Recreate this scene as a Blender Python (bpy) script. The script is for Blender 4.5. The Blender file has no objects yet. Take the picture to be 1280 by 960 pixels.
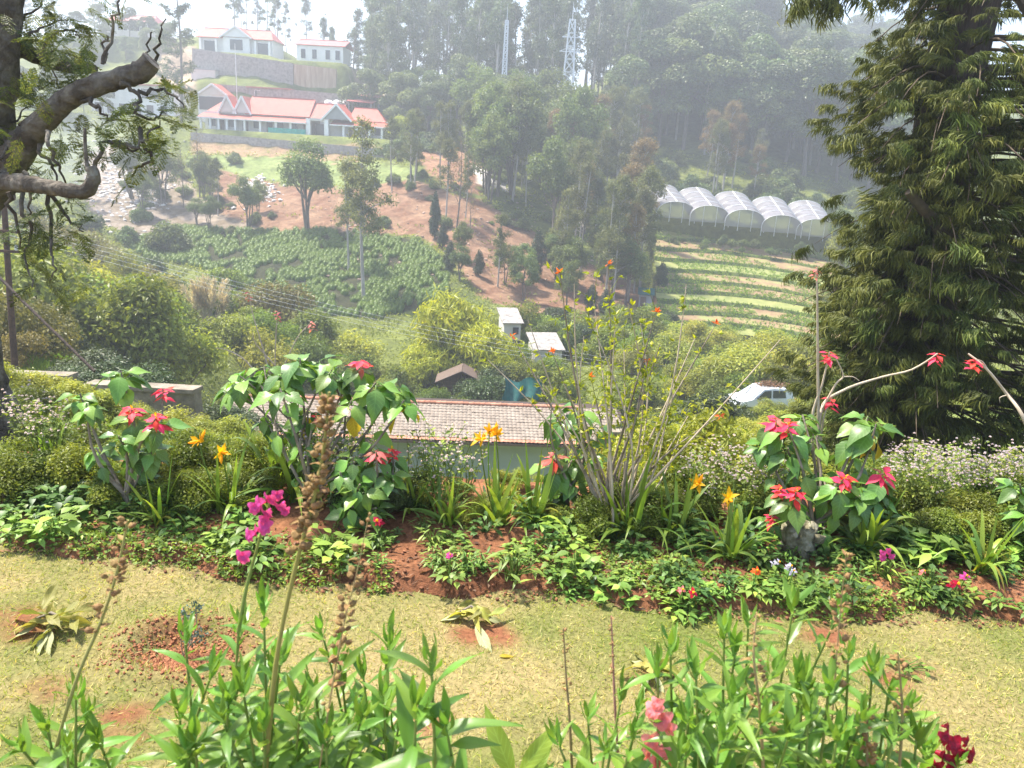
import bpy, math, random
import numpy as np
from mathutils import Matrix, Vector
R = math.radians
scene = bpy.context.scene
col = scene.collection
rng = np.random.default_rng(7)
random.seed(7)

# ------------------------------------------------------------------ camera
CAM = np.array((0.0, 0.0, 1.9)); PITCH = R(16.26); ROLL = R(3.4); FPX = 960.0
_f = np.array((0, math.cos(PITCH), -math.sin(PITCH))); _u0 = np.array((0, math.sin(PITCH), math.cos(PITCH))); _r0 = np.array((1.0, 0, 0))
_r = math.cos(ROLL)*_r0 + math.sin(ROLL)*_u0
_u = -math.sin(ROLL)*_r0 + math.cos(ROLL)*_u0
cam_data = bpy.data.cameras.new('camera'); cam = bpy.data.objects.new('camera', cam_data); col.objects.link(cam)
cam.matrix_world = Matrix(((_r[0], _u[0], -_f[0], CAM[0]), (_r[1], _u[1], -_f[1], CAM[1]), (_r[2], _u[2], -_f[2], CAM[2]), (0, 0, 0, 1)))
cam_data.sensor_width = 36; cam_data.lens = FPX/1280*36
cam_data.clip_start = 0.05; cam_data.clip_end = 5000
cam_data.dof.use_dof = True; cam_data.dof.focus_distance = 5.0; cam_data.dof.aperture_fstop = 8.0
scene.camera = cam

# ------------------------------------------------------------------ light and exposure
SUN_EL, SUN_AZ = R(62), R(-62)           # azimuth measured from +Y towards +X
sun_dir = Vector((math.cos(SUN_EL)*math.sin(SUN_AZ), math.cos(SUN_EL)*math.cos(SUN_AZ), math.sin(SUN_EL)))
world = bpy.data.worlds.new('World'); scene.world = world; world.use_nodes = True
wn = world.node_tree.nodes; wl = world.node_tree.links
bg = wn['Background']; sky = wn.new('ShaderNodeTexSky'); sky.sky_type = 'NISHITA'; sky.sun_disc = False
sky.sun_elevation = SUN_EL; sky.sun_rotation = SUN_AZ; sky.air_density = 1.0; sky.dust_density = 6.0; sky.ozone_density = 1.0; sky.altitude = 1800
wl.new(sky.outputs[0], bg.inputs[0]); bg.inputs[1].default_value = 0.15
sd = bpy.data.lights.new('sun', 'SUN'); sun = bpy.data.objects.new('sun', sd); col.objects.link(sun)
sd.energy = 4.4; sd.angle = R(5.0); sd.color = (1.0, 0.94, 0.83)
sun.rotation_euler = sun_dir.to_track_quat('Z', 'Y').to_euler(); sun.location = (0, 0, 30)
scene.view_settings.view_transform = 'Standard'; scene.view_settings.look = 'None'
scene.view_settings.exposure = 1.6; scene.view_settings.gamma = 1.0; scene.view_settings.use_curve_mapping = False
scene.render.engine = 'CYCLES'
cy = scene.cycles
cy.max_bounces = 5; cy.diffuse_bounces = 2; cy.glossy_bounces = 2; cy.transmission_bounces = 4; cy.transparent_max_bounces = 12; cy.volume_bounces = 0
cy.use_denoising = True; cy.sample_clamp_indirect = 6

# ------------------------------------------------------------------ pixel helpers (a pixel is only a direction)
def ray(px, py):
    a = (px-640)/FPX; b = (480-py)/FPX
    return _f + a*_r + b*_u
def P(px, py, Y):
    d = ray(px, py); return CAM + d*(Y/d[1])
def at_z(px, py, z=0.0):
    d = ray(px, py); return CAM + d*((z-CAM[2])/d[2])
def proj(p):
    v = np.asarray(p, float) - CAM; d = v @ _f
    return 640+FPX*(v @ _r)/d, 480-FPX*(v @ _u)/d

# ------------------------------------------------------------------ mesh helpers
def unit(v):
    v = np.asarray(v, float); n = np.linalg.norm(v, axis=-1, keepdims=True); return v/np.maximum(n, 1e-9)
class MB:
    """collects vertices and faces (3 or 4 corners), face values and materials"""
    def __init__(s): s.V = []; s.F = []; s.M = []; s.Rn = []; s.S = []; s.U = []; s.n = 0
    def add(s, V, F, mat=0, rnd=None, smooth=True, uv=None):
        V = np.asarray(V, float); F = np.asarray(F, int)
        if len(F) == 0: return s
        s.V.append(V); s.F.append(F+s.n); s.n += len(V)
        s.M.append(np.full(len(F), mat)); s.S.append(np.full(len(F), smooth))
        s.Rn.append(np.full(len(F), 0.5) if rnd is None else np.broadcast_to(np.asarray(rnd, float), (len(F),)))
        s.U.append(np.zeros((len(V), 2)) if uv is None else np.asarray(uv, float))
        return s
    def mesh(s, name, mats):
        me = bpy.data.meshes.new(name)
        V = np.concatenate(s.V); n4 = [f.shape[1] for f in s.F for _ in range(len(f))]
        tot = np.array(n4, int); idx = np.concatenate([f.ravel() for f in s.F])
        me.vertices.add(len(V)); me.vertices.foreach_set('co', V.ravel().astype(np.float32))
        me.loops.add(len(idx)); me.loops.foreach_set('vertex_index', idx.astype(np.int32))
        me.polygons.add(len(tot)); me.polygons.foreach_set('loop_start', np.concatenate(([0], np.cumsum(tot)[:-1])).astype(np.int32))
        me.polygons.foreach_set('material_index', np.concatenate(s.M).astype(np.int32))
        me.polygons.foreach_set('use_smooth', np.concatenate(s.S).astype(bool))
        a = me.attributes.new('rnd', 'FLOAT', 'FACE'); a.data.foreach_set('value', np.concatenate(s.Rn).astype(np.float32))
        uvl = me.uv_layers.new(name='UVMap'); U = np.concatenate(s.U)
        uvl.data.foreach_set('uv', U[idx].ravel().astype(np.float32))
        me.update(calc_edges=True)
        for m in (mats if isinstance(mats, (list, tuple)) else [mats]): me.materials.append(m)
        return me
    # --- shapes
    def box(s, c, d, mat=0, rot=None, rnd=None):
        x, y, z = np.asarray(d, float)/2
        V = np.array([(-x,-y,-z),(x,-y,-z),(x,y,-z),(-x,y,-z),(-x,-y,z),(x,-y,z),(x,y,z),(-x,y,z)])
        if rot is not None: V = V @ np.asarray(rot).T
        return s.add(V+np.asarray(c, float), [(0,3,2,1),(4,5,6,7),(0,1,5,4),(1,2,6,5),(2,3,7,6),(3,0,4,7)], mat, rnd, False)
    def tube(s, pts, rad, n=6, mat=0, rnd=None, cap=True, jitter=0.0):
        pts = np.asarray(pts, float); k = len(pts); rad = np.broadcast_to(np.asarray(rad, float), (k,))
        T = unit(np.gradient(pts, axis=0)); ref = np.array((0.31, 0.2, 0.93)) if abs(T[0][2]) < .9 else np.array((1.0, 0.1, 0))
        A = unit(np.cross(T, ref)); Bv = np.cross(T, A)
        th = np.linspace(0, 2*np.pi, n, endpoint=False)
        r = rad[:, None]*(1+jitter*rng.standard_normal((k, n)))
        V = pts[:, None]+r[..., None]*(np.cos(th)[None, :, None]*A[:, None]+np.sin(th)[None, :, None]*Bv[:, None])
        i = np.arange(k-1)[:, None]*n; j = np.arange(n)[None]
        F = np.stack([i+j, i+(j+1) % n, i+n+(j+1) % n, i+n+j], -1).reshape(-1, 4)
        s.add(V.reshape(-1, 3), F, mat, rnd)
        if cap:
            for e in (0, k-1):
                W = np.vstack([V[e], pts[e:e+1]]); jj = np.arange(n)
                Fc = np.stack([jj, (jj+1) % n, np.full(n, n)], -1)
                s.add(W, Fc if e else Fc[:, ::-1], mat, rnd, False)
        return s
    def bar(s, a, b, w, h=None, mat=0, rnd=None):
        a = np.asarray(a, float); b = np.asarray(b, float); d = b-a; L = np.linalg.norm(d); x = d/L
        up = np.array((0, 0, 1.0)) if abs(x[2]) < .95 else np.array((0, 1.0, 0)); y = unit(np.cross(up, x)); z = np.cross(x, y)
        return s.box((a+b)/2, (L, w, h or w), mat, np.stack([x, y, z], 1), rnd)
    def poly(s, pts, mat=0, rnd=None):
        pts = np.asarray(pts, float)
        if len(pts) in (3, 4): return s.add(pts, [tuple(range(len(pts)))], mat, rnd, False)
        c = pts.mean(0); n = len(pts); jj = np.arange(n)
        return s.add(np.vstack([pts, c]), np.stack([jj, (jj+1) % n, np.full(n, n)], -1), mat, rnd, False)
    def slab(s, pts, t, mat=0, rnd=None):
        """a flat polygon given thickness t along its normal (downwards/backwards)"""
        pts = np.asarray(pts, float); n = unit(np.cross(pts[1]-pts[0], pts[2]-pts[0])); q = pts-n*t; k = len(pts)
        s.poly(pts, mat, rnd); s.poly(q[::-1], mat, rnd)
        for i in range(k):
            j = (i+1) % k; s.add([pts[i], q[i], q[j], pts[j]], [(0, 1, 2, 3)], mat, rnd, False)
        return s
    def cards(s, C, D, N, L, W, mat=0, rnd=None, fold=0.25):
        """leaf quads: centre base C, axis D, normal N, length L, width W"""
        C = np.asarray(C, float); n = len(C); D = unit(D); S = unit(np.cross(D, N)); Nn = np.cross(S, D)
        L = np.broadcast_to(L, (n,))[:, None]; W = np.broadcast_to(W, (n,))[:, None]
        lift = Nn*W*fold
        V = np.stack([C, C+D*L*.45+S*W*.5+lift, C+D*L, C+D*L*.45-S*W*.5+lift], 1).reshape(-1, 3)
        F = np.arange(n)[:, None]*4+np.array((0, 1, 2, 3))
        return s.add(V, F, mat, rng.random(n) if rnd is None else rnd, False)
    def ico(s, c, r, mat=0, rnd=None, jit=0.0, sub=1):
        V, F = ICO[sub]
        rr = 1+jit*rng.standard_normal((len(V), 1))
        return s.add(np.asarray(c)+V*rr*np.asarray(r), F, mat, rnd, jit == 0)
def _ico():
    import bmesh
    out = {}
    for sub in (1, 2, 3):
        bm = bmesh.new(); bmesh.ops.create_icosphere(bm, subdivisions=sub, radius=1)
        bm.verts.index_update()
        out[sub] = (np.array([v.co[:] for v in bm.verts]), np.array([[v.index for v in f.verts] for f in bm.faces])); bm.free()
    return out
ICO = _ico()

def link(name, me, parent=None, loc=None):
    o = bpy.data.objects.new(name, me); col.objects.link(o)
    if parent is not None: o.parent = parent
    if loc is not None: o.location = loc
    return o
def tag(o, label, cat, group=None, kind=None):
    if label: o['label'] = label
    if cat: o['category'] = cat
    if group: o['group'] = group
    if kind: o['kind'] = kind
    return o
def thing(name, label, cat, loc=(0, 0, 0), rz=0.0, group=None, scale=1.0):
    o = link(name, None); o.location = loc; o.rotation_euler = (0, 0, rz); o.empty_display_size = .1
    if scale != 1.0: o.scale = (scale,)*3 if np.isscalar(scale) else scale
    return tag(o, label, cat, group)
def struct(name, me, label=None):
    o = link(name, me); o['kind'] = 'structure'; o['label'] = label or name.replace('_', ' ')
    return o
def basis(d, n, loc, sc=1.0):
    d = unit(d); sdir = unit(np.cross(n, d)); nn = np.cross(d, sdir)
    s3 = (sc, sc, sc) if np.isscalar(sc) else sc
    return Matrix(((d[0]*s3[0], sdir[0]*s3[1], nn[0]*s3[2], loc[0]), (d[1]*s3[0], sdir[1]*s3[1], nn[1]*s3[2], loc[1]), (d[2]*s3[0], sdir[2]*s3[1], nn[2]*s3[2], loc[2]), (0, 0, 0, 1)))

# ------------------------------------------------------------------ materials
def nt(name):
    m = bpy.data.materials.new(name); m.use_nodes = True; t = m.node_tree
    return m, t.nodes, t.links, t.nodes['Principled BSDF']
def ramp(nodes, stops):
    r = nodes.new('ShaderNodeValToRGB'); e = r.color_ramp.elements
    e[0].position, e[0].color = stops[0][0], (*stops[0][1], 1)
    e[1].position, e[1].color = stops[-1][0], (*stops[-1][1], 1)
    for p, c in stops[1:-1]:
        x = e.new(p); x.color = (*c, 1)
    return r
def leaf_mat(name, c, spread=0.5, trans=0.32, rough=0.45, objvar=0.25, warm=0.0, spec=0.35, veins=False):
    """leaf colour varies from leaf to leaf and from plant to plant; thin leaf lets light through"""
    m, n, l, b = nt(name); c = np.array(c)
    at = n.new('ShaderNodeAttribute'); at.attribute_name = 'rnd'
    lo = c*(1-spread*.6); hi = c*(1+spread); hi = hi*np.array((1.15+warm, 1.0, .8))
    rp = ramp(n, [(0, tuple(lo)), (.55, tuple(c)), (1, tuple(hi))]); l.new(at.outputs['Fac'], rp.inputs[0])
    oi = n.new('ShaderNodeObjectInfo'); hs = n.new('ShaderNodeHueSaturation')
    mr = n.new('ShaderNodeMapRange'); l.new(oi.outputs['Random'], mr.inputs[0]); mr.inputs[3].default_value = 1-objvar; mr.inputs[4].default_value = 1+objvar
    l.new(mr.outputs[0], hs.inputs['Value'])
    mr2 = n.new('ShaderNodeMapRange'); mm = n.new('ShaderNodeMath'); mm.operation = 'FRACT'; mu = n.new('ShaderNodeMath'); mu.operation = 'MULTIPLY'; mu.inputs[1].default_value = 7.31
    l.new(oi.outputs['Random'], mu.inputs[0]); l.new(mu.outputs[0], mm.inputs[0]); l.new(mm.outputs[0], mr2.inputs[0]); mr2.inputs[3].default_value = .5-.022*objvar*4; mr2.inputs[4].default_value = .5+.012*objvar*4
    l.new(mr2.outputs[0], hs.inputs['Hue']); l.new(rp.outputs[0], hs.inputs['Color'])
    out = hs.outputs[0]
    if veins:
        uv = n.new('ShaderNodeUVMap'); sp = n.new('ShaderNodeSeparateXYZ'); l.new(uv.outputs[0], sp.inputs[0])
        def M(op, a, bb):
            x = n.new('ShaderNodeMath'); x.operation = op
            for i, q in enumerate((a, bb)):
                if q is None: continue
                if isinstance(q, (int, float)): x.inputs[i].default_value = q
                else: l.new(q, x.inputs[i])
            return x.outputs[0]
        au = M('ABSOLUTE', M('SUBTRACT', sp.outputs[0], .5), None)
        mid = M('LESS_THAN', au, .03)
        st = M('FRACT', M('MULTIPLY', M('SUBTRACT', sp.outputs[1], M('MULTIPLY', au, .45)), 8.0), None)
        sv = M('LESS_THAN', M('ABSOLUTE', M('SUBTRACT', st, .5), None), .08)
        fac = M('MULTIPLY', M('MAXIMUM', mid, sv), .2)
        mx = n.new('ShaderNodeMix'); mx.data_type = 'RGBA'; l.new(fac, mx.inputs['Factor']); l.new(out, mx.inputs[6]); mx.inputs[7].default_value = (*(np.minimum(1, c*2.2+.06)), 1)
        out = mx.outputs[2]
        bp = n.new('ShaderNodeBump'); bp.inputs['Strength'].default_value = .25; bp.inputs['Distance'].default_value = .004; bp.invert = True
        l.new(fac, bp.inputs['Height']); l.new(bp.outputs[0], b.inputs['Normal'])
    l.new(out, b.inputs['Base Color']); b.inputs['Roughness'].default_value = rough; b.inputs['Specular IOR Level'].default_value = spec
    tr = n.new('ShaderNodeBsdfTranslucent'); g = n.new('ShaderNodeMix'); g.data_type = 'RGBA'; g.blend_type = 'MULTIPLY'; g.inputs['Factor'].default_value = 1
    l.new(out, g.inputs[6]); g.inputs[7].default_value = (1.5, 1.45, .7, 1); l.new(g.outputs[2], tr.inputs[0])
    mix = n.new('ShaderNodeMixShader'); mix.inputs[0].default_value = trans
    l.new(b.outputs[0], mix.inputs[1]); l.new(tr.outputs[0], mix.inputs[2])
    l.new(mix.outputs[0], n['Material Output'].inputs[0])
    return m
def noise_mat(name, stops, scale=4.0, detail=6, rough=.85, bump=0.0, bscale=None, dist=.02, coord='Object', stretch=None, spec=.25, objvar=0.0, usernd=0.0):
    m, n, l, b = nt(name)
    tc = n.new('ShaderNodeTexCoord'); nz = n.new('ShaderNodeTexNoise'); nz.inputs['Scale'].default_value = scale; nz.inputs['Detail'].default_value = detail; nz.inputs['Roughness'].default_value = .62
    src = tc.outputs[coord]
    if stretch:
        mp = n.new('ShaderNodeMapping'); mp.inputs['Scale'].default_value = stretch; l.new(src, mp.inputs[0]); src = mp.outputs[0]
    l.new(src, nz.inputs['Vector']); rp = ramp(n, stops); l.new(nz.outputs[0], rp.inputs[0]); out = rp.outputs[0]
    if usernd or objvar:
        hs = n.new('ShaderNodeHueSaturation'); l.new(out, hs.inputs['Color']); mr = n.new('ShaderNodeMapRange')
        if usernd:
            at = n.new('ShaderNodeAttribute'); at.attribute_name = 'rnd'; l.new(at.outputs['Fac'], mr.inputs[0]); v = usernd
        else:
            oi = n.new('ShaderNodeObjectInfo'); l.new(oi.outputs['Random'], mr.inputs[0]); v = objvar
        mr.inputs[3].default_value = 1-v; mr.inputs[4].default_value = 1+v; l.new(mr.outputs[0], hs.inputs['Value']); out = hs.outputs[0]
    l.new(out, b.inputs['Base Color']); b.inputs['Roughness'].default_value = rough; b.inputs['Specular IOR Level'].default_value = spec
    if bump:
        n2 = n.new('ShaderNodeTexNoise'); n2.inputs['Scale'].default_value = bscale or scale*4; n2.inputs['Detail'].default_value = 5; l.new(src, n2.inputs['Vector'])
        bp = n.new('ShaderNodeBump'); bp.inputs['Strength'].default_value = bump; bp.inputs['Distance'].default_value = dist
        l.new(n2.outputs[0], bp.inputs['Height']); l.new(bp.outputs[0], b.inputs['Normal'])
    return m
def plain(name, c, rough=.6, var=.12, scale=3.0, metallic=0.0, spec=.3, bump=0.0):
    c = np.array(c); m = noise_mat(name, [(.3, tuple(c*(1-var))), (.7, tuple(np.minimum(1, c*(1+var))))], scale, 5, rough, bump, spec=spec)
    m.node_tree.nodes['Principled BSDF'].inputs['Metallic'].default_value = metallic
    return m
# ------------------------------------------------------------------ terrain: heights fitted through points read off the slope
CTRL = []
def cp(px, *rows):
    for Y, py in rows:
        p = P(px, py, Y); CTRL.append((p[0]/p[1], math.log(p[1]), (p[2]-1.9)/p[1]))
def cz(px, *rows):
    for Y, z in rows:
        x = P(px, 480, Y)[0]; CTRL.append((x/Y, math.log(Y), (z-1.9)/Y))
for q in (-500, -120, 60):
    cz(q, (4.35, -.05), (5.2, -.5), (8, -1.5), (12, -2.5))
    cp(q, (20, 492), (26, 452), (36, 430), (50, 392), (65, 352), (80, 312), (100, 268), (120, 214), (140, 178), (160, 148), (185, 95), (205, 56), (240, 52), (330, 60))
for q in (250, 330):
    cz(q, (4.35, -.05), (5.2, -.7), (8, -2.1), (12, -3.3), (20, -6.0), (30, -9.5))
    cp(q, (45, 452), (60, 425), (78, 388), (90, 335), (104, 290), (114, 255), (121, 228), (134, 195), (150, 169), (168, 108), (186, 70), (205, 48), (240, 55), (330, 70))
for q in (450, 560):
    cz(q, (4.35, -.05), (5.2, -.7), (8, -2.2), (15, -5.2), (25, -10.3), (36, -15.2), (46, -15.6))
    cp(q, (62, 462), (78, 400), (90, 345), (105, 288), (112, 262), (119, 235), (133, 203), (150, 184), (168, 165), (200, 140), (240, 118), (330, 110))
for q in (700,):
    cz(q, (4.35, -.05), (5.2, -.7), (8, -2.2), (15, -5.2), (25, -10.0), (36, -14.6), (46, -14.8))
    cp(q, (62, 462), (78, 415), (92, 375), (108, 325), (122, 275), (140, 225), (160, 195), (190, 165), (225, 135), (260, 125), (330, 120))
for q in (850, 960):
    cz(q, (4.35, -.05), (5.2, -.5), (7, -1.25), (11, -2.6))
    cp(q, (18, 548), (30, 540), (42, 518), (55, 480), (70, 440))
cp(850, (86, 405), (122, 292), (140, 250), (165, 195), (190, 136), (222, 66), (245, 46), (275, 62), (340, 130))
cp(960, (80, 420), (122, 300), (140, 258), (165, 205), (190, 158), (222, 106), (245, 84), (275, 90), (340, 110))
for q in (1100, 1290, 1600):
    cz(q, (4.35, -.05), (5.2, -.4), (7, -1.0), (11, -2.3))
    cp(q, (18, 560), (30, 535), (45, 500), (75, 425), (105, 345), (125, 310), (145, 270), (170, 230), (200, 190), (240, 165), (330, 112), (380, 150))
CTRL = np.array(CTRL)
def _phi(r2): return np.where(r2 > 1e-12, .5*r2*np.log(np.maximum(r2, 1e-12)), 0)
SC = np.array((1.0, .55))
_Q = CTRL[:, :2]*SC
_n = len(_Q); _K = _phi(((_Q[:, None]-_Q[None])**2).sum(-1))+np.eye(_n)*2e-3
_Pm = np.hstack([np.ones((_n, 1)), _Q]); _A = np.block([[_K, _Pm], [_Pm.T, np.zeros((3, 3))]])
_w = np.linalg.solve(_A, np.concatenate([CTRL[:, 2], np.zeros(3)]))
FLATS = []            # building platforms (cx, cy, rz, half length, half depth, z, margin)
def lump(X, Y):
    return (np.sin(X*.9+Y*.31)*np.cos(Y*.63-X*.2)+.6*np.sin(X*2.1+1.3)*np.sin(Y*1.7+.4))
def H(X, Y, flats=True):
    X = np.asarray(X, float); Y = np.maximum(np.asarray(Y, float), 4.0); sh = X.shape
    q = np.stack([(X/Y).ravel(), np.log(Y).ravel()], 1)*SC; t = np.empty(len(q))
    for i in range(0, len(q), 20000):
        s = q[i:i+20000]; r2 = np.maximum((s[:, :1]-_Q[:, 0])**2+(s[:, 1:]-_Q[:, 1])**2, 1e-12); t[i:i+20000] = (.5*r2*np.log(r2)) @ _w[:_n]+_w[_n]+s @ _w[_n+1:]
    Yf = Y.ravel(); z = 1.9+t*np.minimum(Yf, 360)
    z = z+lump(X.ravel(), Yf)*np.clip((Yf-6)/60, 0, 1)*.22
    far = np.clip((Yf-380)/900, 0, 1); z = z*(1-far)+8*far
    z = z.reshape(sh)
    if flats:
        for (cx, cyy, rz, hl, hd, fz, mg) in FLATS:
            dx = X-cx; dy = Y-cyy; a = dx*math.cos(rz)+dy*math.sin(rz); b = -dx*math.sin(rz)+dy*math.cos(rz)
            d = np.maximum(np.abs(a)-hl, np.abs(b)-hd); k = np.clip(1-d/mg, 0, 1); k = k*k*(3-2*k)
            z = z*(1-k)+fz*k
    return z
def ground(x, y): return float(H(np.array([x]), np.array([y]))[0])
def hit(px, py, y0=5.0, y1=340.0):
    d = ray(px, py); Ys = np.exp(np.linspace(math.log(y0), math.log(y1), 260)); p = CAM+d*(Ys/d[1])[:, None]
    g = H(p[:, 0], p[:, 1]); below = np.nonzero(p[:, 2] <= g)[0]
    i = below[0] if len(below) else int(np.argmin(p[:, 2]-g))
    if i > 0:
        a, b = p[i-1, 2]-g[i-1], p[i, 2]-g[i]; f_ = a/(a-b) if a > b else 1.0; Yh = Ys[i-1]+(Ys[i]-Ys[i-1])*min(1, max(0, f_)); q = CAM+d*(Yh/d[1]); return np.array((q[0], q[1], ground(q[0], q[1])))
    return np.array((p[i, 0], p[i, 1], g[i]))
def on(px, Y, py=480):
    """point of the ground at picture column px and distance Y"""
    x = P(px, py, Y)[0]
    for _ in range(3):
        z = ground(x, Y); pp = proj((x, Y, z)); x += (px-pp[0])/FPX*Y
    return np.array((x, Y, ground(x, Y)))
# ------------------------------------------------------------------ building platforms cut into the slope
def plat(px, py, Y, rz, hl, hd, mg=6):
    p = P(px, py, Y); FLATS.append((p[0], p[1], rz, hl, hd, p[2], mg)); return p
MAIN = plat(365, 168, 152, R(-4), 19.5, 7.5, 7)           # long veranda house
UPPER = plat(294, 70, 186, R(-3), 10, 6, 6)
SMALLH = plat(400, 80, 182, R(-3), 6.5, 5, 5)
TOPH = plat(160, 50, 203, R(-5), 9, 6, 6)
SIDEH = plat(165, 146, 160, R(-3), 10, 5, 6)
TILED = P(505, 553, 37.0); TILED[2] -= 3.0; FLATS.append((TILED[0]+3, TILED[1]+4, R(2), 11, 5, TILED[2], 5))
# ------------------------------------------------------------------ lawn, bed and hillside sheets
def grid(us, vs, fn):
    U, Vv = np.meshgrid(us, vs); X, Y, Z = fn(U, Vv); V = np.stack([X, Y, Z], -1).reshape(-1, 3)
    nu, nv = len(us), len(vs); i = np.arange(nv-1)[:, None]*nu; j = np.arange(nu-1)[None]
    return V, np.stack([i+j, i+j+1, i+nu+j+1, i+nu+j], -1).reshape(-1, 4)
def vnoise(X, Y, s=1.0, seed=0):
    r = np.random.default_rng(seed); z = 0
    for k in range(5):
        a = r.uniform(0, 2*np.pi); f = s*1.7**k; ph = r.uniform(0, 9, 2)
        z = z+np.sin((X*math.cos(a)+Y*math.sin(a))*f+ph[0])*np.sin((-X*math.sin(a)+Y*math.cos(a))*f*.83+ph[1])/1.45**k
    return z/2.2
EDGE = np.array([at_z(q, w)[:2] for q, w in ((-300, 660), (0, 681), (120, 700), (260, 716), (400, 735), (520, 742), (640, 742), (760, 752), (900, 768), (1050, 772), (1180, 772), (1280, 778), (1600, 790))])
def edge_y(x): return np.interp(x, EDGE[:, 0], EDGE[:, 1])+.03*np.sin(x*7.0)+.02*np.sin(x*17+1)
HOLE = at_z(228, 808)
def lawn_z(X, Y):
    z = .006*vnoise(X, Y, 5, 3)+.012*vnoise(X, Y, 1.5, 4)
    d = np.hypot((X-HOLE[0])/1.25, Y-HOLE[1]); z = z-.055*np.exp(-(d/.13)**4)+.022*np.exp(-((d-.19)/.05)**2)
    return z
def shift_ground(m, l):
    return m
def attr_ground(name, rough, bumps, speck=None):
    m, n, l, b = nt(name)
    at = n.new('ShaderNodeAttribute'); at.attribute_name = 'Col'
    tc = n.new('ShaderNodeTexCoord'); nz = n.new('ShaderNodeTexNoise'); nz.inputs['Scale'].default_value = bumps[0]; nz.inputs['Detail'].default_value = 8; nz.inputs['Roughness'].default_value = .7
    l.new(tc.outputs['Object'], nz.inputs['Vector'])
    mr = n.new('ShaderNodeMapRange'); mr.inputs[1].default_value = .3; mr.inputs[2].default_value = .72; mr.inputs[3].default_value = 1-bumps[2]; mr.inputs[4].default_value = 1+bumps[2]; l.new(nz.outputs[0], mr.inputs[0])
    hs = n.new('ShaderNodeHueSaturation'); l.new(at.outputs['Color'], hs.inputs['Color']); l.new(mr.outputs[0], hs.inputs['Value'])
    l.new(hs.outputs[0], b.inputs['Base Color']); b.inputs['Roughness'].default_value = rough; b.inputs['Specular IOR Level'].default_value = .15
    bp = n.new('ShaderNodeBump'); bp.inputs['Strength'].default_value = .8; bp.inputs['Distance'].default_value = bumps[1]; l.new(nz.outputs[0], bp.inputs['Height']); l.new(bp.outputs[0], b.inputs['Normal'])
    return m
def colour(me, C):
    a = me.color_attributes.new('Col', 'FLOAT_COLOR', 'POINT'); a.data.foreach_set('color', np.hstack([C, np.ones((len(C), 1))]).astype(np.float32).ravel())
def lerp(a, b, k): return np.asarray(a)*(1-k[:, None])+np.asarray(b)*k[:, None]
SOIL = np.array((.21, .085, .042)); STRAW = np.array((.36, .29, .13)); TURF = np.array((.20, .23, .055))
def dry(X, Y):                        # where the lawn is parched
    return np.clip(.50+.6*vnoise(X, Y, 2.2, 8)+.35*vnoise(X, Y, 7.0, 9), 0, 1)
BARE = [(at_z(*q)[:2], r) for q, r in (((228, 808), .19), ((20, 780), .13), ((600, 792), .10), ((1030, 790), .10), ((620, 800), .07), ((530, 905), .08), ((170, 900), .10), ((1110, 850), .08), ((1140, 835), .07), ((60, 860), .08), ((820, 850), .08), ((250, 690), .1))]
def bare(X, Y):
    k = np.zeros_like(X)
    for (c, r) in BARE: k = np.maximum(k, np.exp(-(np.hypot((X-c[0])/1.35, Y-c[1])/r)**4))
    return np.clip(k*(.55+.9*vnoise(X, Y, 11, 12)), 0, 1)
us = np.concatenate([np.linspace(-14, -3.4, 14), np.linspace(-3.35, 3.35, 200), np.linspace(3.4, 14, 14)]); vs = np.concatenate([np.linspace(-8, 1.6, 10), np.linspace(1.65, 4.0, 110)])
V, F = grid(us, vs, lambda X, Y: (X, Y, lawn_z(X, Y)))
me = MB().add(V, F).mesh('lawn', attr_ground('lawn_ground', .95, (55, .012, .45)))
k = dry(V[:, 0], V[:, 1]); C = lerp(np.array((.12, .14, .035)), np.array((.27, .21, .095)), k); C = lerp(C, SOIL*.95, np.clip(bare(V[:, 0], V[:, 1])*1.3, 0, 1)); colour(me, C)  # ground under the blades coloured darker, as painted shade for depth
struct('lawn', me, 'patchy sunlit lawn with parched straw coloured areas')
# flower bed soil
us = np.concatenate([np.linspace(-14, -3.9, 10), np.linspace(-3.8, 4.2, 260), np.linspace(4.3, 14, 10)])
def bed_z(X, t):
    return np.where(t < .06, -.01+.06*t/.06, .05)+.03*np.sin(np.pi*np.clip(t, 0, 1))+.016*vnoise(X, t*2, 6, 21)+.008*vnoise(X, t*2, 19, 22)-np.clip((t-.86)/.14, 0, 1)*.32
def bedpt(U, t):
    ey = edge_y(U); return U, ey+(4.42-ey)*t, bed_z(U, t)
V, F = grid(us, np.linspace(0, 1, 70), bedpt)
me = MB().add(V, F).mesh('flower_bed_soil', attr_ground('bed_soil', .95, (38, .02, .5)))
k = np.clip(.5+.8*vnoise(V[:, 0], V[:, 1], 4, 31), 0, 1); colour(me, lerp(SOIL*.75, np.array((.30, .135, .065)), k))
struct('flower_bed', me, 'red brown soil of the flower bed behind the lawn')
def bedz(x, y):
    ey = float(edge_y(np.array([x]))[0]); t = (y-ey)/(4.42-ey)
    if t < 0: return float(lawn_z(np.array([x]), np.array([y]))[0])
    if t > 1: return ground(x, y)
    return float(bed_z(np.array([x]), np.array([t]))[0])
def near(px, py):
    """ground point of lawn or bed under a pixel"""
    p = at_z(px, py, .03)
    for _ in range(3): p = at_z(px, py, bedz(p[0], p[1]))
    return p
# raised border the photographer stands behind
me = MB().box((0, .4, .09), (9, 2.0, .18)).mesh('near_border_soil', noise_mat('near_soil', [(.3, (.13, .055, .03)), (.7, (.22, .1, .05))], 6, bump=.6))
struct('near_border', me, 'raised soil border below the foreground plants')
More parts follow.
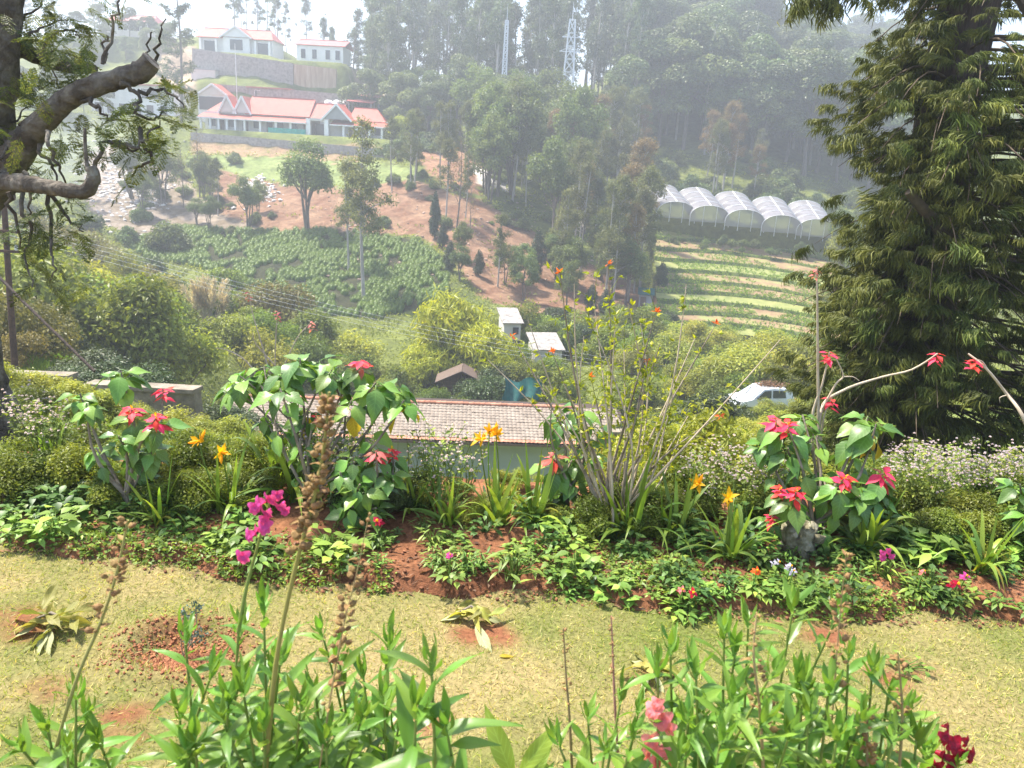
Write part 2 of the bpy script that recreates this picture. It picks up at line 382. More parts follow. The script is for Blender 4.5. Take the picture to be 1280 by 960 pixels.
# hillside
def poly_in(px, py, poly):
    poly = np.asarray(poly, float); inside = np.zeros(px.shape, bool); j = len(poly)-1
    for i in range(len(poly)):
        xi, yi = poly[i]; xj, yj = poly[j]
        inside ^= ((yi > py) != (yj > py)) & (px < (xj-xi)*(py-yi)/(yj-yi+1e-9)+xi); j = i
    return inside
us = np.linspace(-1.25, 1.25, 400); vs = np.concatenate([np.exp(np.linspace(math.log(4.25), math.log(62), 110)), np.linspace(62.6, 215, 230), np.linspace(217, 380, 50), np.array((420, 480, 560, 700, 900, 1300, 2000))])
def hill(U, Yv):
    X = U*(Yv+6); Z = H(X, Yv); qx_, qy_ = proj(np.stack([X, Yv, Z], -1)); dip = poly_in(qx_, qy_, [(812, 268), (1080, 300), (1085, 445), (812, 425)]) & (Yv > 68) & (Yv < 126)
    return X, Yv, np.where(dip, Z-2.2, Z)
V, F = grid(us, vs, hill)
px, py = proj(V); n1 = vnoise(V[:, 0], V[:, 1], .35, 41)+.6*vnoise(V[:, 0], V[:, 1], 1.3, 42); qx = px+n1*7; qy = py+n1*5
C = lerp(np.array((.08, .10, .024)), np.array((.17, .19, .045)), np.clip(.5+.6*n1, 0, 1))
deep = V[:, 1] > 58
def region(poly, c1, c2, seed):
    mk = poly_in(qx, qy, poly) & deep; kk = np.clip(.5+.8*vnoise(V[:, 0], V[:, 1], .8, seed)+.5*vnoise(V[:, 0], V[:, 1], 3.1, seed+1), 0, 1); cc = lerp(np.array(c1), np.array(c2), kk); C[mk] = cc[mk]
RED1, RED2 = (.17, .085, .05), (.28, .17, .105)
region([(230, 195), (420, 200), (520, 210), (520, 238), (420, 236), (330, 228), (255, 218)], (.15, .19, .06), (.22, .26, .09), 51)
region([(395, 236), (520, 226), (600, 250), (720, 320), (850, 385), (845, 440), (700, 410), (600, 372), (565, 320), (520, 293), (330, 292), (262, 262), (275, 212), (330, 228)], RED1, RED2, 53)
region([(515, 188), (572, 180), (625, 222), (600, 240), (560, 236), (530, 212)], RED1, (.32, .18, .11), 55)
region([(105, 190), (185, 168), (225, 205), (262, 262), (335, 290), (240, 305), (110, 280)], (.16, .12, .075), (.31, .25, .20), 57)
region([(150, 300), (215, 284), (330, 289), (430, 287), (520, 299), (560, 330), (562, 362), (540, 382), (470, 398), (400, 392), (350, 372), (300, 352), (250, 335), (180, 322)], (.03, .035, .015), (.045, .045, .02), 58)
region([(240, 176), (490, 182), (505, 198), (420, 200), (240, 192)], (.22, .17, .08), (.33, .2, .12), 59)
region([(590, 205), (640, 225), (640, 242), (600, 232)], (.5, .47, .44), (.6, .56, .52), 61)
region([(440, 60), (500, 70), (490, 120), (440, 110)], (.26, .19, .14), (.38, .28, .2), 63)
region([(195, 55), (250, 60), (250, 120), (195, 115)], (.30, .22, .15), (.42, .32, .22), 65)
region([(0, 430), (200, 435), (240, 450), (200, 470), (0, 470)], (.14, .24, .03), (.22, .33, .05), 67)
mk = (V[:, 1] < 40) & (px > 780) & (V[:, 1] > 5); C[mk] = lerp(np.array((.11, .17, .03)), np.array((.22, .24, .07)), np.clip(.5+.7*n1, 0, 1))[mk]
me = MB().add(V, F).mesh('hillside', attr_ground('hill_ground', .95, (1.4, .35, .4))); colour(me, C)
struct('hillside', me, 'green and red-soiled hillside beyond the garden')
# ------------------------------------------------------------------ foliage materials
LM = {}
def lm(key, *a, **k): LM[key] = leaf_mat('leaf_'+key, *a, **k)
lm('euca', (.085, .125, .055), .5, .25, objvar=.28); lm('forest', (.11, .155, .045), .55, .25, objvar=.3)
lm('valley', (.115, .165, .045), .5, .36, objvar=.25); lm('airy', (.12, .14, .05), .5, .35, objvar=.2); lm('rust', (.19, .13, .055), .5, .3, objvar=.2)
lm('cypress', (.035, .062, .025), .5, .12, objvar=.2); lm('shrub', (.15, .205, .03), .6, .4, objvar=.32); lm('shrub2', (.25, .285, .05), .6, .42, objvar=.25)
lm('olive', (.16, .15, .04), .5, .3, objvar=.25); lm('bamboo', (.33, .37, .035), .45, .4, objvar=.1); lm('dark', (.05, .08, .02), .5, .2, objvar=.3)
lm('tea', (.125, .195, .025), .6, .3, objvar=.1); lm('crop', (.17, .26, .04), .6, .35, objvar=.25); lm('banana', (.12, .2, .04), .5, .4)
BARK = noise_mat('bark_grey', [(.3, (.09, .07, .055)), (.7, (.22, .19, .16))], 3, bump=.5, stretch=(3, 3, .6))
BARKP = noise_mat('bark_pale', [(.3, (.25, .22, .19)), (.7, (.48, .45, .41))], 1.5, bump=.2, stretch=(2, 2, .4))
BARKD = noise_mat('bark_dark', [(.3, (.03, .022, .018)), (.7, (.10, .07, .055))], 4, bump=.8, bscale=9, dist=.05, stretch=(3, 3, .5))
TWIG = noise_mat('twig', [(.3, (.16, .12, .08)), (.7, (.30, .24, .16))], 20)

def sphere_dirs(n, lo=-.6):
    z = rng.uniform(lo, 1, n); a = rng.uniform(0, 2*np.pi, n); r = np.sqrt(1-z*z); return np.stack([r*np.cos(a), r*np.sin(a), z], 1)
def leaves(mb, clumps, n, L, W, mat=0, shell=(.55, 1.05), up=.5, droop=0.0, lo=-.6, rough=.7, cl_var=.35):
    C = np.array([c for c, r in clumps], float); Rr = np.array([np.broadcast_to(r, 3) for c, r in clumps], float)
    w = (Rr.prod(1)**(2/3)); idx = rng.choice(len(C), n, p=w/w.sum()); d = sphere_dirs(n, lo)
    p = C[idx]+d*Rr[idx]*rng.uniform(*shell, n)[:, None]
    N = unit(d+np.array((0, 0, up))+rough*rng.standard_normal((n, 3)))
    D = unit(np.cross(N, rng.standard_normal((n, 3)))+np.array((0, 0, -droop)))
    cr = rng.random(len(C)); rnd = np.clip(rng.random(n)*(1-cl_var)+cr[idx]*cl_var, 0, 1)
    s = rng.uniform(.7, 1.3, n); mb.cards(p, D, N, L*s, W*s, mat, rnd); return mb
def limb(mb, a, b, r0, r1, n=6, wob=.06, segs=5, mat=0):
    a = np.asarray(a, float); b = np.asarray(b, float); t = np.linspace(0, 1, segs)[:, None]; L = np.linalg.norm(b-a)
    pts = a+(b-a)*t+np.sin(np.pi*t)*rng.standard_normal(3)*wob*L; pts[:, 2] += (np.sin(np.pi*t)*L*.04)[:, 0]
    mb.tube(pts, np.linspace(r0, r1, segs), n, mat); return pts

PROTO = {}
def reg(kind, trunk, crown, bark, leafm):
    PROTO.setdefault(kind, []).append((trunk.mesh(kind+'_trunk', bark) if trunk else None, crown.mesh(kind+'_crown', leafm)))
# eucalyptus, about 30 m: pale bole, loose tufts up the top two thirds
for v in range(5):
    t, c = MB(), MB(); h = 28+4*rng.random(); lean = rng.standard_normal(2)*1.2
    top = np.array((lean[0], lean[1], h)); pts = limb(t, (0, 0, -1), top, .34, .07, 6, .02, 8); cl = []
    for i in range(15+v):
        z = h*rng.uniform(.22 if v % 2 else .35, 1.0); b = np.array((lean[0]*z/h, lean[1]*z/h, z)); a = rng.uniform(0, 6.28); o = rng.uniform(.6, 3.2)*(1.25-z/h)
        e = b+np.array((math.cos(a)*o, math.sin(a)*o, rng.uniform(.5, 2.5))); limb(t, b-(0, 0, 1.5), e, .10, .03, 4, .08, 4)
        cl.append((e, np.array((1, 1, 1.15))*rng.uniform(.9, 1.75)))
        if rng.random() < .6: cl.append((e+rng.standard_normal(3)*1.3, np.full(3, rng.uniform(.6, 1.1))))
    leaves(c, cl, 2600, .62, .26, droop=.5, shell=(.3, 1.1)); reg('eucalyptus', t, c, BARKP, LM['euca'])
# broad forest tree, about 22 m
for v in range(5):
    t, c = MB(), MB(); h = 20+3*rng.random(); limb(t, (0, 0, -1), (rng.standard_normal()*.8, 0, h*.7), .42, .16, 7, .03, 6); cl = []
    for i in range(19):
        d = sphere_dirs(1, -.7)[0]; e = np.array((0, 0, h*.55))+d*np.array((5.8, 5.8, h*.42))*rng.uniform(.65, 1.0)
        cl.append((e, np.array((1, 1, .75))*rng.uniform(1.9, 3.2)))
        if i % 2 == 0: limb(t, (0, 0, h*rng.uniform(.3, .55)), e, .16, .04, 5, .08, 5)
    leaves(c, cl, 8600, .56, .38, up=.8, shell=(.82, 1.05), lo=-.35, rough=.4, cl_var=.5); reg('forest_tree', t, c, BARK, LM['forest'])
# valley tree, about 9 m, full crown on short stems
for v in range(4):
    t, c = MB(), MB(); h = 8.2+rng.random(); cl = []
    for s_ in range(2 if v % 2 else 3):
        a = s_*2.4+v; limb(t, (math.cos(a)*.15, math.sin(a)*.15, -.4), (math.cos(a)*1.0, math.sin(a)*1.0, h*.6), .15, .06, 6, .05, 6)
    for i in range(26):
        d = sphere_dirs(1, -.7)[0]; e = np.array((0, 0, h*.62))+d*np.array((2.5, 2.5, h*.36))*rng.uniform(.5, 1.0); cl.append((e, np.full(3, rng.uniform(.7, 1.15))))
        if i % 3 == 0: limb(t, (0, 0, h*.35), e, .07, .02, 4, .1, 4)
    leaves(c, cl, 6500, .27, .15, shell=(.35, 1.08), up=.7); reg('valley_tree', t, c, BARK, LM['valley'])
# silky oak: slim, airy, long clear bole, about 13 m
for v in range(4):
    t, c = MB(), MB(); h = 12.5+rng.random(); limb(t, (0, 0, -.5), (rng.standard_normal()*.3, rng.standard_normal()*.3, h), .17, .03, 6, .015, 8); cl = []
    for i in range(32):
        z = h*rng.uniform(.40, 1.0); a = rng.uniform(0, 6.28); o = rng.uniform(.4, 2.5)*(1.4-z/h); e = np.array((math.cos(a)*o, math.sin(a)*o, z+rng.uniform(0, .5)))
        limb(t, (0, 0, z-.7), e, .05, .015, 4, .08, 4); cl.append((e, np.full(3, rng.uniform(.5, .95))))
    leaves(c, cl, 5600, .25, .11, shell=(.1, 1.15), droop=.2); reg('silky_oak', t, c, BARKP, LM['airy'] if v < 3 else LM['rust'])
# clipped looking cypress, 5 m
for v in range(2):
    t, c = MB(), MB(); h = 5.0; limb(t, (0, 0, -.3), (0, 0, h*.5), .10, .05, 6, .02, 4); cl = []
    for z in np.linspace(.12, .93, 22):
        r = (.95 if v else .62)*math.sin(math.pi*min(1, z*.9+.14))**.7*.8; a = rng.uniform(0, 6.28); cl.append(((math.cos(a)*r*.35, math.sin(a)*r*.35, z*h), (r, r, .42)))
    leaves(c, cl, 5200, .19, .08, up=.6, shell=(.75, 1.06)); reg('cypress', t, c, BARK, LM['cypress'])
# tall open conifer beside the houses, 26 m
t, c = MB(), MB(); limb(t, (0, 0, -1), (0, 0, 27), .34, .05, 6, .01, 8); cl = []
for i in range(70):
    z = rng.uniform(2.5, 27); a = rng.uniform(0, 6.28); o = (4.4*(1.06-z/27)+.8)*rng.uniform(.6, 1.05); e = np.array((math.cos(a)*o, math.sin(a)*o, z+.35*o)); limb(t, (0, 0, z), e, .07, .02, 4, .03, 4)
    for k in (.55, .8, 1.0): cl.append((np.array((0, 0, z))+(e-np.array((0, 0, z)))*k, (.7, .7, .38)))
leaves(c, cl, 6500, .45, .18, shell=(.2, 1.1)); reg('tall_conifer', t, c, BARK, LM['euca'])
# bare slim tree
t, c = MB(), MB(); limb(t, (0, 0, -.3), (.2, 0, 7.5), .09, .02, 5, .02, 6)
for i in range(16):
    z = rng.uniform(2.2, 7); a = rng.uniform(0, 6.28); o = rng.uniform(.5, 1.2); e = np.array((math.cos(a)*o, math.sin(a)*o, z+rng.uniform(.6, 1.6))); limb(t, (.03*z, 0, z), e, .03, .008, 4, .1, 4)
leaves(c, [((0, 0, 5.2), (1.2, 1.2, 2.3))], 350, .16, .08, shell=(.2, 1.0)); reg('bare_tree', t, c, BARK, LM['rust'])
# round dark tree, 8 m
t, c = MB(), MB(); limb(t, (0, 0, -.5), (0, 0, 4.5), .28, .12, 6, .03, 5); cl = []
for i in range(40):
    d = sphere_dirs(1, -.15)[0]; cl.append((np.array((0, 0, 3.4))+d*np.array((5.0, 5.0, 4.0))*rng.uniform(.7, 1), rng.uniform(.8, 1.4)))
    if i % 4 == 0: limb(t, (0, 0, 2.5), cl[-1][0], .12, .04, 4, .08, 4)
leaves(c, cl, 6000, .42, .2, up=.8); reg('round_tree', t, c, BARK, LM['dark'])
# shrubs (about 2.4 m across): foliage with stems, one mesh each
def shrub_proto(kind, leafm, L, W, n, v, tall=1.0, lumps=13, stems=True, droop=0.0, shell=(.45, 1.08)):
    t, c = MB(), MB(); cl = []
    for i in range(lumps):
        a = rng.uniform(0, 6.28); o = rng.uniform(0, .95); cl.append(((math.cos(a)*o, math.sin(a)*o, rng.uniform(.3, 1.25)*tall*(1.1-.35*o)), np.array((1, 1, .85))*rng.uniform(.32, .6)))
    for i in range(10):
        e = cl[i % lumps][0]; limb(t, (rng.normal()*.1, rng.normal()*.1, -.25), e, .03, .01, 4, .08, 4)
    leaves(c, cl, n, L, W, up=.6, shell=shell, lo=-.75, droop=droop); reg(kind, t, c, TWIG, leafm)
for v in range(4): shrub_proto('leafy_shrub', LM['shrub'], .115, .06, 5200, v)
for v in range(3): shrub_proto('pale_shrub', LM['shrub2'], .13, .055, 4200, v, 1.15, shell=(.2, 1.15))
for v in range(2): shrub_proto('olive_shrub', LM['olive'], .10, .055, 5200, v, 1.1)
for v in range(2): shrub_proto('dark_shrub', LM['dark'], .12, .06, 5200, v, 1.0)
shrub_proto('bamboo_clump', LM['bamboo'], .26, .05, 7500, 0, 1.5, 18, droop=.9, shell=(.3, 1.2))
shrub_proto('hill_bush', LM['forest'], .2, .12, 2200, 0, .9); shrub_proto('hill_bush', LM['valley'], .2, .12, 2200, 1, .9)

def plant_tree(kind, v, loc, sc=1.0, rz=None, label='', cat='tree', group=None, name=None, zs=1.0):
    tm, cm = PROTO[kind][v % len(PROTO[kind])]
    r = thing(name or kind, label, cat, tuple(loc), rng.uniform(0, 6.28) if rz is None else rz, group, (sc, sc, sc*zs))
    crown = 'crown' if cat == 'tree' else 'foliage'
    link('trunk' if cat == 'tree' else 'stem', tm, r); link(crown, cm, r); return r
# ------------------------------------------------------------------ forest on the far hill
def forest(n, pxr, Yr, kind, sc, label, group, seed, mind=3.2, dens=None):
    r = np.random.default_rng(seed); pts = []; tries = 0
    while len(pts) < n and tries < 6000:
        tries += 1; q = r.uniform(*pxr); Y = r.uniform(*Yr)
        if dens and r.random() > dens(q, Y): continue
        x = P(q, 150, Y)[0]
        if any((x-a)**2+(Y-b)**2 < mind*mind for a, b in pts): continue
        pts.append((x, Y))
    Z = H(np.array([p[0] for p in pts]), np.array([p[1] for p in pts]))
    for i, (x, Y) in enumerate(pts):
        plant_tree(kind, r.integers(0, 9), (x, Y, Z[i]-.3), r.uniform(*sc), r.uniform(0, 6.28), label, 'tree', group, zs=r.uniform(.92, 1.1))
forest(74, (455, 800), (166, 222), 'eucalyptus', (.85, 1.12), 'tall slim eucalyptus in the hazy stand behind the lattice masts', 'eucalyptus stand on the far slope', 101, 3.4)
forest(30, (455, 800), (156, 172), 'forest_tree', (.4, .7), 'low broad tree at the foot of the hazy eucalyptus stand', 'low trees under the eucalyptus stand', 102, 4)
forest(120, (772, 1110), (163, 262), 'forest_tree', (.8, 1.15), 'round-crowned tree crowding the big wooded hill', 'trees on the wooded hill', 103, 4.6)
forest(7, (830, 1090), (164, 182), 'eucalyptus', (.62, .85), 'slim pale-trunked tree along the foot of the wooded hill', 'slim trees at the foot of the wooded hill', 104, 4)
forest(26, (985, 1200), (305, 345), 'forest_tree', (1.0, 1.25), 'pale blue far tree on the ridge behind the wooded hill', 'trees on the far ridge', 105, 6)
forest(17, (290, 470), (198, 224), 'eucalyptus', (.42, .6), 'thin hazy tree on the skyline behind the red-roofed houses', 'skyline trees behind the houses', 106, 3.5)
forest(5, (430, 500), (172, 196), 'eucalyptus', (.62, .8), 'hazy tree between the small upper house and the eucalyptus stand', 'trees beside the upper houses', 107, 4)
for q, Y, s in ((120, 216, .36), (150, 214, .3), (72, 214, .4), (35, 212, .42)):
    plant_tree('tall_conifer', 0, on(q, Y), s*1.6, None, 'dark hazy conifer on the ridge by the topmost house', 'tree', 'conifers by the topmost house')
forest(14, (60, 215), (188, 198), 'forest_tree', (.25, .36), 'hazy bushy tree below the topmost house', 'bushy trees below the topmost house', 108, 4)
forest(10, (20, 135), (150, 185), 'forest_tree', (.3, .45), 'bushy green tree on the slope beside the smoke', 'trees on the smoky slope', 109, 5)
# scrub band and small trees at the foot of the wooded hill
r = np.random.default_rng(200)
def scatter(n, pxr, Yr, kind, sc, label, group, cat='shrub', seed=1, name=None, pyok=None, zs=(.85, 1.2)):
    rr = np.random.default_rng(seed); k = 0; tries = 0
    while k < n and tries < n*30:
        tries += 1; q = rr.uniform(*pxr); Y = math.exp(rr.uniform(math.log(Yr[0]), math.log(Yr[1]))); p = on(q, Y)
        if pyok and not pyok(*proj(p), Y): continue
        plant_tree(kind, rr.integers(0, 9), p-np.array((0, 0, .05)), rr.uniform(*sc), rr.uniform(0, 6.28), label, cat, group, name, rr.uniform(*zs)); k += 1
scatter(70, (760, 1130), (137, 164), 'hill_bush', (1.2, 2.4), 'hazy green bush in the scrub band below the wooded hill', 'scrub band below the wooded hill', seed=201)
scatter(26, (470, 640), (136, 160), 'hill_bush', (1.1, 2.3), 'hazy bush on the bank below the eucalyptus stand', 'bushes below the eucalyptus stand', seed=202)
scatter(20, (640, 806), (120, 155), 'silky_oak', (.85, 1.2), 'feathery tree in the grove below the lattice masts', 'feathery grove below the masts', 'tree', 203)
scatter(22, (600, 770), (118, 150), 'valley_tree', (1.2, 1.8), 'full green tree in the grove below the lattice masts', 'leafy grove below the masts', 'tree', 204)
scatter(9, (860, 950), (140, 158), 'silky_oak', (.7, 1.0), 'feathery tree standing behind the plastic tunnels', 'trees behind the plastic tunnels', 'tree', 205)
scatter(10, (1040, 1180), (98, 130), 'valley_tree', (.6, 1.0), 'green tree beside the last plastic tunnel', 'trees beside the last plastic tunnel', 'tree', 206)
scatter(22, (1030, 1200), (80, 125), 'leafy_shrub', (1.4, 2.6), 'green bush at the edge of the terraces', 'bushes at the edge of the terraces', seed=207)
# single trees that can be told apart: column, distance, kind, variant, scale, height factor
T = [
 (226, 150, 'tall_conifer', 0, 1.02, 1.05, 'tall open hazy conifer standing between the white house and the veranda house'),
 (448, 166, 'round_tree', 0, .95, 1.0, 'round dark tree beside the orange-streaked retaining wall'),
 (385, 104, 'valley_tree', 0, 1.42, 1.0, 'full bushy tree above the middle of the tea field'),
 (455, 84, 'silky_oak', 0, 1.38, 1.0, 'tall feathery tree whose pale trunk stands in the tea field'),
 (436, 92, 'silky_oak', 1, .9, 1.0, 'slimmer feathery tree close behind the pale-trunked one in the tea'),
 (204, 112, 'valley_tree', 1, 1.0, 1.05, 'bushy tree on the rubble slope beside the smoke'),
 (229, 112, 'bare_tree', 0, 1.0, 1.1, 'leaning half-bare tree on the rubble slope'),
 (272, 110, 'silky_oak', 2, .58, 1.0, 'small slim tree left of the white rubble heap'.replace('left of', 'before')),
 (250, 116, 'bare_tree', 0, 1.15, 1.2, 'thin bare tree beside the bright hillside lawn'),
 (515, 124, 'valley_tree', 2, .75, .9, 'spreading small tree on the grassy bank'),
 (570, 106, 'bare_tree', 0, 1.45, 1.1, 'tall thin half-bare tree on the red soil'),
 (588, 104, 'bare_tree', 0, .9, 1.0, 'short half-bare sapling on the red soil'),
 (543, 102, 'cypress', 0, 1.15, 1.1, 'slim columnar cypress on the edge of the red soil'),
 (553, 99, 'cypress', 1, .8, .8, 'round clipped tree just below the columnar cypress'),
 (562, 92, 'cypress', 1, .82, .95, 'egg-shaped green tree below the round clipped one'),
 (598, 92, 'cypress', 1, .72, .9, 'dark cone-shaped cypress on the lower red soil'),
 (622, 90, 'silky_oak', 1, .62, 1.0, 'pale feathery tree between the clipped cypresses'),
 (655, 88, 'valley_tree', 3, .62, 1.0, 'small dark leafy tree beside the pale feathery one'),
 (670, 98, 'cypress', 1, 1.15, 1.1, 'largest dark cone-shaped cypress on the red soil'),
 (738, 88, 'cypress', 1, .85, .85, 'round dark cypress of the pair under the feathery trees'),
 (756, 86, 'cypress', 1, .9, .85, 'pointed dark cypress of the pair under the feathery trees'),
 (824, 96, 'cypress', 1, .95, 1.0, 'dark cypress at the end of the terraced field'),
 (640, 122, 'silky_oak', 0, 1.25, 1.0, 'tall feathery tree above the white road bend'),
 (612, 118, 'valley_tree', 1, 1.25, 1.2, 'high leafy tree above the red soil bank'),
 (690, 112, 'valley_tree', 0, 1.5, 1.15, 'big leafy tree on the upper red soil'),
 (725, 104, 'silky_oak', 1, 1.05, 1.0, 'yellowish feathery tree over the dark cypress pair'),
 (780, 104, 'silky_oak', 3, 1.1, 1.0, 'rusty-leaved slim tree beside the terraces'),
 (800, 100, 'silky_oak', 2, 1.15, 1.0, 'pale-trunked airy tree beside the terraces'),
 (793, 113, 'silky_oak', 3, 1.2, 1.0, 'rusty feathery tree in front of the first plastic tunnel'),
 (765, 98, 'silky_oak', 0, .95, 1.0, 'olive airy tree above the teal roofed hut'),
]
scatter(9, (690, 806), (92, 116), 'silky_oak', (.75, 1.05), 'airy tree in the belt between red soil and terraces', 'airy trees beside the terraces', 'tree', 240)
scatter(7, (690, 800), (88, 112), 'valley_tree', (.6, 1.0), 'leafy tree in the belt between red soil and terraces', 'leafy trees beside the terraces', 'tree', 241)
scatter(16, (835, 1050), (115.5, 119), 'hill_bush', (.5, 1.0), 'green bush growing against the netted tunnel fronts', 'bushes before the plastic tunnels', seed=242)
scatter(8, (925, 1000), (38.6, 39.4), 'pale_shrub', (.4, .6), 'weedy bush hiding the wheels of the parked car', 'bushes hiding the car wheels', seed=243)
scatter(18, (615, 715), (55, 60), 'leafy_shrub', (1.1, 1.6), 'green bush hiding the foot of the white huts', 'bushes before the white huts', seed=244)
scatter(26, (130, 340), (102, 132), 'hill_bush', (.5, 1.3), 'scrubby bush dotted over the rubble and red slope', 'scrub on the rubble slope', seed=250)
scatter(9, (140, 340), (104, 122), 'valley_tree', (.5, .9), 'young leafy tree on the rubble slope', 'young trees on the rubble slope', 'tree', 251)
scatter(30, (340, 700), (106, 132), 'hill_bush', (.4, 1.2), 'scrubby bush dotted over the red soil bank', 'scrub on the red soil bank', seed=252)
scatter(8, (470, 640), (104, 128), 'silky_oak', (.5, .85), 'slim young tree on the red soil bank', 'young trees on the red soil bank', 'tree', 253)
scatter(7, (560, 720), (84, 100), 'valley_tree', (.5, .8), 'small leafy tree along the foot of the red soil bank', 'small trees below the red soil bank', 'tree', 254)
scatter(7, (545, 612), (51.5, 53), 'dark_shrub', (.5, .8), 'dark creeper bush smothering the lattice hut', 'creepers on the lattice hut', seed=260)
for q, Y, k, v, s, zs, lab in T:
    plant_tree(k, v, on(q, Y)-np.array((0, 0, .1)), s, None, lab, 'tree', None, zs=zs)
# bamboo beside the veranda house
plant_tree('bamboo_clump', 0, on(505, 152), 2.2, None, 'yellowish bamboo clump at the end of the veranda house', 'bamboo', None, 'bamboo_clump')
scatter(6, (495, 560), (158, 166), 'forest_tree', (.32, .5), 'leafy tree behind the yellowish bamboo', 'trees behind the bamboo', 'tree', 210)
# bright bush mass in the valley
for q, Y, s, zs, lab in ((566, 60, 3.1, 1.05, 'big bright yellow-green bamboo clump above the tiled roof'), (605, 58, 2.3, 1.0, 'smaller bright bamboo clump beside the white walls'), (528, 58, 1.9, .9, 'low yellow-green bamboo clump beside the big one')):
    plant_tree('bamboo_clump', 0, on(q, Y), s, None, lab, 'bamboo', None, 'bamboo_clump', zs)
# valley scrub
def freeview(q, py, Y): return py < 640
scatter(34, (-10, 290), (34, 62), 'leafy_shrub', (1.5, 2.9), 'dense green bush in the valley thicket below the rubble slope', 'valley thicket', seed=220, pyok=lambda q, w, Y: not (215 < q < 310 and Y < 56))
scatter(14, (-10, 330), (36, 70), 'pale_shrub', (1.6, 2.6), 'pale yellowish bush in the valley thicket', 'pale bushes of the valley thicket', seed=221, pyok=lambda q, w, Y: not (215 < q < 310 and Y < 56))
scatter(9, (20, 300), (60, 80), 'olive_shrub', (1.8, 3.0), 'olive brown bush below the tea field edge', 'olive bushes near the tea field', seed=222)
scatter(26, (-20, 230), (64, 98), 'hill_bush', (1.3, 2.6), 'hazy green bush on the slope below the smoke', 'bushes on the slope below the smoke', seed=223)
scatter(9, (270, 330), (66, 76), 'leafy_shrub', (1.6, 2.5), 'grey-green bush at the corner of the tea field', 'bushes at the corner of the tea field', seed=224)
for q, Y, s, k, lab in ((280, 76, 3.0, 'leafy_shrub', 'large rounded grey-green bush on the near corner of the tea field'), (338, 62, 3.1, 'olive_shrub', 'large olive bush with a dome top below the tea field'), (108, 44, 2.2, 'dark_shrub', 'dark rounded bush beside the bright grass strip'), (395, 58, 2.6, 'leafy_shrub', 'broad grey-green bush below the tea field'), (445, 57, 2.2, 'pale_shrub', 'pale bush below the tea field corner')):
    plant_tree(k, 1, on(q, Y), s, None, lab, 'shrub', None)
scatter(16, (300, 500), (50, 58), 'leafy_shrub', (1.3, 2.1), 'green bush behind the poinsettia leaves above the tiled roof', 'bushes behind the tiled roof', seed=226)
scatter(16, (480, 720), (47.5, 52), 'leafy_shrub', (.9, 1.35), 'green bush peering over the ridge of the tiled roof', 'bushes along the tiled roof ridge', seed=227)
scatter(12, (560, 640), (50, 56), 'dark_shrub', (1.2, 1.8), 'dark bush under the bright bamboo clumps', 'dark bushes under the bamboo', seed=228)
scatter(26, (640, 830), (62, 84), 'leafy_shrub', (1.1, 2.2), 'green bush in the hollow behind the thin-branched shrub', 'bushes in the hollow', seed=229)
scatter(9, (690, 840), (66, 88), 'dark_shrub', (1.0, 1.7), 'dark bush in the hollow below the teal roofed hut', 'dark bushes in the hollow', seed=230)
scatter(30, (770, 1010), (46, 76), 'pale_shrub', (1.1, 2.4), 'pale yellow-green bush below the terraced field', 'pale bushes below the terraces', seed=231, zs=(.7, 1.0))
scatter(14, (790, 960), (40, 60), 'leafy_shrub', (1.0, 1.8), 'green bush on the slope around the parked car', 'bushes around the parked car', seed=232, zs=(.6, .9), pyok=lambda q, w, Y: not (905 < q < 990 and Y < 46))
scatter(9, (770, 905), (27, 36), 'dark_shrub', (.9, 1.4), 'dark bush by the concrete parapet below the car', 'dark bushes by the concrete parapet', seed=233, zs=(.6, .9))
scatter(16, (40, 290), (21.5, 33), 'dark_shrub', (.7, 1.2), 'dark weedy bush just beyond the weathered parapet', 'weedy bushes beyond the parapet', seed=234, zs=(.6, .9), pyok=lambda q, w, Y: Y < 25 or Y > 29)
scatter(8, (-30, 60), (22, 40), 'olive_shrub', (.8, 1.4), 'olive bush around the iron pole', 'bushes around the iron pole', seed=235)
# ------------------------------------------------------------------ building materials
WHITE = plain('white_wall', (.78, .77, .74), .7, .06, 1.2); CREAM = plain('cream_wall', (.62, .58, .52), .75, .08, 1.5)
def corr(name, c, axis=0, freq=26):
    m, n, l, b = nt(name); tc = n.new('ShaderNodeTexCoord'); nz = n.new('ShaderNodeTexNoise'); nz.inputs['Scale'].default_value = .9; nz.inputs['Detail'].default_value = 6; l.new(tc.outputs['Object'], nz.inputs[0])
    c = np.array(c); rp = ramp(n, [(.3, tuple(c*.82)), (.7, tuple(np.minimum(1, c*1.15)))]); l.new(nz.outputs[0], rp.inputs[0]); l.new(rp.outputs[0], b.inputs['Base Color']); b.inputs['Roughness'].default_value = .55
    w = n.new('ShaderNodeTexWave'); w.inputs['Scale'].default_value = freq/6.28*1.0; w.bands_direction = 'XYZ'[axis]; l.new(tc.outputs['Object'], w.inputs[0]); bp = n.new('ShaderNodeBump'); bp.inputs['Strength'].default_value = .5; bp.inputs['Distance'].default_value = .05; l.new(w.outputs[0], bp.inputs['Height']); l.new(bp.outputs[0], b.inputs['Normal']); return m
REDROOF = corr('red_sheet_roof', (.46, .105, .07)); PINKROOF = corr('pink_sheet_roof', (.43, .12, .11))
GLASS = plain('dark_glass', (.03, .035, .04), .15, .2, spec=.6); DOORM = plain('brown_door', (.13, .09, .07), .6); SHUT = plain('grey_shutter', (.11, .09, .09), .6)
TRIM = plain('white_trim', (.82, .81, .79), .5, .04); GREYW = plain('grey_wall', (.30, .305, .305), .8, .15, .8)
STONE = noise_mat('stone_wall', [(.3, (.16, .14, .125)), (.5, (.30, .275, .25)), (.75, (.42, .39, .35))], 2.2, 8, bump=.8, bscale=3, dist=.15)
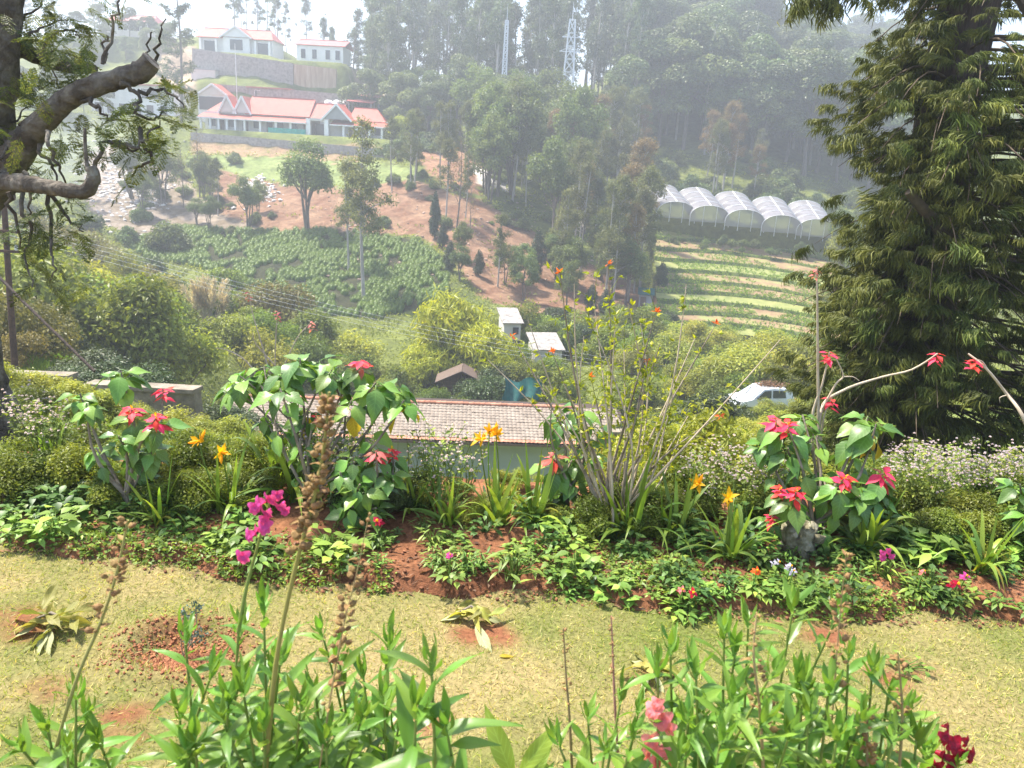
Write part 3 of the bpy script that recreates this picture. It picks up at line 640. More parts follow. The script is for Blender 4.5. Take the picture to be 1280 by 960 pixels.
OCHRE = noise_mat('stained_wall', [(.3, (.32, .20, .12)), (.55, (.45, .33, .22)), (.75, (.55, .45, .36))], 1.0, 6, bump=.4, stretch=(2.5, 2.5, .25))
TEALM = plain('teal_sheet', (.015, .34, .29), .55, .25, 2.0); DTEAL = plain('dark_teal_net', (.01, .09, .08), .7, .4, 3.0)
STEEL = plain('galvanised_steel', (.66, .68, .69), .45, .1, metallic=.3); RUST = noise_mat('rusty_iron', [(.3, (.05, .03, .025)), (.7, (.13, .07, .05))], 8, bump=.3)
CONC = noise_mat('weathered_concrete', [(.25, (.10, .085, .065)), (.55, (.24, .20, .15)), (.8, (.36, .32, .26))], 3.5, 8, bump=.6, bscale=12, dist=.03)
def part(root, name, mb, mats): return link(name, mb.mesh(name, mats), root)
def wins(root, xs, y, z0, z1, w, frame=TRIM, glass=GLASS, name='window'):
    for x in xs:
        o = part(root, name, MB().box((x, y, (z0+z1)/2), (w, .08, z1-z0)), glass)
        fr = MB()
        for a in (x-w/2, x+w/2): fr.box((a, y-.03, (z0+z1)/2), (.08, .10, z1-z0+.16))
        fr.box((x, y-.034, z1+.04), (w, .10, .08)); fr.box((x, y-.034, z0-.04), (w, .12, .08)); part(o, 'frame', fr, frame)
def gable_roof(root, x0, x1, ye, yr, yb, ze, zr, mat=REDROOF, hip=(0, 0), t=.14, ov=.35):
    """front slope, back slope and ends of a roof with its ridge along x"""
    a, b = x0+hip[0], x1-hip[1]
    part(root, 'roof', MB().slab([(x0-ov, ye-ov, ze), (x1+ov, ye-ov, ze), (b, yr, zr), (a, yr, zr)], t).slab([(x1+ov, yb+ov, ze), (x0-ov, yb+ov, ze), (a, yr+.003, zr), (b, yr+.003, zr)], t)
         .slab([(x1+ov, ye-ov, ze), (x1+ov, yb+ov, ze), (b, yr, zr)], .05).slab([(x0-ov, yb+ov, ze), (x0-ov, ye-ov, ze), (a, yr, zr)], .05) if hip[0] or hip[1] else
         MB().slab([(x0-ov, ye-ov, ze), (x1+ov, ye-ov, ze), (x1+ov, yr, zr), (x0-ov, yr, zr)], t).slab([(x1+ov, yb+ov, ze), (x0-ov, yb+ov, ze), (x0-ov, yr+.003, zr), (x1+ov, yr+.003, zr)], t), mat)
    part(root, 'ridge_cap', MB().bar((a-.1, yr, zr+.03), (b+.1, yr, zr+.03), .3, .14), mat)
def front_gable(root, xc, hw, yf, yb, ze, za, mat=REDROOF, wall=TRIM, open_=False):
    if not open_: part(root, 'gable', MB().slab([(xc-hw, yf, ze), (xc+hw, yf, ze), (xc, yf, za)], -.2), wall)
    part(root, 'roof', MB().slab([(xc-hw-.3, yf-.4, ze-.2), (xc, yf-.4, za+.1), (xc, yb, za+.1), (xc-hw-.3, yb, ze-.2)][::-1], .12).slab([(xc+hw+.3, yf-.4, ze-.2), (xc, yf-.4, za+.1), (xc, yb, za+.1), (xc+hw+.3, yb, ze-.2)], .12), mat)
    for s_ in (-1, 1): part(root, 'bargeboard', MB().bar((xc+s_*(hw+.32), yf-.46, ze-.27), (xc, yf-.46, za+.06), .1, .34), TRIM)
# ------------------------------------------------------------------ the long veranda house
h = thing('veranda_house', 'long white veranda house with salmon-red sheet roofs and twin gables', 'house', tuple(MAIN-np.array((0, 0, .15))), R(-2))
part(h, 'wall', MB().box((-7.6, 6.2, 1.8), (20.4, 7.2, 3.6)).box((11.0, 6.6, 1.75), (13.2, 6.6, 3.5)), WHITE)
part(h, 'plinth', MB().box((0, 4.6, -.2), (37, 11, .5)), STONE)
gable_roof(h, -9.4, 2.4, 2.3, 6.2, 10, 3.5, 6.9); gable_roof(h, 2.75, 8.3, 2.5, 6.2, 10, 3.4, 6.3); gable_roof(h, 10.5, 17.0, 2.7, 6.2, 10, 3.35, 5.9, hip=(0, 2.2)); gable_roof(h, -17.2, -9.8, 3.0, 6.4, 10, 3.5, 6.0, hip=(2, 0))
for xc in (-13.1, -10.2): front_gable(h, xc, 1.45, 2.25, 6.2, 3.55, 6.5, wall=CREAM)
front_gable(h, 8.55, 2.6, .1, 6.0, 3.3, 5.9, wall=GREYW)
for x0, x1 in ((-18.0, 2.8), (7.3, 18.3)):
    part(h, 'veranda_roof', MB().slab([(x0, -.5, 2.35), (x1, -.5, 2.35), (x1, 2.6, 3.28), (x0, 2.6, 3.28)], .1), REDROOF)
    part(h, 'fascia', MB().bar((x0, -.53, 2.27), (x1, -.53, 2.27), .06, .22), TRIM)
for x in (-17.4, -15.6, -14.0, -12.4, -10.8, -9.0, -6.0, -3.0, -.2, 9.9, 12.4, 14.8, 17.2): part(h, 'column', MB().box((x, -.1, 1.12), (.36, .36, 2.3)), TRIM)
for x, w in ((3.1, .8), (6.6, .8)): part(h, 'porch_pier', MB().box((x, .3, 1.6), (w, .8, 3.2)), TRIM)
part(h, 'porch_lintel', MB().box((4.9, .3, 3.08), (2.7, .6, .5)), CREAM)
for x in (-14.6, -9.9, -5.2, 2.0, 10.8, 13.6): part(h, 'door', MB().box((x, 2.57, 1.05), (1.1, .08, 2.1)), DOORM)
part(h, 'door', MB().box((4.9, 2.9, 1.2), (2.6, .2, 2.4)), GLASS)
wins(h, (-16.4, -12.6, -7.6, -3.2, -.6), 2.56, .9, 2.2, 1.5); wins(h, (12.2, 15.6), 3.26, .9, 2.2, 1.3)
for xa, xb in ((7.0, 8.55), (8.55, 10.1)): part(h, 'gable_truss', MB().bar((xa, -.02, 3.5), (xb, -.02, 4.7), .1, .12), TRIM)
tarp = MB()
V, F = grid(np.linspace(-4.4, 2.8, 40), np.linspace(0, 1.15, 6), lambda X, Z: (X, -.5+.08*np.sin(X*5)+.03*np.sin(X*17), Z+.0)); tarp.add(V, F)
o = tag(link('tarpaulin', tarp.mesh('tarpaulin', TEALM)), 'teal tarpaulin strung along the veranda of the long house', 'tarpaulin'); o.location = h.location; o.rotation_euler = h.rotation_euler
# ------------------------------------------------------------------ upper houses
h = thing('gabled_house', 'white upper house with broad central gable and orange-red roof', 'house', tuple(UPPER), R(-3))
part(h, 'wall', MB().box((0, 4, 1.9), (17, 7, 3.8)), WHITE); gable_roof(h, -8.5, 8.5, .2, 4, 7.6, 3.7, 6.1, hip=(0, 1.5)); front_gable(h, .6, 3.4, -.6, 4, 3.9, 6.0, wall=WHITE)
part(h, 'porch', MB().box((.6, 0, 1.9), (6.0, 1.0, 3.8)), WHITE); wins(h, (.6,), -.52, 1.2, 3.4, 3.0)
for x in (-7.8, -4.2, 4.8, 8.0): part(h, 'column', MB().box((x, -.1, 1.6), (.45, .45, 3.4)), TRIM)
wins(h, (-6.0, 6.4), .45, .6, 3.0, 2.6)
h = thing('small_house', 'small white house with flat-sided red roof and four windows', 'house', tuple(SMALLH), R(-3))
part(h, 'wall', MB().box((0, 3, 1.9), (10.4, 6, 3.8)), WHITE); gable_roof(h, -5.4, 5.4, 0, 3.4, 6.4, 3.8, 5.3, PINKROOF); wins(h, (-3.7, -1.2, 1.8, 4.0), -.03, 1.0, 2.9, 1.1)
h = thing('ridge_house', 'topmost pale house with long pink roof and row of windows', 'house', tuple(TOPH), R(-5))
part(h, 'wall', MB().box((0, 4, 2.2), (13, 7, 4.4)), CREAM); gable_roof(h, -6.6, 6.6, .2, 4, 7.8, 4.3, 6.2, PINKROOF, hip=(3, 1)); wins(h, tuple(np.linspace(-5.4, 5.6, 8)), .46, 2.2, 3.7, 1.0)
part(h, 'base_wall', MB().box((0, 3.4, -.6), (14, 9, 2.0)), STONE)
h = thing('side_house', 'white flat-fronted house partly hidden behind the open conifer', 'house', tuple(SIDEH), R(-3))
part(h, 'wall', MB().box((0, 4, 3.0), (17, 7, 6.0)), WHITE); part(h, 'roof', MB().box((0, 3.8, 6.1), (18, 8.2, .25)), REDROOF); wins(h, (-7, -4.5, -2, 1, 3.6, 6.4), .46, .5, 2.4, 1.5); wins(h, (-5.5, 4.2), .46, 3.6, 5.4, 4.4)
p = on(268, 163); h = thing('shuttered_house', 'gable-ended house with grey shutter behind the veranda house', 'house', tuple(p), R(-3))
part(h, 'wall', MB().box((0, 3, 2.6), (6.4, 6, 5.6)), WHITE); front_gable(h, 0, 3.2, 0, 6, 5.4, 7.4, wall=CREAM); part(h, 'shutter', MB().box((-.3, -.04, 3.8), (5.2, .1, 2.5)), SHUT)
p = P(337, 125, 166); h = thing('flat_outbuilding', 'low grey outbuilding with thin red roof edge behind the veranda house', 'outbuilding', tuple(p), R(-3))
part(h, 'wall', MB().box((0, 2, -.4), (8.4, 4, 5.2)), GREYW); part(h, 'roof', MB().box((0, 1.9, 2.28), (9.4, 4.8, .22)), PINKROOF); wins(h, (-2.2, 2.2), -.03, .6, 1.7, 1.6)
for q in (411, 422, 434):
    p = P(q, 134, 164); t_ = thing('water_tank', 'white plastic water tank in the row behind the veranda house', 'water tank', tuple(p), 0, 'water tanks behind the veranda house')
    a = np.linspace(0, 1, 8); part(t_, 'body', MB().tube([(0, 0, z) for z in (-1.4, 0, .3, .33, .6, .63, .95, 1.2, 1.35)], [.9, .9, .9, .94, .94, .9, .9, .75, .4], 14), TRIM); part(t_, 'lid', MB().tube([(0, 0, 1.33), (0, 0, 1.45)], .32, 12), GREYW)
for q, w, Y in ((452, 136, 160), (462, 129, 164)):
    p = P(q, w, Y); t_ = thing('open_shed', 'open red-roofed shed beside the water tanks'+(' on the lower step' if q == 452 else ' on the upper step'), 'shed', tuple(p), R(-3))
    part(t_, 'roof', MB().slab([(-2.6, -1.6, 1.3), (2.6, -1.6, 1.1), (2.6, 1.6, 1.7), (-2.6, 1.6, 1.9)], .1), PINKROOF)
    for x in (-2.2, 2.2):
        for y in (-1.3, 1.3): part(t_, 'post', MB().box((x, y, -.3), (.16, .16, 3.2)), GREYW)
# flag pole between the gables
p = on(298, 158); tag(link('flag_pole', MB().tube([(p[0], p[1], p[2]-1), (p[0], p[1], p[2]+16)], [.09, .05], 6).mesh('flag_pole', TRIM)), 'tall white pole rising behind the twin gables', 'pole')
# ------------------------------------------------------------------ retaining walls
def wallpx(name, label, rows, mat, th=.8, sink=1.2):
    """rows: (px, py top, py bottom, distance)"""
    rows = [(a, b, c, min(Y, hit(a, c, 60)[1])) for a, b, c, Y in rows]
    top = [P(a, b, Y) for a, b, c, Y in rows]; bot = [P(a, c, Y)-np.array((0, 0, sink)) for a, b, c, Y in rows]; mb = MB(); n = len(rows); back = np.array((0, th, 0))
    V = np.array(top+bot+[q+back for q in top]+[q+back for q in bot]); F = []
    for i in range(n-1): F += [(n+i, n+i+1, i+1, i), (i, i+1, 2*n+i+1, 2*n+i), (2*n+i, 2*n+i+1, 3*n+i+1, 3*n+i)]
    F += [(0, 2*n, 3*n, n), (n-1, 2*n-1, 4*n-1, 3*n-1)]
    return tag(link(name, mb.add(V, F, 0, None, False).mesh(name, mat)), label, 'wall')
wallpx('retaining_wall', 'stone retaining wall below the broad-gabled upper house', [(240, 60, 90, 179), (300, 69, 95, 179), (366, 79, 106, 179)], STONE)
wallpx('retaining_wall', 'orange-streaked retaining wall below the small house', [(367, 80, 104, 176), (420, 86, 110, 176)], OCHRE)
wallpx('retaining_wall', 'long grey stone wall behind the veranda house roof', [(270, 105, 124, 167), (350, 111, 130, 167), (445, 119, 138, 167)], STONE)
wallpx('garden_wall', 'low stone wall along the yard of the veranda house', [(238, 165, 175, 144), (330, 173, 183, 143), (420, 181, 191, 142), (490, 187, 197, 142)], STONE, .5)
p = P(254, 96, 172); o = thing('concrete_tank', 'pale concrete tank on the terrace above the veranda house', 'tank', tuple(p), R(-3)); part(o, 'body', MB().box((0, 1.5, -.6), (5.2, 3, 4.0)), CREAM); part(o, 'lid', MB().box((0, 1.5, 1.5), (5.5, 3.2, .2)), GREYW)
# ------------------------------------------------------------------ lattice masts
def mast(name, label, base, hgt, w0, w1, nseg, arms=()):
    r_ = thing(name, label, 'mast', tuple(base)); c4 = [(-1, -1), (1, -1), (1, 1), (-1, 1)]
    W = lambda z: (w0+(w1-w0)*z/hgt)/2
    for cx, cyy in c4: part(r_, 'leg', MB().bar((cx*w0/2, cyy*w0/2, -1), (cx*w1/2, cyy*w1/2, hgt), .22), STEEL)
    zs = hgt*(1-(1-np.linspace(0, 1, nseg+1))**1.0); br = MB()
    for i in range(nseg):
        for k in range(4):
            a, b = c4[k], c4[(k+1) % 4]; z0, z1 = zs[i], zs[i+1]
            A = (a[0]*W(z0), a[1]*W(z0), z0); B_ = (b[0]*W(z1), b[1]*W(z1), z1); C_ = (b[0]*W(z0), b[1]*W(z0), z0); D_ = (a[0]*W(z1), a[1]*W(z1), z1)
            br.bar(A, B_, .11); br.bar(C_, D_, .11); br.bar(D_, B_, .10)
    part(r_, 'bracing', br, STEEL)
    for z, wd in arms: part(r_, 'cross_arm', MB().bar((-wd, 0, z), (wd, 0, z), .16).bar((-wd, 0, z), (0, 0, z+.9), .08).bar((wd, 0, z), (0, 0, z+.9), .08), STEEL)
    part(r_, 'tip', MB().tube([(0, 0, hgt-.3), (0, 0, hgt+3)], [.08, .03], 5), STEEL)
mast('lattice_tower', 'tall steel lattice tower tapering upward before the wooded hill', on(703, 156), 25, 3.3, 1.0, 11, ((19.5, 2.0), (22, 1.7)))
mast('lattice_mast', 'slim steel lattice mast rising from the eucalyptus stand', on(626, 163), 23, 1.3, .5, 18)
# ------------------------------------------------------------------ plastic tunnels
m, n, l, b = nt('tunnel_film'); b.inputs['Base Color'].default_value = (.74, .73, .76, 1); b.inputs['Roughness'].default_value = .4
tc = n.new('ShaderNodeTexCoord'); nz = n.new('ShaderNodeTexNoise'); nz.inputs['Scale'].default_value = .8; nz.inputs['Detail'].default_value = 6; l.new(tc.outputs['Object'], nz.inputs[0]); rp = ramp(n, [(.3, (.20, .19, .205)), (.7, (.38, .365, .39))]); l.new(nz.outputs[0], rp.inputs[0]); l.new(rp.outputs[0], b.inputs['Base Color'])
tr = n.new('ShaderNodeBsdfTranslucent'); tr.inputs[0].default_value = (.5, .5, .5, 1); mx = n.new('ShaderNodeMixShader'); mx.inputs[0].default_value = .35; l.new(b.outputs[0], mx.inputs[1]); l.new(tr.outputs[0], mx.inputs[2]); l.new(mx.outputs[0], n['Material Output'].inputs[0]); FILM = m
m, n, l, b = nt('tunnel_net'); b.inputs['Base Color'].default_value = (.34, .33, .31, 1); b.inputs['Roughness'].default_value = .8
tp = n.new('ShaderNodeBsdfTransparent'); mx = n.new('ShaderNodeMixShader'); mx.inputs[0].default_value = .38; l.new(b.outputs[0], mx.inputs[1]); l.new(tp.outputs[0], mx.inputs[2]); l.new(mx.outputs[0], n['Material Output'].inputs[0]); NET = m
ends = ('first plastic tunnel, next to the rusty trees', 'second plastic tunnel of the row on the terrace', 'middle plastic tunnel of the row on the terrace', 'fourth plastic tunnel, taller front hung with netting', 'last plastic tunnel, half behind green trees')
for i, (q, ya, yf) in enumerate(((845, 252, 268), (887, 257, 273), (931, 262, 279), (977, 269, 286), (1021, 274, 291))):
    Yf = 121-.6*i; A = P(q, ya, Yf); base = P(q, yf, Yf); hh = A[2]-base[2]; L = 11.0; rise = 2.3; hw = 3.0
    t_ = thing('plastic_tunnel', 'white '+ends[i], 'greenhouse', tuple(base), R(4-3*i))
    th = np.linspace(0, np.pi, 17); sv = np.linspace(0, 1, 9)
    def arch(s_, k=1.0): return np.stack([np.cos(th)*hw*k, np.full(17, s_*L), np.sin(th)**.8*hh*k+rise*s_], 1)
    V = np.concatenate([arch(s_) for s_ in sv]); jj = np.arange(16)[None]; ii = np.arange(8)[:, None]*17
    part(t_, 'cover', MB().add(V, np.stack([ii+jj, ii+jj+1, ii+18+jj, ii+17+jj], -1).reshape(-1, 4)), FILM)
    for s_ in np.linspace(0, 1, 5): part(t_, 'rib', MB().tube(arch(s_, 1.008), .05, 5), STEEL)
    part(t_, 'ridge_pipe', MB().tube([(0, 0, hh*1.02), (0, L, hh*1.02+rise)], .07, 5), TRIM)
    a0 = arch(0, .985); part(t_, 'end_net', MB().poly(np.vstack([a0, [(-hw, 0, -.6), (hw, 0, -.6)]])+np.array((0, .05, 0))), NET)
    for x in (-hw, -hw/3, hw/3, hw): part(t_, 'post', MB().tube([(x, -.02, -1.2), (x, -.02, hh*(1-abs(x/hw)**2.2)+.02)], .05, 5), STEEL)
# ------------------------------------------------------------------ terraced field
def ter_edge(i, q):
    s_ = (q-832)/228; py = (284+13*i)*(1-s_)+(319+12.2*i)*s_-7*np.sin(np.pi*np.clip(s_, 0, 1)); z = (-7.2-.86*i)*(1-s_)+(-9.6-.62*i)*s_
    return np.array([at_z(a, b_, c_) for a, b_, c_ in zip(q, py, z)])
TSOIL = noise_mat('terrace_soil', [(.3, (.17, .10, .055)), (.5, (.25, .17, .09)), (.65, (.24, .25, .085))], .5, 6, bump=.5)
TGRASS = noise_mat('terrace_grass', [(.3, (.06, .085, .025)), (.6, (.12, .15, .04)), (.8, (.24, .24, .09))], 1.2, 6, bump=.5)
TSTRAW = noise_mat('terrace_straw', [(.3, (.15, .18, .05)), (.55, (.24, .25, .08)), (.8, (.30, .27, .11))], .7, 6, bump=.5)
q = np.linspace(820, 1072, 46); NT = 10
E = [ter_edge(i, q+vnoise(q*.05, np.full(46, i*3.3), 1.0, 70)*3) for i in range(NT+1)]
croppts = []
for i in range(NT):
    a = E[i]; b_ = E[i+1]; foot = a.copy(); foot[:, 2] = b_[:, 2]+.42; foot[:, 1] -= .35+.1*np.sin(q*.2+i)          # riser foot below edge i, tread runs to edge i+1
    lip = a.copy(); lip[:, 2] += .12
    mb = MB(); k = len(q); jj = np.arange(k-1)
    V = np.vstack([lip, foot, b_]); mb.add(V, np.stack([k+jj, k+jj+1, jj+1, jj], -1), 1); mb.add(np.vstack([foot+np.array((0, 0, .004)), b_]), np.stack([k+jj, k+jj+1, jj+1, jj], -1), 0)
    o = struct('terrace', mb.mesh('terrace', [(TSTRAW, TSOIL, TSOIL)[i % 3], TGRASS]), 'cultivated hillside terrace with grassy riser'); croppts.append((foot, b_))
mb = MB()
for i, (f_, b_) in enumerate(croppts):
    if i in (1, 6, 8): dn = 120
    else: dn = 500
    t1 = rng.uniform(0, 44.9, dn); k0 = t1.astype(int); fr = (t1-k0)[:, None]; u_ = rng.uniform(.1, .95, dn)[:, None]
    A = f_[k0]*(1-fr)+f_[k0+1]*fr; Bq = b_[k0]*(1-fr)+b_[k0+1]*fr; C0 = A*(1-u_)+Bq*u_
    keep = (vnoise(C0[:, 0], C0[:, 1], .25, 80+i) > -.1); C0 = C0[keep]
    for k in range(5):
        d = unit(rng.standard_normal((len(C0), 3))*(1, 1, .4)+np.array((0, 0, .7))); mb.cards(C0+rng.standard_normal(C0.shape)*.08, d, unit(rng.standard_normal(C0.shape)+(0, 0, 1)), .34, .12)
    # tufts on the riser
    t1 = rng.uniform(0, 44.9, 420); k0 = t1.astype(int); fr = (t1-k0)[:, None]; u_ = rng.uniform(-.05, 1, 420)[:, None]; lip = E[i].copy(); lip[:, 2] += .1
    A = lip[k0]*(1-fr)+lip[k0+1]*fr; Bq = f_[k0]*(1-fr)+f_[k0+1]*fr; C0 = A*(1-u_)+Bq*u_
    for k in range(2): mb.cards(C0, unit(rng.standard_normal(C0.shape)*.5+np.array((0, -.4, .8))), unit(rng.standard_normal(C0.shape)+(0, -1, .3)), .32, .1)
o = link('terrace_crops', mb.mesh('terrace_crops', LM['crop'])); tag(o, 'rows of low crops and tufts covering the hillside terraces', 'crops', None, 'stuff')
# ------------------------------------------------------------------ tea field
TEAPOLY = [(150, 300), (215, 284), (330, 289), (430, 287), (520, 299), (560, 330), (562, 362), (540, 382), (470, 398), (400, 392), (350, 372), (300, 352), (250, 335), (180, 322)]
Yg, Xg = np.meshgrid(np.arange(66, 110, .56), np.arange(-56, 2, .56)); Xg = Xg+rng.uniform(-.21, .21, Xg.shape); Yg = Yg+rng.uniform(-.21, .21, Yg.shape)
Xf, Yf = Xg.ravel(), Yg.ravel(); Zf = H(Xf, Yf); pq = proj(np.stack([Xf, Yf, Zf], 1)); ins = poly_in(pq[0], pq[1], TEAPOLY)
wx = Xf+.8*vnoise(Xf, Yf, .9, 93); crack = np.minimum(np.abs(vnoise(wx, Yf, .16, 91)), np.abs(vnoise(wx, Yf, .25, 92)-.15)); ins &= (crack > .06) & (np.hypot(Xf-on(455, 84)[0], Yf-84) > .6)
C0 = np.stack([Xf, Yf, Zf], 1)[ins]; mb = MB()
rr = rng.uniform(.37, .43, len(C0)); hh = rng.uniform(.64, .68, len(C0))
Vi, Fi = ICO[1]; keepv = Vi.copy()
for c_, r_, h_ in zip(C0, rr, hh): mb.add(c_+Vi*np.array((r_, r_, h_*.94)), Fi, 0, .5)
npl = 26; idx = np.repeat(np.arange(len(C0)), npl); d = sphere_dirs(len(idx), .35); d[:, 2] = d[:, 2]**.5
p = C0[idx]+d*np.stack([rr[idx]*1.05, rr[idx]*1.05, hh[idx]], 1); N = unit(d*.5+np.array((0, 0, .8))+.5*rng.standard_normal(p.shape)); cr = rng.random(len(C0))
mb.cards(p, np.cross(N, rng.standard_normal(p.shape)), N, .14, .08, 0, np.clip(.8*rng.random(len(p))+.2*cr[idx], 0, 1))
o = link('tea_bushes', mb.mesh('tea_bushes', LM['tea'])); tag(o, 'carpet of low plucked tea bushes with dark picking paths', 'tea bushes', None, 'stuff')
# rubble heaps
for nm, lab, q0, q1, w0, w1, cnt in (('white_rubble', 'white rubble tipped down the red bank below the lawn', 305, 345, 222, 255, 260), ('grey_rubble', 'pale grey rubble spilled on the smoky slope', 110, 215, 185, 270, 620)):
    mb = MB()
    for i in range(cnt):
        p = hit(rng.normal((q0+q1)/2, (q1-q0)/4), rng.normal((w0+w1)/2, (w1-w0)/4), 80); s_ = rng.uniform(.1, .42); mb.ico(p, (s_, s_*rng.uniform(.6, 1.2), s_*.6), 0, rng.random(), .25)
    tag(link(nm, mb.mesh(nm, noise_mat(nm+'_stone', [(.3, (.42, .38, .35)), (.7, (.66, .62, .58))], 1.5, usernd=.25))), lab, 'rubble', None, 'stuff')
mb = MB()
for i in range(420):
    p = hit(rng.uniform(400, 800), rng.uniform(240, 350), 80); s_ = rng.uniform(.06, .28); mb.ico(p, (s_, s_*rng.uniform(.6, 1.2), s_*.6), 0, rng.random(), .25)
tag(link('loose_stones', mb.mesh('loose_stones', noise_mat('earth_stone', [(.3, (.22, .13, .09)), (.7, (.45, .34, .27))], 1.5, usernd=.3))), 'loose stones and clods strewn over the red soil bank', 'stones', None, 'stuff')
# ------------------------------------------------------------------ tiled building in the valley
TILE = noise_mat('clay_tile', [(.25, (.17, .135, .105)), (.5, (.245, .20, .16)), (.75, (.31, .26, .21))], 1.1, 8, rough=.85, bump=.3, bscale=20, usernd=.09)
TILER = noise_mat('clay_tile_red', [(.3, (.36, .15, .09)), (.7, (.48, .24, .16))], 3, usernd=.2)
PALEB = plain('pale_blue_wall', (.36, .43, .46), .8, .1, .7)
eave = P(520, 549, 37.5); ridge = P(520, 503, 41.2); run = 3.7; rise = ridge[2]-eave[2]; LX = 10.2
h = thing('tiled_building', 'low pale-blue building with weathered brown tiled roof below the garden', 'building', (eave[0], eave[1]+.5, eave[2]-3.2), R(4.4))
ez = 3.2; part(h, 'wall', MB().box((.6, run-.05, 1.55), (2*LX-.4, 2*run-1.1, 3.1)), PALEB)
sl = math.hypot(run, rise); ux = np.array((0, run/sl, rise/sl)); nrm = np.array((0, -rise/sl, run/sl))
part(h, 'roof_deck', MB().slab([(-LX, -.48, ez-.08), (LX+1.2, -.48, ez-.08), (LX+1.2, run-.5, ez-.08+rise), (-LX, run-.5, ez-.08+rise)], .1).slab([(LX+1.2, 2*run-.5, ez-.08), (-LX, 2*run-.5, ez-.08), (-LX, run-.497, ez-.08+rise), (LX+1.2, run-.497, ez-.08+rise)], .1), BARKD)
def tile_rows(rows, mat):
    mb = MB(); wc = .225; nx = int((2*LX+1.2)/wc); rl = sl/13
    prof = np.array([(-.5, 0), (-.3, .022), (-.05, .032), (.2, .02), (.5, 0)])
    for r_ in rows:
        for k in range(nx):
            x = -LX+(k+.5)*wc; j = rng.normal(0, .006, 3); o = np.array((x, -.5, ez))+ux*(r_*rl-.03+j[0])+nrm*(.02+j[1])
            a = [o+np.array((u_*wc, 0, 0))+nrm*v_ for u_, v_ in prof]; b_ = [q_+ux*(rl+.06)-nrm*(.03) for q_ in a]
            mb.add(a+b_, [(i, i+1, i+6, i+5) for i in range(4)]+[(0, 1, 3, 4), (1, 2, 3, 3)][:1], 0, rng.random(), False)
    return mb
o = part(h, 'roof_tiles', tile_rows(range(1, 13), TILE), TILE); o['kind'] = 'stuff'
o = part(h, 'eave_tiles', tile_rows(range(0, 1), TILER), TILER); o['kind'] = 'stuff'
rc = MB()
for k in range(62): x = -LX+.15+k*.31; rc.tube([(x, run-.5, ez+rise+.04), (x+.32, run-.5, ez+rise+.04)], [.10, .125], 8, 0, rng.random())
o = part(h, 'ridge_tiles', rc, TILER); o['kind'] = 'stuff'
part(h, 'gutter_board', MB().box((.6, -.55, ez-.13), (2*LX+1.2, .05, .12)), DOORM)
for x in (-6, -2, 2.5, 7): part(h, 'window', MB().box((x, .62-.05, 1.3), (1.3, .08, 1.1)), GLASS)
# ------------------------------------------------------------------ parapets, pole, wires
def parapet(label, a, b_, hgt, th=.28):
    a = np.asarray(a); b_ = np.asarray(b_); mb = MB(); L = np.linalg.norm(b_-a); r_ = thing('parapet', label, 'wall', tuple(a)); d = b_-a
    part(r_, 'wall', MB().bar((0, 0, -hgt*.75), d+np.array((0, 0, -hgt*.75)), th, hgt*1.5), CONC); part(r_, 'coping', MB().bar((0, 0, .05), d+np.array((0, 0, .05)), th+.12, .10), CONC)
parapet('short weathered concrete parapet beside the iron pole', P(4, 469, 19.5), P(92, 472, 19.2), .5)
parapet('weathered concrete parapet behind the poinsettias with a broken end', P(112, 482, 17.5), P(248, 490, 17.0), .55)
parapet('mossy concrete parapet below the parked car', P(745, 541, 29), P(928, 540, 30), .45)
pb = on(19, 21.5, 465); top = P(4, 238, 21.5)
r_ = thing('iron_pole', 'rusty iron utility pole with angle cross-arms beyond the parapet', 'pole', (pb[0], pb[1], pb[2])); v = top-pb
part(r_, 'shaft', MB().tube([np.zeros(3)-(0, 0, .5), v*.5, v*1.25], [.10, .085, .07], 8), RUST)
for k, w_ in ((1.0, .55), (.80, .45), (.70, .4), (1.16, .6)):
    part(r_, 'cross_arm', MB().bar(v*k+np.array((-w_, -.1, 0)), v*k+np.array((w_, -.1, 0)), .07, .07), RUST)
    for s_ in (-1, 1): part(r_, 'insulator', MB().tube([v*k+np.array((s_*w_*.85, -.1, z)) for z in (.03, .08, .1, .16, .2)], [.03, .06, .04, .055, .02], 8), CREAM)
part(r_, 'bracket', MB().bar(v*.93, v*.93+np.array((.32, 0, .18)), .05).bar(v*.93+np.array((.32, 0, .18)), v*.93+np.array((.30, 0, .45)), .05), RUST)
a = P(-60, 286, 20); b_ = P(118, 464, 18.0); tag(link('guy_cable', MB().tube([a, (a+b_)/2-np.array((0, 0, .05)), b_], .036, 6).mesh('guy_cable', BARKD)), 'thick black guy cable slanting down behind the parapet', 'cable')
WIRE = plain('bare_wire', (.55, .56, .57), .5)
for k in range(4):
    a = P(-40, 262+k*6, 46); b_ = P(930, 470+k*5, 62); t = np.linspace(0, 1, 30)[:, None]; pts = a+(b_-a)*t; pts[:, 2] -= (np.sin(np.pi*t)*1.3)[:, 0]
    tag(link('power_line', MB().tube(pts, .008, 4).mesh('power_line', WIRE)), 'thin pale power line sagging across the valley thicket', 'power line', 'power lines across the valley')
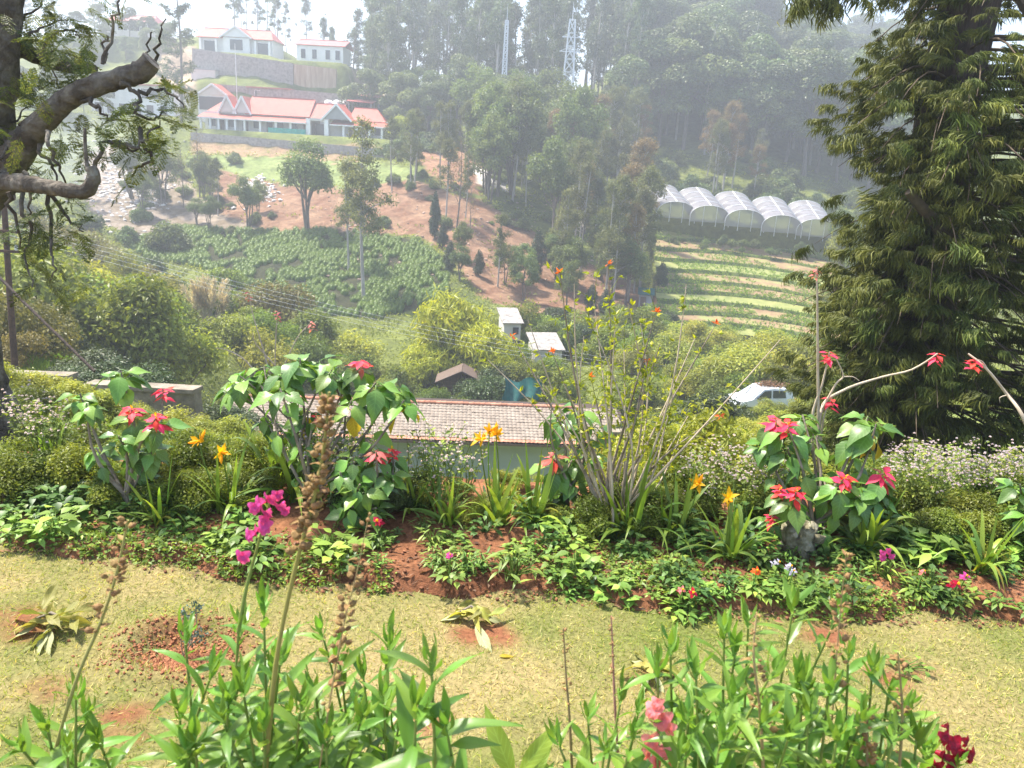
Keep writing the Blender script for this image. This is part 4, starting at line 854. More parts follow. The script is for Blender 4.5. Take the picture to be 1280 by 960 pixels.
# ------------------------------------------------------------------ huts and white walls in the hollow
WOOD = noise_mat('old_wood', [(.3, (.10, .06, .04)), (.7, (.22, .15, .10))], 5, stretch=(1, 1, 5))
p = on(576, 54); h = thing('lattice_hut', 'brown wooden lattice hut with pitched roof under the bamboo', 'hut', tuple(p-np.array((0, 0, .5))), R(2)); lat = MB(); gable = lambda x: 1.7-abs(x)*.5
for x in np.arange(-1.5, 1.51, .25): part(h, 'slat', MB().bar((x, 0, 0), (x, 0, 1.2+gable(x)), .06), WOOD)
for z in np.arange(.3, 2.2, .3): part(h, 'slat', MB().bar((-1.5, -.06, z), (1.5, -.06, z), .05), WOOD)
part(h, 'back_wall', MB().slab([(-1.5, 1.8, 0), (1.5, 1.8, 0), (1.5, 1.8, 2.2), (0, 1.8, 2.9), (-1.5, 1.8, 2.2)], .06), DOORM)
part(h, 'roof', MB().slab([(-1.9, -.3, 2.05), (0, -.3, 2.98), (0, 2, 2.98), (-1.9, 2, 2.05)][::-1], .07).slab([(1.9, -.3, 2.05), (0, -.3, 2.98), (0, 2, 2.98), (1.9, 2, 2.05)], .07), DOORM)
p = on(592, 53); mb = MB(); V, F = grid(np.linspace(-.35, .35, 8), np.linspace(0, 1.5, 8), lambda X, Z: (X*(1.2-.5*Z/1.5), .08*np.sin(X*14)+.05*np.sin(Z*5), Z)); mb.add(V, F)
o = tag(link('teal_sheet', mb.mesh('teal_sheet', TEALM)), 'narrow teal sheet hanging beside the lattice hut', 'sheet'); o.location = p
p = P(650, 500, 48); mb = MB(); V, F = grid(np.linspace(-1.2, 1.2, 30), np.linspace(0, 1.3, 12), lambda X, Z: (X+.2*np.sin(Z*2), .35*np.sin(X*2.3+Z)+.15*np.sin(X*6)+.5*Z, Z*(1-.16*np.cos(X*1.9))+.15*np.sin(X*3))); mb.add(V, F)
o = tag(link('shade_net', mb.mesh('shade_net', DTEAL)), 'dark teal shade net draped behind the tiled roof', 'net'); o.location = p
for q, w, Y, wd, hg, lab in ((640, 420, 66, 1.5, 1.6, 'small white-walled hut beside the bright bamboo'), (684, 464, 62, 2.3, 2.3, 'whitewashed hut half hidden by the thin-branched shrub')):
    p = P(q, w, Y); h = thing('white_hut', lab, 'hut', tuple(p-np.array((0, 0, .4))), R(12)); part(h, 'wall', MB().box((0, 1.3, hg/2), (wd, 2.6, hg)), CREAM)
    part(h, 'roof', MB().slab([(-wd/2-.2, -.3, hg+.02), (wd/2+.2, -.3, hg+.02), (wd/2+.2, 3, hg+.75), (-wd/2-.2, 3, hg+.75)], .08), STONE); part(h, 'window', MB().box((wd*.2, -.03, hg*.55), (.5, .08, .6)), GLASS)
p = on(806, 92); h = thing('teal_hut', 'tiny teal-roofed hut at the corner of the terraces', 'hut', tuple(p), R(-8)); part(h, 'wall', MB().box((0, 1, .8), (1.6, 2, 1.8)), GREYW); part(h, 'roof', MB().slab([(-1.0, -.3, 1.75), (1.0, -.3, 1.75), (1.0, 2.3, 2.2), (-1.0, 2.3, 2.2)], .08), DTEAL); part(h, 'door', MB().box((-.3, -.03, .7), (.7, .06, 1.4)), DOORM)
# ------------------------------------------------------------------ parked car
PAINT = plain('white_car_paint', (.62, .65, .67), .25, .04, spec=.6); RUB = plain('tyre_rubber', (.02, .02, .02), .8); BLK = plain('black_plastic', (.025, .025, .028), .5)
cb = on(948, 42, 515); h = thing('parked_car', 'white hatchback parked in the bushes with leaf litter on its roof', 'car', (cb[0], cb[1], cb[2]+.12), R(14))
def loft(prof, hw, taper=0.0, zt=1.0):
    prof = np.asarray(prof, float); n_ = len(prof); mb = MB(); z0, z1 = prof[:, 1].min(), prof[:, 1].max(); w_ = hw-taper*(prof[:, 1]-z0)/(z1-z0)
    A = np.stack([prof[:, 0], -w_, prof[:, 1]], 1); B_ = np.stack([prof[:, 0], w_, prof[:, 1]], 1); jj = np.arange(n_)
    mb.add(np.vstack([A, B_]), np.stack([jj, (jj+1) % n_, n_+(jj+1) % n_, n_+jj], -1), 0, None, False); mb.poly(A[::-1]); mb.poly(B_); return mb
part(h, 'body', loft([(-1.75, .32), (1.72, .32), (1.78, .55), (1.74, .92), (1.6, .98), (.1, 1.0), (-.85, .97), (-1.6, .82), (-1.8, .6)], .80, .03), PAINT)
part(h, 'cabin', loft([(-.98, .95), (1.66, .96), (1.48, 1.38), (1.2, 1.5), (.3, 1.54), (-.25, 1.5)], .76, .14), PAINT)
part(h, 'windscreen', MB().slab([(-.96, -.66, 1.0), (-.96, .66, 1.0), (-.30, .57, 1.49), (-.30, -.57, 1.49)][::-1], -.02), plain('windscreen_glass', (.35, .39, .42), .12, .1, spec=.8))  # pale base colour stands in for the bright reflection on the windscreen
part(h, 'rear_window', MB().slab([(1.66, -.6, 1.02), (1.66, .6, 1.02), (1.52, .55, 1.36), (1.52, -.55, 1.36)], -.02), GLASS)
for s_ in (-1, 1):
    for xs in ([(-.72, 1.02), (.18, 1.02), (.18, 1.44), (-.22, 1.42)], [(.28, 1.02), (1.1, 1.02), (1.05, 1.42), (.28, 1.44)]):
        q_ = [(x, s_*(.775-.14*(z-.95)/.59), z) for x, z in xs]; part(h, 'window', MB().slab(q_ if s_ < 0 else q_[::-1], -.015), GLASS)
    part(h, 'mirror', MB().box((-.62, s_*.88, 1.05), (.12, .16, .12)), BLK)
    part(h, 'door_handle', MB().box((.05, s_*.815, .88), (.16, .03, .035)), BLK)
    part(h, 'headlight', MB().box((-1.66, s_*.58, .72), (.2, .3, .16)), GLASS); part(h, 'tail_light', MB().box((1.72, s_*.66, .85), (.1, .16, .26)), plain('tail_red', (.4, .02, .02), .3))
    for x in (-1.15, 1.12):
        w_ = part(h, 'wheel', MB().tube([(x, s_*.62, .29), (x, s_*.80, .29)], .29, 18), RUB); part(w_, 'rim', MB().tube([(x, s_*.78, .29), (x, s_*.815, .29)], .18, 12), STEEL)
part(h, 'wiper', MB().bar((-.95, .1, 1.04), (-.5, .35, 1.38), .03), BLK); part(h, 'bumper', MB().box((-1.78, 0, .45), (.14, 1.5, .22)), BLK)
mb = MB(); C0 = np.stack([rng.normal(.62, .4, 700), rng.normal(.1, .25, 700), 1.55+rng.exponential(.05, 700)], 1); mb.cards(C0, rng.standard_normal(C0.shape)*(1, 1, .25), rng.standard_normal(C0.shape)*.5+(0, 0, 1), .14, .07)
for k in range(9): mb.tube([(rng.uniform(0, 1.2), rng.uniform(-.4, .5), 1.57), (rng.uniform(.2, 1.5), rng.uniform(-.4, .5), 1.6)], .012, 4)
lit = leaf_mat('dead_leaf', (.17, .10, .06), .6, .15, .8, .1); o = tag(link('leaf_litter', mb.mesh('leaf_litter', lit)), 'brown leaf litter heaped on the parked car roof', 'leaf litter', None, 'stuff'); o.location = h.location; o.rotation_euler = h.rotation_euler
# ------------------------------------------------------------------ pampas grass, agave, banana
p = on(262, 52, 420); h = thing('pampas_grass', 'fountain of pampas grass with cream plumes in the valley thicket', 'grass clump', tuple(p), 0, None, 1.75); mb = MB()
for i in range(420):
    a = rng.uniform(0, 6.28); l_ = rng.uniform(1.2, 2.0); o_ = rng.uniform(.5, 1.1); t = np.linspace(0, 1, 5); x = o_*t**1.6*1.2; z = l_*(t-.45*t**3); pts = np.stack([np.cos(a)*x+rng.normal()*.08, np.sin(a)*x+rng.normal()*.08, z], 1)
    s_ = np.array((-math.sin(a), math.cos(a), 0))*.014; k = np.linspace(1, .1, 5)[:, None]; mb.add(np.vstack([pts-s_*k, pts+s_*k]), [(i_, i_+1, i_+6, i_+5) for i_ in range(4)], 0, rng.random())
part(h, 'blades', mb, leaf_mat('pampas_leaf', (.19, .20, .08), .5, .3, .5, .1))
PL = leaf_mat('pampas_plume', (.50, .45, .40), .3, .35, .9, .08)
for i in range(34):
    a = rng.uniform(0, 6.28); o_ = rng.uniform(.05, .85); b0 = np.array((math.cos(a)*o_*.35, math.sin(a)*o_*.35, .9)); tp_ = np.array((math.cos(a)*o_, math.sin(a)*o_, rng.uniform(1.95, 2.75)-.35*o_)); mb = MB(); mb.tube([b0, (b0+tp_)/2, tp_], [.012, .01, .005], 4)
    n_ = 150; t = rng.uniform(.52, 1.05, n_); ax = unit(tp_-b0); C0 = b0+(tp_-b0)*t[:, None]; rd = rng.standard_normal((n_, 3)); C0 = C0+rd*(.05*np.sin(np.pi*np.clip((t-.5)/.56, 0, 1)))[:, None]; mb.cards(C0, ax+rd*.35, rng.standard_normal((n_, 3)), .16, .03); part(h, 'plume', mb, PL)
p = on(512, 49, 470); h = thing('agave', 'dark spiky agave rosette behind the poinsettia leaves', 'agave', tuple(p)); AG = leaf_mat('agave_leaf', (.035, .07, .05), .4, .05, .4, .05)
mb = MB()
def strap(mb, L, W, bend, segs=6, rise_=.6, rnd=None, vfold=.25):
    """a tapering strap leaf along +x, arching"""
    t = np.linspace(0, 1, segs+1); x = L*(t*math.cos(rise_)); z = L*(t*math.sin(rise_)-bend*t*t); w = W*.5*np.minimum(1, .45+t*3)*(1-t**2.2); w[-1] = W*.02
    V = np.concatenate([np.stack([x, -w, z+w*vfold], 1), np.stack([x, 0*x, z], 1), np.stack([x, w, z+w*vfold], 1)]); k = segs+1; jj = np.arange(segs)
    F = np.vstack([np.stack([jj, jj+1, k+jj+1, k+jj], -1), np.stack([k+jj, k+jj+1, 2*k+jj+1, 2*k+jj], -1)]); U = np.concatenate([np.stack([np.full(k, u_), t], 1) for u_ in (0, .5, 1)])
    return mb.add(V, F, 0, rng.random() if rnd is None else rnd, True, U)
agm = [strap(MB(), 1.75, .14, .05, 5, 0.0).mesh('agave_blade', AG)]
for i in range(46):
    a = i*2.4; el = R(10+75*(i/46)); d = np.array((math.cos(a)*math.cos(el), math.sin(a)*math.cos(el), math.sin(el))); o = link('leaf', agm[0], h); o.matrix_basis = basis(d, np.array((0, 0, 1.0)) if el < 1.3 else np.array((1.0, 0, 0)), d*.05+np.array((0, 0, .5)))
bm_ = []
for v_ in range(2): bm_.append(strap(MB(), 1.9, .5, .35, 7, .95, .5).mesh('banana_leaf', LM['banana']))
for q, Y in ((1052, 92), (1070, 94), (1063, 88), (1085, 90)):
    h = thing('banana_plant', 'grey-green banana plant at the end of the terraces', 'banana plant', tuple(on(q, Y)), 0, 'banana plants by the terraces'); part(h, 'stem', MB().tube([(0, 0, -.2), (0, 0, 1.6)], [.16, .09], 8), LM['banana'])
    for i in range(9): o = link('leaf', bm_[i % 2], h); o.location = (0, 0, 1.4); o.rotation_euler = (0, rng.uniform(-.3, .2), i*2.4)
# ------------------------------------------------------------------ big weeping conifer
CON = leaf_mat('conifer_spray', (.064, .088, .017), .9, .18, .55, .35, spec=.2, warm=.1)
cbase = on(1112, 10.6, 600); CH = 9.5
tree = thing('weeping_conifer', 'huge weeping conifer with drooping green sprays and a thick dark trunk', 'tree', tuple(cbase))
pz = lambda py: P(1213, py, 10.6)[2]-cbase[2]
t = MB(); zz = np.linspace(-.6, 12, 14); t.tube(np.stack([-.035*zz+.05*np.sin(zz), .06*np.cos(zz*1.3), zz], 1), np.interp(zz, [-.6, .3, 5, 12], [.7, .5, .36, .27]), 18, 0, None, True, .045); part(tree, 'trunk', t, BARKD)
t = MB()
t.tube(np.array([(0.15, -.1, 3.0), (.1, -.6, 3.3), (-.5, -.9, 3.55), (-1.0, -1.0, 3.95)]), [.16, .13, .09, .05], 7); t.tube([(.3, -.2, 6.2), (.9, -.5, 6.7), (1.7, -.7, 7.3)], [.2, .15, .1], 7)
# outline of the crown on its open side: picture row, column of the outer edge
edge_py = np.array((-120, -20, 20, 60, 100, 125, 150, 200, 225, 245, 275, 300, 330, 360, 400, 440, 470, 520, 560, 595, 612))
edge_px = np.array((1120, 1090, 1110, 1110, 1105, 1042, 1025, 1012, 1030, 1085, 1112, 1090, 1070, 1050, 1008, 996, 980, 1000, 1050, 1090, 1100))
def spray_mesh(v):
    """a drooping branchlet: short arching axis along +x with hanging threads"""
    mb = MB(); n_ = 96; t_ = rng.uniform(.0, 1, n_); ax = np.stack([.21*t_, rng.normal(0, .05, n_), .05*np.sin(t_*2.6)-.04*t_**2], 1)
    ln = rng.uniform(.05, .15, n_)*(1.1-.3*t_); dv = unit(np.stack([.15+.28*rng.standard_normal(n_), .28*rng.standard_normal(n_), -1.0+.2*rng.standard_normal(n_)], 1))
    sd_ = unit(np.cross(dv, rng.standard_normal((n_, 3)))); w = .0055
    out = np.stack([np.cos(rng.uniform(-.5, .5, n_)), .35*rng.standard_normal(n_), np.zeros(n_)], 1)
    A = ax; B_ = ax+out*.05*rng.uniform(.5, 1.4, n_)[:, None]+dv*ln[:, None]*.35; C_ = B_+dv*ln[:, None]*.65
    V = np.stack([A-sd_*w*.6, A+sd_*w*.6, B_+sd_*w, B_-sd_*w, C_+sd_*w*.25, C_-sd_*w*.25], 1).reshape(-1, 3); k = np.arange(n_)[:, None]*6
    rn = np.clip(.25+.5*t_+.25*rng.random(n_), 0, 1)  # lit tips painted in: thread colour lightens towards the end of the spray
    mb.add(V, np.vstack([k+np.array((0, 1, 2, 3)), k+np.array((3, 2, 4, 5))]), 0, np.concatenate([rn, rn]), True); return mb
sprays = [spray_mesh(v) for v in range(5)]; spm = [s_.mesh('spray', CON) for s_ in sprays]
places = []
for i in range(760):
    py = rng.uniform(-110, 612); a = rng.uniform(0, 6.28); ca, sa = math.cos(a), math.sin(a)
    if sa > .35 and rng.random() < .75: continue
    if 240 < py < 300 and ca < 0 and rng.random() < .5: continue
    if py < 140 and rng.random() < .5: continue
    if py < 190 and sa < -.1 and abs(ca) < .8 and py < 165 and rng.random() < .75: continue
    z = P(1150, py, 10.6)[2]-cbase[2]; lf = max(.5, cbase[0]-.035*z-P(np.interp(py, edge_py, edge_px), py, 10.6)[0])
    reach = (math.hypot(lf*ca, 2.2*sa) if ca < 0 else math.hypot(4.4*ca, 2.6*sa))*rng.uniform(.8, 1.0)
    d = np.array((math.cos(a), math.sin(a), 0)); st = d*.2+np.array((-.035*z, 0, 0))+np.array((0, 0, z+.28+.12*reach)); en = d*reach+np.array((0, 0, z)); tt = np.linspace(0, 1, 7)[:, None]
    pts = st+(en-st)*tt; pts[:, 2] += .30*np.sin(np.pi*tt[:, 0]*.9)*min(1, reach/2); pts += rng.standard_normal(3)*.05*np.sin(np.pi*tt)
    t.tube(pts, np.linspace(.024, .003, 7), 4, 0, None, False)
    for f_ in np.arange(.22, 1.01, .10 if reach > 1.4 else .14):
        q_ = st+(en-st)*f_; q_[2] = np.interp(f_, tt[:, 0], pts[:, 2]); q_ = q_+rng.standard_normal(3)*np.array((.19, .19, .15))+np.array((0, 0, .02))
        ang = a+rng.uniform(-1.2, 1.2); el = rng.uniform(-.35, .3); places.append((q_, np.array((math.cos(ang)*math.cos(el), math.sin(ang)*math.cos(el), math.sin(el))), rng.uniform(.55, 1.45)*(.95 if f_ < .8 else 1.0)))
# the hanging tip that dips into view from a high branch
for i in range(16):
    q_ = P(rng.uniform(1000, 1062), rng.uniform(-40, 4), 9.8)-cbase; a = rng.uniform(0, 6.28); places.append((q_, np.array((math.cos(a), math.sin(a), -.6)), rng.uniform(1.0, 1.7)))
t.tube(np.array([P(1230, -160, 10.6), P(1120, -90, 10.2), P(1040, -40, 9.8), P(1000, -20, 9.7)])-cbase, [.09, .06, .03, .012], 5)
part(tree, 'branches', t, noise_mat('conifer_twig', [(.3, (.07, .05, .035)), (.7, (.16, .12, .08))], 9))
vis = []
for i, (q_, d, s_) in enumerate(places):
    x, y = proj(q_+cbase); vis.append((-(q_[1])+rng.uniform(-.4, .4) if (970 < x < 1290 and -10 < y < 620) else -99, i))
vis.sort(reverse=True); front = {i for s_, i in vis[:300]}; mass = MB()
for i, (q_, d, s_) in enumerate(places):
    M_ = basis(d, np.array((0, 0, 1.0))+rng.standard_normal(3)*.28, q_, s_)
    if i in front: o = link('spray', spm[i % 5], tree); o.matrix_basis = M_
    else:
        A = np.array(M_); sp_ = sprays[i % 5]; V = np.concatenate(sp_.V); V = V @ A[:3, :3].T+A[:3, 3]; mass.add(V, np.concatenate(sp_.F), 0, np.concatenate(sp_.Rn))
o = part(tree, 'foliage', mass, CON); o['kind'] = 'stuff'
# ------------------------------------------------------------------ old tree whose pruned limbs reach into view
BARKL = noise_mat('lichen_bark', [(.25, (.03, .024, .018)), (.45, (.09, .072, .055)), (.62, (.19, .165, .13)), (.78, (.31, .30, .24))], 7, 9, bump=1.0, bscale=16, dist=.05)
ob = near(-70, 560); ob = np.array((ob[0], 5.4, ground(ob[0], 5.4))); old = thing('pruned_tree', 'gnarled lichen-grey tree with sawn-off limbs and feathery leaves', 'tree', tuple(ob)); YT = 5.4
def W(*pp): return np.array([P(a, b_, c_) for a, b_, c_ in pp])-ob
def smooth(pts, k=5):
    pts = np.asarray(pts, float); t0 = np.arange(len(pts)); t1 = np.linspace(0, len(pts)-1, (len(pts)-1)*k+1); out = np.empty((len(t1), pts.shape[1]))
    for j, x in enumerate(t1):
        i = min(int(x), len(pts)-2); f_ = x-i; p0, p1, p2, p3 = pts[max(i-1, 0)], pts[i], pts[i+1], pts[min(i+2, len(pts)-1)]
        out[j] = .5*((2*p1)+(-p0+p2)*f_+(2*p0-5*p1+4*p2-p3)*f_**2+(-p0+3*p1-3*p2+p3)*f_**3)
    return out
def branch(name, mb_pts, rads, n_=10, jit=.05, mat=BARKL):
    pts = smooth(mb_pts); rad = np.interp(np.linspace(0, 1, len(pts)), np.linspace(0, 1, len(rads)), rads); part(old, name, MB().tube(pts, rad, n_, 0, None, True, jit), mat)
branch('trunk', W((-50, 600, YT), (-42, 545, YT), (-56, 480, YT), (-62, 380, YT), (-58, 280, YT), (-40, 180, YT), (-14, 80, YT), (0, 0, YT), (16, -120, YT), (30, -300, YT)), [.46, .42, .31, .27, .27, .24, .18, .13, .11, .1], 16)
branch('limb', W((-60, 270, YT), (-5, 225, YT), (20, 195, YT-.1), (45, 160, YT-.2), (78, 128, YT-.25), (115, 108, YT-.3), (150, 98, YT-.3), (175, 90, YT-.3), (190, 76, YT-.3)), [.15, .135, .105, .08, .066, .062, .062, .062, .06], 14, .08)
branch('limb', W((-20, 226, YT), (20, 228, YT-.3), (55, 233, YT-.5), (85, 238, YT-.6), (108, 238, YT-.6), (117, 222, YT-.6), (114, 208, YT-.6)), [.075, .058, .048, .042, .042, .038, .028], 12, .09)
branch('limb', W((-30, 90, YT), (15, 62, YT+.2), (50, 72, YT+.3), (85, 84, YT+.3), (118, 86, YT+.2)), [.08, .06, .05, .04, .03], 8)
branch('twig', W((110, 215, YT-.6), (107, 190, YT-.6), (106, 160, YT-.6)), [.014, .011, .008], 6)
tw = MB(); SPR = []
def twig(pts, r0=.014, r1=.005, leafy=0, spread=30):
    pts = smooth(pts, 4); pts[1:-1] += rng.standard_normal((len(pts)-2, 3))*.010; part(old, 'twig', MB().tube(pts, np.linspace(r0, r1, len(pts)), 5, 0, None, True), BARKL)
    for k in range(leafy):
        i = rng.integers(max(1, len(pts)//3), len(pts)); SPR.append((pts[i]+rng.standard_normal(3)*.03, unit(pts[i]-pts[i-1]+rng.standard_normal(3)*.7)))
TW = [((116, 215), (122, 190), (140, 175), (175, 190), (200, 185)), ((140, 178), (165, 182), (188, 170), (200, 150)), ((150, 104), (172, 118), (172, 140), (190, 150), (205, 140)), ((172, 118), (195, 112), (215, 118), (230, 135)), ((100, 122), (120, 130), (133, 145), (160, 150)), ((175, 160), (180, 180), (188, 200), (172, 210), (165, 222)),
      ((50, 180), (55, 200), (68, 215), (75, 235)), ((58, 165), (65, 190), (78, 215), (80, 235)), ((30, 215), (40, 245), (35, 270)), ((60, 236), (62, 270), (60, 300), (68, 330), (62, 350)), ((30, 232), (28, 260), (40, 290), (32, 320), (40, 360)), ((62, 240), (85, 270), (105, 290)), ((10, 240), (20, 280), (25, 310)),
      ((20, 62), (40, 40), (60, 30), (85, 25)), ((15, 62), (25, 20), (30, -10)), ((50, 72), (62, 50), (85, 40), (100, 48)), ((-20, 40), (20, 30), (45, 10), (60, -15)), ((0, 90), (25, 95), (50, 110), (70, 100)), ((85, 84), (100, 70), (108, 55)), ((40, 70), (70, 62), (100, 75)), ((0, 120), (20, 125), (35, 110), (40, 90)), ((0, 150), (20, 150), (32, 135)),
      ((188, 84), (185, 60), (190, 40)), ((194, 76), (200, 45), (207, 25)), ((128, 80), (138, 40), (148, 5), (150, -20)), ((130, 78), (132, 55), (135, 45)), ((0, 50), (30, 55), (60, 85), (75, 110)), ((0, 200), (15, 170), (30, 150)), ((0, 160), (12, 190), (22, 205))]
for k, tp_ in enumerate(TW):
    d0 = YT-.35 if k < 13 else YT+rng.uniform(-.5, .5); twig(W(*[(a, b_, d0+rng.uniform(-.08, .08)) for a, b_ in tp_]), .016 if k < 13 else .012, .004, 4 if (k < 22 or k > 25) else 0)
FE = leaf_mat('feathery_leaf', (.10, .14, .035), .6, .3, .5, .3, warm=.15)
fm = []
for v_ in range(3):
    mb = MB(); n_ = 9; t_ = np.linspace(.1, 1, n_); ax = np.stack([.24*t_, 0*t_, -.05*t_**2], 1); mb.tube([(0, 0, 0), (.12, 0, -.012), (.24, 0, -.05)], .0015, 3)
    for s_ in (-1, 1):
        for i in range(n_):
            L_ = .075*math.sin(math.pi*(.2+.75*t_[i])); dd = unit(np.array((.75, s_*.9, -.25+.2*rng.normal()))); kk = np.linspace(.15, 1, 7); C0 = ax[i]+dd*L_*kk[:, None]
            for s2 in (-1, 1): mb.cards(C0, unit(dd+np.cross(dd, (0, 0, 1))*s2*1.2)+rng.normal(0, .1, (7, 3)), np.tile((0, 0, 1.0), (7, 1))+rng.normal(0, .3, (7, 3)), .020, .008)
    fm.append(mb.mesh('leaf_spray', FE))
# extra leaf tufts where the photo shows masses of leaves
for cx_, cy_, sx_, sy_, n_ in ((50, 30, 45, 28, 60), (85, 65, 22, 14, 22), (30, 110, 28, 25, 30), (215, 140, 14, 12, 16), (160, 148, 20, 8, 14), (105, 165, 22, 14, 26), (200, 185, 16, 9, 18), (90, 180, 12, 8, 10), (50, 275, 18, 10, 16), (55, 315, 14, 10, 14), (90, 352, 20, 5, 10), (100, 290, 14, 8, 10), (20, 165, 18, 18, 14), (160, 0, 12, 6, 6), (205, 110, 14, 6, 8)):
    for k in range(int(n_*.5)): SPR.append((P(rng.normal(cx_, sx_*.75), rng.normal(cy_, sy_), YT+rng.normal(0, .25))-ob, rng.standard_normal(3)+np.array((0, 0, -.3))))
for i, (q_, d) in enumerate(SPR[:560]):
    if i < 300: o = link('leaf_spray', fm[i % 3], old); o.matrix_basis = basis(d, np.array((.1, .2, 1.0)), q_, rng.uniform(.55, .95))
mass = MB(); srcs = []
for me_ in fm:
    nv = len(me_.vertices); co = np.empty(nv*3, np.float32); me_.vertices.foreach_get('co', co); srcs.append((co.reshape(-1, 3), [tuple(p_.vertices) for p_ in me_.polygons]))
for i, (q_, d) in enumerate(SPR[300:560]):
    co, fs = srcs[i % 3]; A = np.array(basis(d, np.array((.1, .2, 1.0)), q_, rng.uniform(.55, .95))); V = co @ A[:3, :3].T+A[:3, 3]
    f4 = [f_ for f_ in fs if len(f_) == 4]; mass.add(V, f4, 0, rng.random(len(f4)))
if mass.F: o = part(old, 'foliage', mass, FE); o['kind'] = 'stuff'
# ------------------------------------------------------------------ garden plants: leaf shapes along +x, face up +z
def leafmesh(name, mat, L, W, prof, bend=.1, fold=.2, wave=0.0, rnd=None, thick=True, stalk=0.0, twist=0.0):
    prof = np.asarray(prof, float); t = np.linspace(0, 1, len(prof)); x = L*(t*(1-stalk)+stalk); z = -bend*L*t**2; w = W*.5*prof; k = len(prof); jj = np.arange(k-1)
    wv = wave*L*np.sin(t*9+rng.uniform(0, 6)); tw_ = twist*t
    def row(s_, zz): return np.stack([x, s_*w*np.cos(tw_), z+zz+s_*w*np.sin(tw_)], 1)
    V = np.concatenate([row(-1, w*fold+wv), row(-.5, w*fold*.55), np.stack([x, 0*x, z], 1), row(.5, w*fold*.55), row(1, w*fold-wv)])
    F = np.vstack([np.stack([c*k+jj, c*k+jj+1, (c+1)*k+jj+1, (c+1)*k+jj], -1) for c in range(4)]); U = np.concatenate([np.stack([np.full(k, u_), t], 1) for u_ in (0, .25, .5, .75, 1)])
    mb = MB().add(V, F[:, ::-1], 0, rng.random() if rnd is None else rnd, True, U)
    if stalk: mb.tube([(0, 0, 0), (L*stalk*.6, 0, .004), (L*stalk, 0, 0)], .0022*L/.15, 4, 0, .9)
    return mb.mesh(name, mat)
OV = [.06, .45, .82, 1.0, .98, .88, .68, .42, .18, .0]                  # ovate, pointed
LOB = [.06, .5, .86, .92, 1.1, .82, .66, .46, .22, .0]                  # ovate with shoulder lobes
LAN = [.22, .55, .82, .97, 1.0, .93, .78, .55, .28, .0]                 # lance shaped
GREEN_P = leaf_mat('poinsettia_leaf', (.10, .21, .04), .45, .28, .38, .3, spec=.5, veins=True)
RED_P = leaf_mat('poinsettia_bract', (.60, .035, .045), .3, .35, .5, .25, spec=.3, veins=True)
PINK_P = leaf_mat('faded_bract', (.46, .15, .12), .3, .35, .6, .25, veins=True)
YELL = leaf_mat('yellow_leaf', (.50, .36, .03), .3, .4, .5, .15, veins=True)
SNAP = leaf_mat('snapdragon_leaf', (.145, .28, .04), .5, .36, .38, .25, spec=.5); SNAPS = leaf_mat('snapdragon_stem', (.20, .27, .06), .3, .1, .5, .15)
LILY = leaf_mat('daylily_leaf', (.17, .28, .04), .4, .34, .4, .25, spec=.45); LILYY = leaf_mat('daylily_yellowed', (.34, .33, .05), .4, .4, .5, .2)
YFLOW = leaf_mat('daylily_flower', (.80, .46, .01), .15, .45, .5, .08); MAG = leaf_mat('magenta_petal', (.80, .10, .42), .4, .45, .5, .15); PINKF = leaf_mat('pink_petal', (.75, .26, .30), .3, .45, .5, .15); CRIM = leaf_mat('crimson_petal', (.34, .008, .035), .3, .4, .5, .1)
ORNG = leaf_mat('orange_petal', (.72, .12, .02), .3, .4, .5, .1); LILAC = leaf_mat('lilac_petal', (.62, .56, .76), .35, .4, .6, .15)
DEAD = leaf_mat('seed_pod', (.26, .16, .055), .6, .12, .7, .2); DEADS = leaf_mat('dry_stalk', (.36, .27, .12), .4, .1, .7, .2); WILT = leaf_mat('wilted_leaf', (.24, .25, .06), .5, .3, .55, .35, veins=True); PALEL = leaf_mat('dry_pale_leaf', (.37, .38, .20), .25, .3, .7, .1, veins=True)
WOODY = noise_mat('poinsettia_wood', [(.3, (.13, .10, .075)), (.7, (.33, .28, .21))], 14, bump=.3); PALEW = noise_mat('pale_wood', [(.3, (.36, .28, .19)), (.7, (.55, .46, .34))], 14)
pl = [leafmesh('leaf', GREEN_P, .17, .088, LOB if v % 2 else OV, (.12, .35, .55, .25)[v], .22, .02, None, stalk=.2) for v in range(4)]
yl = [leafmesh('leaf', YELL, .15, .08, OV, .5, .2, .02, None, stalk=.2)]
br = [leafmesh('bract', RED_P, .085, .036, OV, (.1, .3)[v], .15, .02, None, stalk=.08) for v in range(2)]; bp_ = [leafmesh('bract', PINK_P, .085, .034, OV, .25, .2, .03, None, stalk=.08)]
def whorl(root, c, axis, n_, meshes, sc, droop=(.1, .7), name='leaf', spread=6.283, a0=None, jitter=.35):
    axis = unit(axis); ref = np.array((1.0, 0, 0)) if abs(axis[2]) > .5 else np.array((0, 0, 1.0)); e1 = unit(np.cross(axis, ref)); e2 = np.cross(axis, e1); a0 = rng.uniform(0, 6.28) if a0 is None else a0
    for i in range(n_):
        a = a0+i*2.4+rng.normal(0, .2); el = rng.uniform(*droop); d = (e1*math.cos(a)+e2*math.sin(a))*math.cos(el)-axis*math.sin(el)+rng.standard_normal(3)*jitter*.25
        o = link(name, meshes[rng.integers(len(meshes))], root); o.matrix_basis = basis(d, axis+rng.standard_normal(3)*.15, c-axis*i*.006, sc*rng.uniform(.75, 1.15))
def stempath(a, b_, bow=.08, k=6):
    a = np.asarray(a, float); b_ = np.asarray(b_, float); t = np.linspace(0, 1, k)[:, None]; L = np.linalg.norm(b_-a); return a+(b_-a)*t+np.sin(np.pi*t)*rng.standard_normal(3)*bow*L*np.array((1, 1, .3))
CYA = [leafmesh('cyathium', YFLOW, .012, .008, OV, 0, .3)]
